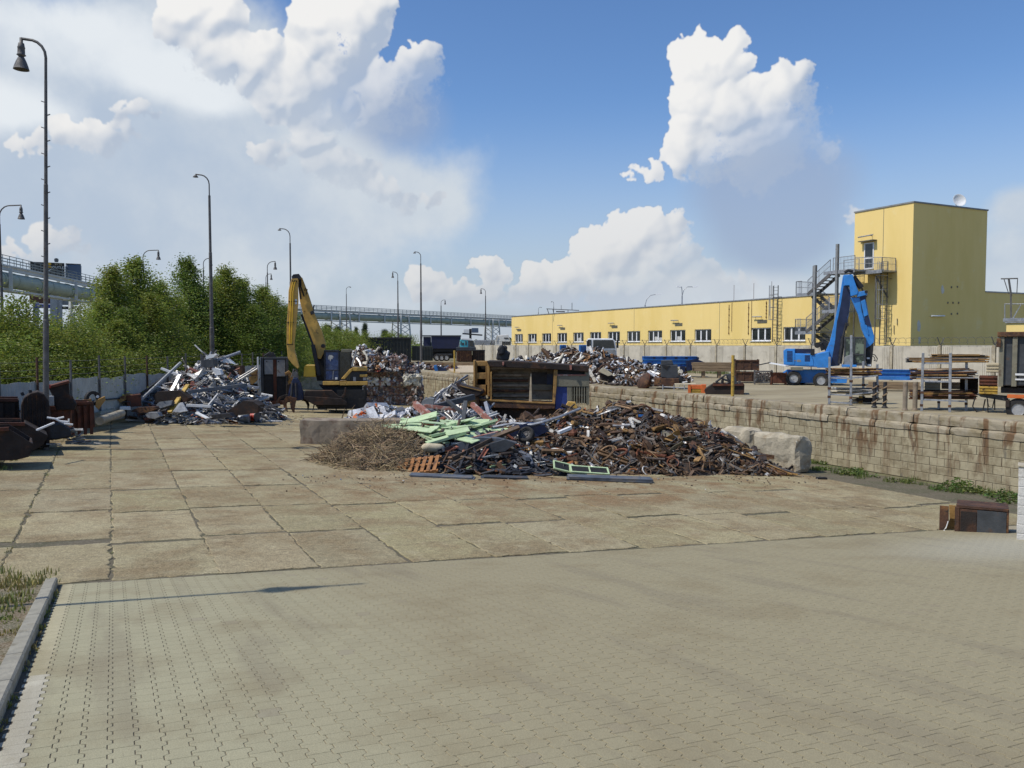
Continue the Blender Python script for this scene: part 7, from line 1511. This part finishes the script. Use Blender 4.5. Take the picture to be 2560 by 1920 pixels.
e = Th('rust_plate', 'pale rusty folded plate leaning on the front of the upper heap', 'metal plate', 1515, 50, UZ); e.part('plate', M['foam'], [('p', [(1496, 928), (1508, 918), (1534, 936), (1520, 940)], -.25, -.15)], .01); e.part('box', M['rustdark'], [('p', [(1496, 930), (1520, 940), (1532, 938), (1532, 950), (1512, 952), (1500, 944)], -.1, .6)], .02)
e = Th('steel_hoop', 'brown steel hoop standing in the upper heap', 'hoop', 1514, 51, UZ+.9); b = MB(); b.tube([(.35*math.cos(a), 0, .3*math.sin(a)) for a in [i*.26 for i in range(13)]], .06, 8); b.build('hoop', M['rust'], e.o)
e = Th('timber_bits', 'pale broken planks lying on the wall top behind the press', 'planks', 1510, 49.2, UZ)
for k, (a, c) in enumerate((((1482, 962), (1505, 955)), ((1490, 944), (1512, 958)), ((1498, 950), (1520, 955)), ((1530, 955), (1545, 962)), ((1486, 964), (1512, 962)))): e.part('plank', M['plank'], [('l', ((a[0], a[1], -.1*k), (c[0], c[1], -.1*k)), .14, .04)], .004)
# pipe and rod racks by the wall at the right
def rack(name, label, px, D, posts, bars_, lean=0):
    e = Th(name, label, 'rack', px, D, UZ)
    for (xt, yt), (xb, yb), y in posts:
        e.part('upright', M['galv'], [('l', ((xt, yt, y), (xb, yb, y)), .14, .09)], .008)
        e.part('collar', M['rust'], [('b', xb-4, yb-(yb-yt)*.35-3, xb+5, yb-(yb-yt)*.35+3, y-.08, y+.06)], .005); e.part('collar', M['rust'], [('b', xb-4, yb-24, xb+4, yb-18, y-.08, y+.06)], .005)
        e.part('foot', M['darksteel'], [('b', xb-5, yb-3, xb+5, yb, y-.12, y+.12)], .004)
    for (xa, ya), (xc, yc), y in bars_: e.part('cross_bar', M['galv'], [('l', ((xa, ya, y), (xc, yc, y)), .06, .06)], .004)
    return e
rack('pipe_rack', 'left rack of grey uprights holding rusty rods near the blue excavator', 2100, 33.2, [((2074, 892), (2073, 1012), -.2), ((2128, 838), (2127, 1014), -.2), ((2196, 912), (2196, 1000), 1.0), ((2160, 905), (2160, 998), 1.1)], [((2073, 944), (2128, 946), -.2), ((2073, 985), (2128, 988), -.2), ((2073, 1004), (2128, 1008), -.2), ((2128, 946), (2196, 940), .4), ((2128, 988), (2196, 980), .4)])
rack('pipe_rack', 'right rack of grey uprights holding rusty rods before the truck', 2345, 29.9, [((2308, 882), (2304, 1033), -.2), ((2376, 882), (2374, 1035), -.2), ((2418, 900), (2417, 1034), .8), ((2348, 930), (2347, 1030), 1.0)], [((2306, 952), (2375, 954), -.2), ((2305, 998), (2375, 1001), -.2), ((2306, 908), (2376, 908), -.2), ((2304, 1031), (2374, 1033), -.2), ((2375, 1033), (2417, 1033), .3), ((2375, 1003), (2417, 1005), .3)])
def rods(label, name, px0, px1, py0, py1, D, n, mts, group, rad=(.012, .03), zz=.5):
    """a sheaf of bars, one thing: they lie bound together on the rack"""
    e = Th(name, label, 'rods', (px0+px1)/2, D, UZ); r = random.Random(int(px0+py0))
    for mi, m in enumerate(mts):
        b = MB()
        for k in range(n//len(mts)):
            xa, xc = px0 + r.uniform(-10, 14), px1 + r.uniform(-22, 12); y = r.uniform(py0, py1); d = r.uniform(-.1, zz); a, c = e.q(xa, y + r.uniform(-2, 2)), e.q(xc, y + r.uniform(-2, 2))
            if r.random() < .5: b.tube([(a[0], d, a[1]), (c[0], d+r.uniform(-.1, .2), c[1])], r.uniform(*rad), 6)
            else: b.bar((a[0], d, a[1]), (c[0], d+r.uniform(-.1, .2), c[1]), r.uniform(.03, .09), r.uniform(.015, .04))
        b.build('rod_bundle', M[m], e.o)
    return e
RT = ['rust', 'rustred', 'ochre', 'rustdark']
rods('sheaf of rusty rods on the upper shelf of the left rack', 'rod_sheaf', 2072, 2196, 921, 940, 33.6, 60, RT, None)
rods('white and black strips on the lower shelf of the left rack', 'strip_sheaf', 2080, 2192, 970, 986, 33.5, 26, ['white', 'greydark', 'foam'], None, zz=.7)
rods('black bars on the lowest shelf of the left rack', 'bar_sheaf', 2132, 2200, 992, 1012, 33.6, 18, ['black', 'rustdark'], None)
rods('long rods on the top shelf of the right rack', 'rod_sheaf', 2272, 2466, 896, 906, 30.2, 26, ['galvdark', 'ochre', 'greydark'], None)
rods('orange rusty rods on the middle shelf of the right rack', 'rod_sheaf', 2282, 2436, 922, 948, 30.2, 64, RT + ['galv'], None)
rods('rusty bars on the lower shelf of the right rack', 'bar_sheaf', 2280, 2436, 978, 1000, 30.2, 50, RT, None)
for lb, b0, m in (('brown timber block on the lower middle shelf of the right rack', (2312, 957, 2350, 977), 'drab'), ('pale brown block right of a darker one on the right rack', (2354, 957, 2400, 974), 'wood'), ('dark box at the right end of the right rack', (2400, 946, 2445, 985), 'rustdark'), ('yellow crate beside the truck drawbar', (2448, 966, 2494, 987), 'yellowpost'), ('red brown crate on top of a yellow one by the truck', (2448, 940, 2494, 965), 'rustred'), ('small pale box on the top of the right rack', (2466, 908, 2500, 932), 'foam'), ('yellow white small box on the floor of the left rack', (2147, 992, 2156, 1014), 'yellowpost')):
    e = Th('crate', lb, 'crate', (b0[0]+b0[2])/2, 33.6 if b0[0] < 2200 else 30.4 if b0[0] < 2420 else 28.9, UZ); e.part('box_body', M[m], [('b', b0[0], b0[1], b0[2], b0[3], .2, .9)], .012)
    for k in range(3): t = b0[1] + (b0[3]-b0[1])*(k+.3)/3; e.part('slat', M[m], [('b', b0[0]-.5, t, b0[2]+.5, t + (b0[3]-b0[1])*.16, .17, .2)], .003)
rods('dark scrap bars on the highest shelf at the right', 'bar_sheaf', 2330, 2470, 886, 894, 30.6, 16, ['black', 'ochre'], None)
for lb, px, y0, y1, aug in (('left auger post with spiral thread', 2189, 955, 1019, 1), ('right auger post with spiral thread', 2215, 955, 1021, 1), ('left plain thick drill pipe standing on the wall', 2266, 955, 1026, 0), ('right plain drill pipe standing before the right rack', 2291, 955, 1028, 0)):
    e = Th('drill_pipe', lb + (' between the two racks' if aug else ''), 'drill pipe', px, 31.4 if px < 2240 else 30.3, UZ); (_, z0), (_, z1_) = e.q(px, y1), e.q(px, y0); b = MB(); z0 = max(z0, 0); R0 = .085
    b.tube([(0, 0, z0), (0, 0, z1_)], R0 if not aug else .07, 14); b.lathe([(R0*1.25, z0), (R0*1.3, z0+.03), (R0, z0+.07)], 14); b.build('shaft', M['concbrown' if not aug else 'darksteel'], e.o)
    if aug: b = MB(); b.tube([(.075*math.cos(a), .075*math.sin(a), z0+.02+(z1_-z0-.04)*i/60) for i, a in enumerate([k*.36 for k in range(61)])], .026, 6); b.build('thread', M['wood'], e.o)
# dump trailer at the right edge
e = Th('dump_trailer', 'grey brown tipper trailer with ribbed side cut by the right picture edge', 'trailer', 2540, 28.4, UZ)
tb = e.part('tipper_body', M['greydark'], [('b', 2500, 838, 2700, 968, -.1, 2.2)], .03)
e.part('rib', M['drab'], [('b', x, 842, x+9, 966, -.2, -.1) for x in (2499, 2532, 2568, 2604, 2640)], .01, parent=tb); e.part('top_rail', M['rust'], [('b', 2494, 830, 2705, 841, -.25, 2.3)], .015, parent=tb); e.part('corner_hinge', M['rust'], [('b', 2492, 846, 2502, 868, -.3, -.1)], .01, parent=tb)
e.part('white_stripe', M['white'], [('b', 2538, 933, 2600, 939, -.23, -.21), ('b', 2538, 946, 2600, 951, -.23, -.21)])
e.part('frame', M['black'], [('b', 2502, 968, 2700, 988, .1, 2.0)], .02); e.part('orange_beam', M['orange'], [('b', 2518, 986, 2700, 1000, -.1, .1)], .01); e.part('mudguard', M['rustdark'], [('b', 2514, 1000, 2524, 1018, -.1, .5)], .01)
e.part('drawbar', M['greydark'], [('p', [(2440, 986), (2520, 992), (2520, 1006), (2450, 994)], .5, .8)], .02); e.part('hose', M['black'], [('t', [(2436, 996, .5), (2430, 1018, .5), (2440, 1032, .5), (2456, 1028, .5), (2462, 1000, .5)], .022), ('t', [(2466, 994, .5), (2470, 1018, .5), (2480, 1022, .5), (2486, 996, .5)], .018), ('t', [(2486, 996, .5), (2486, 1028, .5)], .02), ('t', [(2468, 1000, .5), (2469, 1034, .5)], .018)])
for px in (2546, 2625): wheel(px, 1024, .36, .25, .3)
e = Th('antenna_mast', 'small lattice antenna mast with swing frame by the right picture edge', 'mast', 2528, 52, UZ+3); e.part('mast', M['galvdark'], [('l', ((2528, 800, 0), (2527, 735, 0)), .1, .1), ('t', [(2502, 697, 0), (2545, 696, 0)], .04), ('t', [(2510, 698, 0), (2522, 735, 0)], .025), ('t', [(2522, 698, 0), (2528, 740, 0)], .06), ('t', [(2544, 697, 0), (2542, 735, 0)], .025)]); e.part('frame', M['galv'], [('t', [(2512, 760, 0), (2512, 800, 0)], .03), ('t', [(2512, 760, 0), (2560, 760, 0)], .03), ('l', ((2530, 800, -.1), (2552, 762, -.1)), .06, .06), ('b', 2508, 796, 2560, 804, -.5, .5)])
e = Th('yellow_annex', 'small yellow annex wall with grey coping at the right picture edge', 'building', 2560, 56, UZ, None, -.4); e.part('wall', YEL, [('b', 2512, 804, 2700, 900, 0, 4)]); e.part('coping', M['galv'], [('b', 2510, 799, 2702, 805, -.1, 4.1)])

# ------------------------------------------------------------------ far yard: containers, trailer, trucks, signs
e = Th('dark_container', 'large dark ribbed container behind the bale stack', 'container', 955, 112, UZ); bx1 = e.part('box', M['greengrey'], [('b', 892, 846, 1028, 905, 0, 5)], .05); e.part('rib', M['greengrey'], [('b', x, 848, x+2.5, 904, -.12, 0) for x in range(896, 1026, 8)], parent=bx1); e.part('end_door', M['drab'], [('b', 868, 846, 890, 905, .2, 4)], .04); e.part('rim', M['darksteel'], [('b', 866, 843, 1030, 847, -.2, 5.1)])
e = Th('dark_container', 'lower dark green container between the large dark one and the navy trailer', 'container', 1056, 113, UZ); bx1 = e.part('box', M['greengrey'], [('b', 1030, 865, 1082, 902, 0, 4)], .05); e.part('rib', M['greengrey'], [('b', x, 867, x+2, 901, -.1, 0) for x in range(1033, 1080, 7)], parent=bx1)
e = Th('box_trailer', 'navy tarpaulin semi trailer parked far behind the dark containers', 'trailer', 1110, 122, UZ); e.part('tarpaulin', M['navy'], [('b', 1078, 840, 1152, 872, 0, 2.6), ('b', 1058, 842, 1077, 868, .3, 2.6)], .06); e.part('chassis', M['black'], [('b', 1078, 872, 1152, 880, .2, 2.4), ('b', 1080, 880, 1140, 896, .6, 2.2)], .03); e.part('side_guard', M['greydark'], [('b', 1090, 884, 1130, 888, 0, .1)])
for px in (1092, 1104, 1116): wheel(px, 894, .5, .2, .3)
e.part('roof_edge', M['greydark'], [('b', 1056, 838, 1153, 841, -.1, 2.7)])
e = Th('mini_excavator', 'turquoise excavator cab with white roof above the brown far bins', 'excavator', 1168, 104, UZ); e.part('cab_side', M['turq'], [('b', 1150, 849, 1170, 868, 0, 1.4)], .04); e.part('cab_frame', M['grey'], [('p', [(1146, 868), (1150, 850), (1172, 848), (1184, 852), (1188, 868)], .1, 1.5)], .04); e.part('cab_roof', M['white'], [('p', [(1152, 849), (1156, 845), (1176, 846), (1184, 852)], -.05, 1.5)], .03); e.part('window', M['glass'], [('b', 1151, 853, 1153.5, 862, -.04, 0), ('b', 1155, 857, 1160, 863, -.04, 0), ('b', 1163, 853, 1166.5, 863, -.04, 0), ('p', [(1173, 851), (1182, 853), (1185, 866), (1174, 865)], .04, .1)]); e.part('upper_body', M['greydark'], [('b', 1141, 868, 1190, 876, -.3, 2)], .05); e.part('track', M['black'], [('b', 1145, 888, 1188, 905, .2, 1.8)], .05)
def far_bin(label, x0, x1, y0, y1, D, m): e = Th('scrap_bin', label, 'bin', (x0+x1)/2, D, UZ); e.part('side', M[m], [('b', x0, y0, x1, y1, 0, 2.4)], .03); e.part('rib', M[m], [('b', x, y0+1, x+1.5, y1-1, -.08, 0) for x in range(int(x0)+3, int(x1)-2, 6)]); e.part('rim', M['darksteel'], [('b', x0-1, y0-1.5, x1+1, y0+1, -.1, 2.5)])
far_bin('brown ribbed bin below the turquoise excavator', 1141, 1180, 876, 904, 101, 'rust'); far_bin('dark brown bin right of a lighter ribbed one', 1181, 1212, 876, 903, 101.4, 'rustdark')
e = Th('truck', 'white long distance truck cab standing behind the far end of the fence', 'truck', 1256, 124, UZ); e.part('cab', M['white'], [('p', [(1238, 905), (1238, 852), (1242, 838), (1270, 836), (1277, 852), (1278, 905)], 0, 2.4)], .08); e.part('roof_window', M['glass'], [('p', [(1259, 844), (1270, 844), (1272, 847), (1261, 847)], -.04, 0)]); e.part('windscreen', M['glass'], [('b', 1255, 854, 1276, 864, -.04, 0)]); e.part('deflector', M['grey'], [('t', [(1239, 852, -.1), (1243, 838, -.1)], .05)])
e = Th('box_trailer', 'pale grey tarpaulin trailer between navy trailer and white truck', 'trailer', 1215, 126, UZ); e.part('tarpaulin', M['galv'], [('b', 1186, 850, 1226, 880, 0, 2.5)], .06); e.part('tarpaulin', M['grey'], [('b', 1227, 849, 1237, 880, .2, 2.5)], .05); e.part('chassis', M['black'], [('b', 1186, 880, 1236, 900, .3, 2.2)], .03)
e = Th('truck', 'white truck cab with large dark window behind the upper heap', 'truck', 1502, 66, UZ); e.part('cab', M['white'], [('p', [(1466, 930), (1466, 852), (1470, 846), (1530, 846), (1538, 852), (1542, 870), (1542, 930)], 0, 2.2)], .08); e.part('windscreen', M['glass'], [('p', [(1483, 850), (1533, 850), (1537, 870), (1483, 871)], -.04, 0)]); e.part('side_window', M['glass'], [('b', 1469, 849, 1478, 866, -.04, 0)]); e.part('grille', M['grey'], [('b', 1484, 874, 1538, 890, -.05, 0)], .01); e.part('mirror', M['black'], [('b', 1541, 850, 1546, 870, -.4, -.2)], .02); e.part('mirror', M['black'], [('b', 1467, 852, 1472, 866, -.4, -.2)], .02)
for lb, x0, x1 in (('blue container left of a scrap tower behind the upper heap', 1399, 1416), ('blue container beside the white truck cab behind the upper heap', 1447, 1466)): e = Th('blue_container', lb, 'container', (x0+x1)/2, 69, UZ); e.part('box', M['bluebeam'], [('b', x0, 862, x1, 930, 0, 2)], .03); e.part('rib', M['bluedark'], [('b', x0+(x1-x0)*k/4, 863, x0+(x1-x0)*k/4+1.2, 930, -.06, 0) for k in range(1, 4)])
e = Th('crushed_barrel', 'crushed blue steel box lying on the wall top left of the far yellow post', 'scrap', 1102, 76, UZ); e.part('shell', M['bluebeam'], [('p', [(1084, 914), (1092, 912), (1096, 930), (1088, 930)], -.3, .3)], .03); e.part('shell_side', M['bluedark'], [('p', [(1093, 913), (1112, 922), (1122, 930), (1116, 936), (1096, 934)], -.3, .4)], .04)
h_ = heap('scrap_heap', 'flat spread of dark and reddish scrap on the far upper yard', [peak(1045, 916, 84, 2.6, UZ), peak(1078, 918, 82, 2.2, UZ), peak(1018, 918, 88, 2.0, UZ), peak(1112, 922, 79, 1.8, UZ)], 260, 16, MIX + [(1, (.06, .07, .16), 2), (1, (.25, .09, .06), 0)], ['plate', 'sheet', 'bar', 'channel'], (.5, 1.4), (.1, .25), 81, NM[:3], z0=UZ, place_lbl='on the far upper yard', tilt=.5, big_max=1.0, amp=.06)
b = MB(); b.prism([(-9, 0), (9, 0), (9, .12), (-9, .12)], 0, 1.2); o = b.build('kerb_wall', M['plank'], None, loc2(1110, 96, UZ), -TH); tag(o, 'long pale low concrete ledge across the far upper yard', 'ledge')
b = MB(); b.prism([(-9, 0), (9, 0), (9, .5), (-9, .5)], 0, .4); tag(b.build('ledge_wall', M['wood'], None, loc2(1100, 91, UZ), -TH), 'brown low wall face across the far upper yard', 'ledge')
r = random.Random(3); b = MB(); P = [(1120, 924), (1135, 918), (1184, 912), (1188, 934), (1150, 934), (1128, 930)]; vv = [lev(x, y, UZ+.02) for x, y in P]; o_ = vv[0].copy(); b.add([v - o_ for v in vv] + [v - o_ + V((0, 0, .12)) for v in vv], [(6, 7, 8, 9, 10, 11)] + [(i, (i+1) % 6, (i+1) % 6+6, i+6) for i in range(6)]); tag(b.build('sand_patch', M['plank'], None, o_), 'pale oval sheet of sand beside the far yellow post', 'sand', kind='stuff')
# advertising pylon behind the pipe bridge, small billboard on the right
e = Th('advertising_pylon', 'dark advertising pylon with blue drum half hidden by the pipe bridge', 'sign', 140, 190, UZ)
bdp = e.part('dark_board', M['signdark'], [('b', 75, 654, 162, 692, 0, .8)], .05); e.part('hood', M['grey'], [('c', 141, 650, 5, .2, .6), ('b', 136, 646, 146, 655, .2, .7)])
e.part('drum', M['drumblue'], [('p', [(163, 659), (204, 658), (204, 705), (163, 705)], .6, 5)], .6); e.part('drum_rim', M['white'], [('b', 164, 657, 203, 660, .5, 5.1)], .1)
e.part('brown_panel', M['brown'], [('b', 73, 728, 152, 760, 0, .8)], .05); e.part('grey_panel', M['grey'], [('b', 150, 740, 200, 763, .3, 1)], .05); bl = e.part('blue_strip', M['signblue'], [('b', 85, 760, 140, 771, -.3, 0)], .03); e.part('black_strip', M['signdark'], [('b', 155, 766, 204, 774, -.3, 0)], .03)
e.part('logo', M['foam'], [('b', 97, 738, 100, 745, -.2, -.05), ('b', 92, 762, 99, 766, -.4, -.3), ('b', 158, 767, 164, 769, -.4, -.3), ('b', 196, 768, 202, 770, -.4, -.3)]); e.part('logo', M['yellowb'], [('c', 124, 660, 3.6, -.3, -.1), ('b', 120, 666, 129, 669, -.3, -.1), ('b', 122, 739, 148, 744, -.3, -.1)]); e.part('logo', M['white'], [('p', [(118, 674), (124, 671), (128, 675), (122, 678)], -.3, -.1)])
e.part('leg', M['galv'], [('l', ((134, 735, 0), (134, 880, 0)), 1.4, 1.4), ('l', ((149, 745, .5), (149, 880, .5)), 1.2, 1.2), ('l', ((180, 775, .5), (180, 880, .5)), 1.2, 1.2), ('l', ((90, 755, .5), (90, 880, .5)), 1.2, 1.2)])
def words(txt, px, py, hpx, e, parent, y, m):
    c = bpy.data.curves.new('lettering', 'FONT'); c.body = txt; c.size = hpx*e.D/F*1.38; c.extrude = .05; c.materials.append(M[m]); o = bpy.data.objects.new('lettering', c); COL.objects.link(o); o.parent = parent
    x, zz = e.q(px, py); o.location = (x, y, zz); o.rotation_euler = (R_(90), 0, 0); bpy.context.view_layer.update()
    me = bpy.data.meshes.new_from_object(o.evaluated_get(bpy.context.evaluated_depsgraph_get())); q = link('lettering', me, parent, o.location, 0); q.rotation_euler = o.rotation_euler; bpy.data.objects.remove(o); return q
words('BYTE', 137, 663, 5, e, bdp, -.15, 'foam'); words('OUTLET', 130, 671, 6, e, bdp, -.15, 'white'); words('NA', 82, 671, 5, e, bdp, -.15, 'grey')
e = Th('billboard', 'small billboard with white and dark blue panels on a black post', 'billboard', 1177, 170, UZ); e.part('post', M['signdark'], [('b', 1173, 822, 1179, 880, 0, .6)]); e.part('white_panel', M['white'], [('b', 1159, 823, 1173, 833, -.3, 0)], .03); e.part('blue_panel', M['drumblue'], [('b', 1179, 820, 1196, 832, -.3, 0)], .03); e.part('gantry', M['signdark'], [('l', ((1156, 834, -.2), (1206, 838, -.2)), .4, .3)])
# roof furniture of the hall
e = Th('roof_frame', 'thin steel frame with antennas on the far roof of the hall', 'antenna frame', 1410, 110, 7.8); e.part('frame', M['galvdark'], [('t', [(1366, 772, 0), (1448, 776, 0)], .05), ('t', [(1368, 772, 0), (1372, 784, 0)], .05), ('t', [(1382, 772, 0), (1384, 783, 0)], .04), ('t', [(1420, 774, 0), (1420, 782, 0)], .04), ('t', [(1430, 775, 0), (1430, 757, 0)], .04), ('t', [(1403, 773, 0), (1403, 763, 0)], .03), ('t', [(1390, 779, 0), (1412, 779, 0)], .08)])
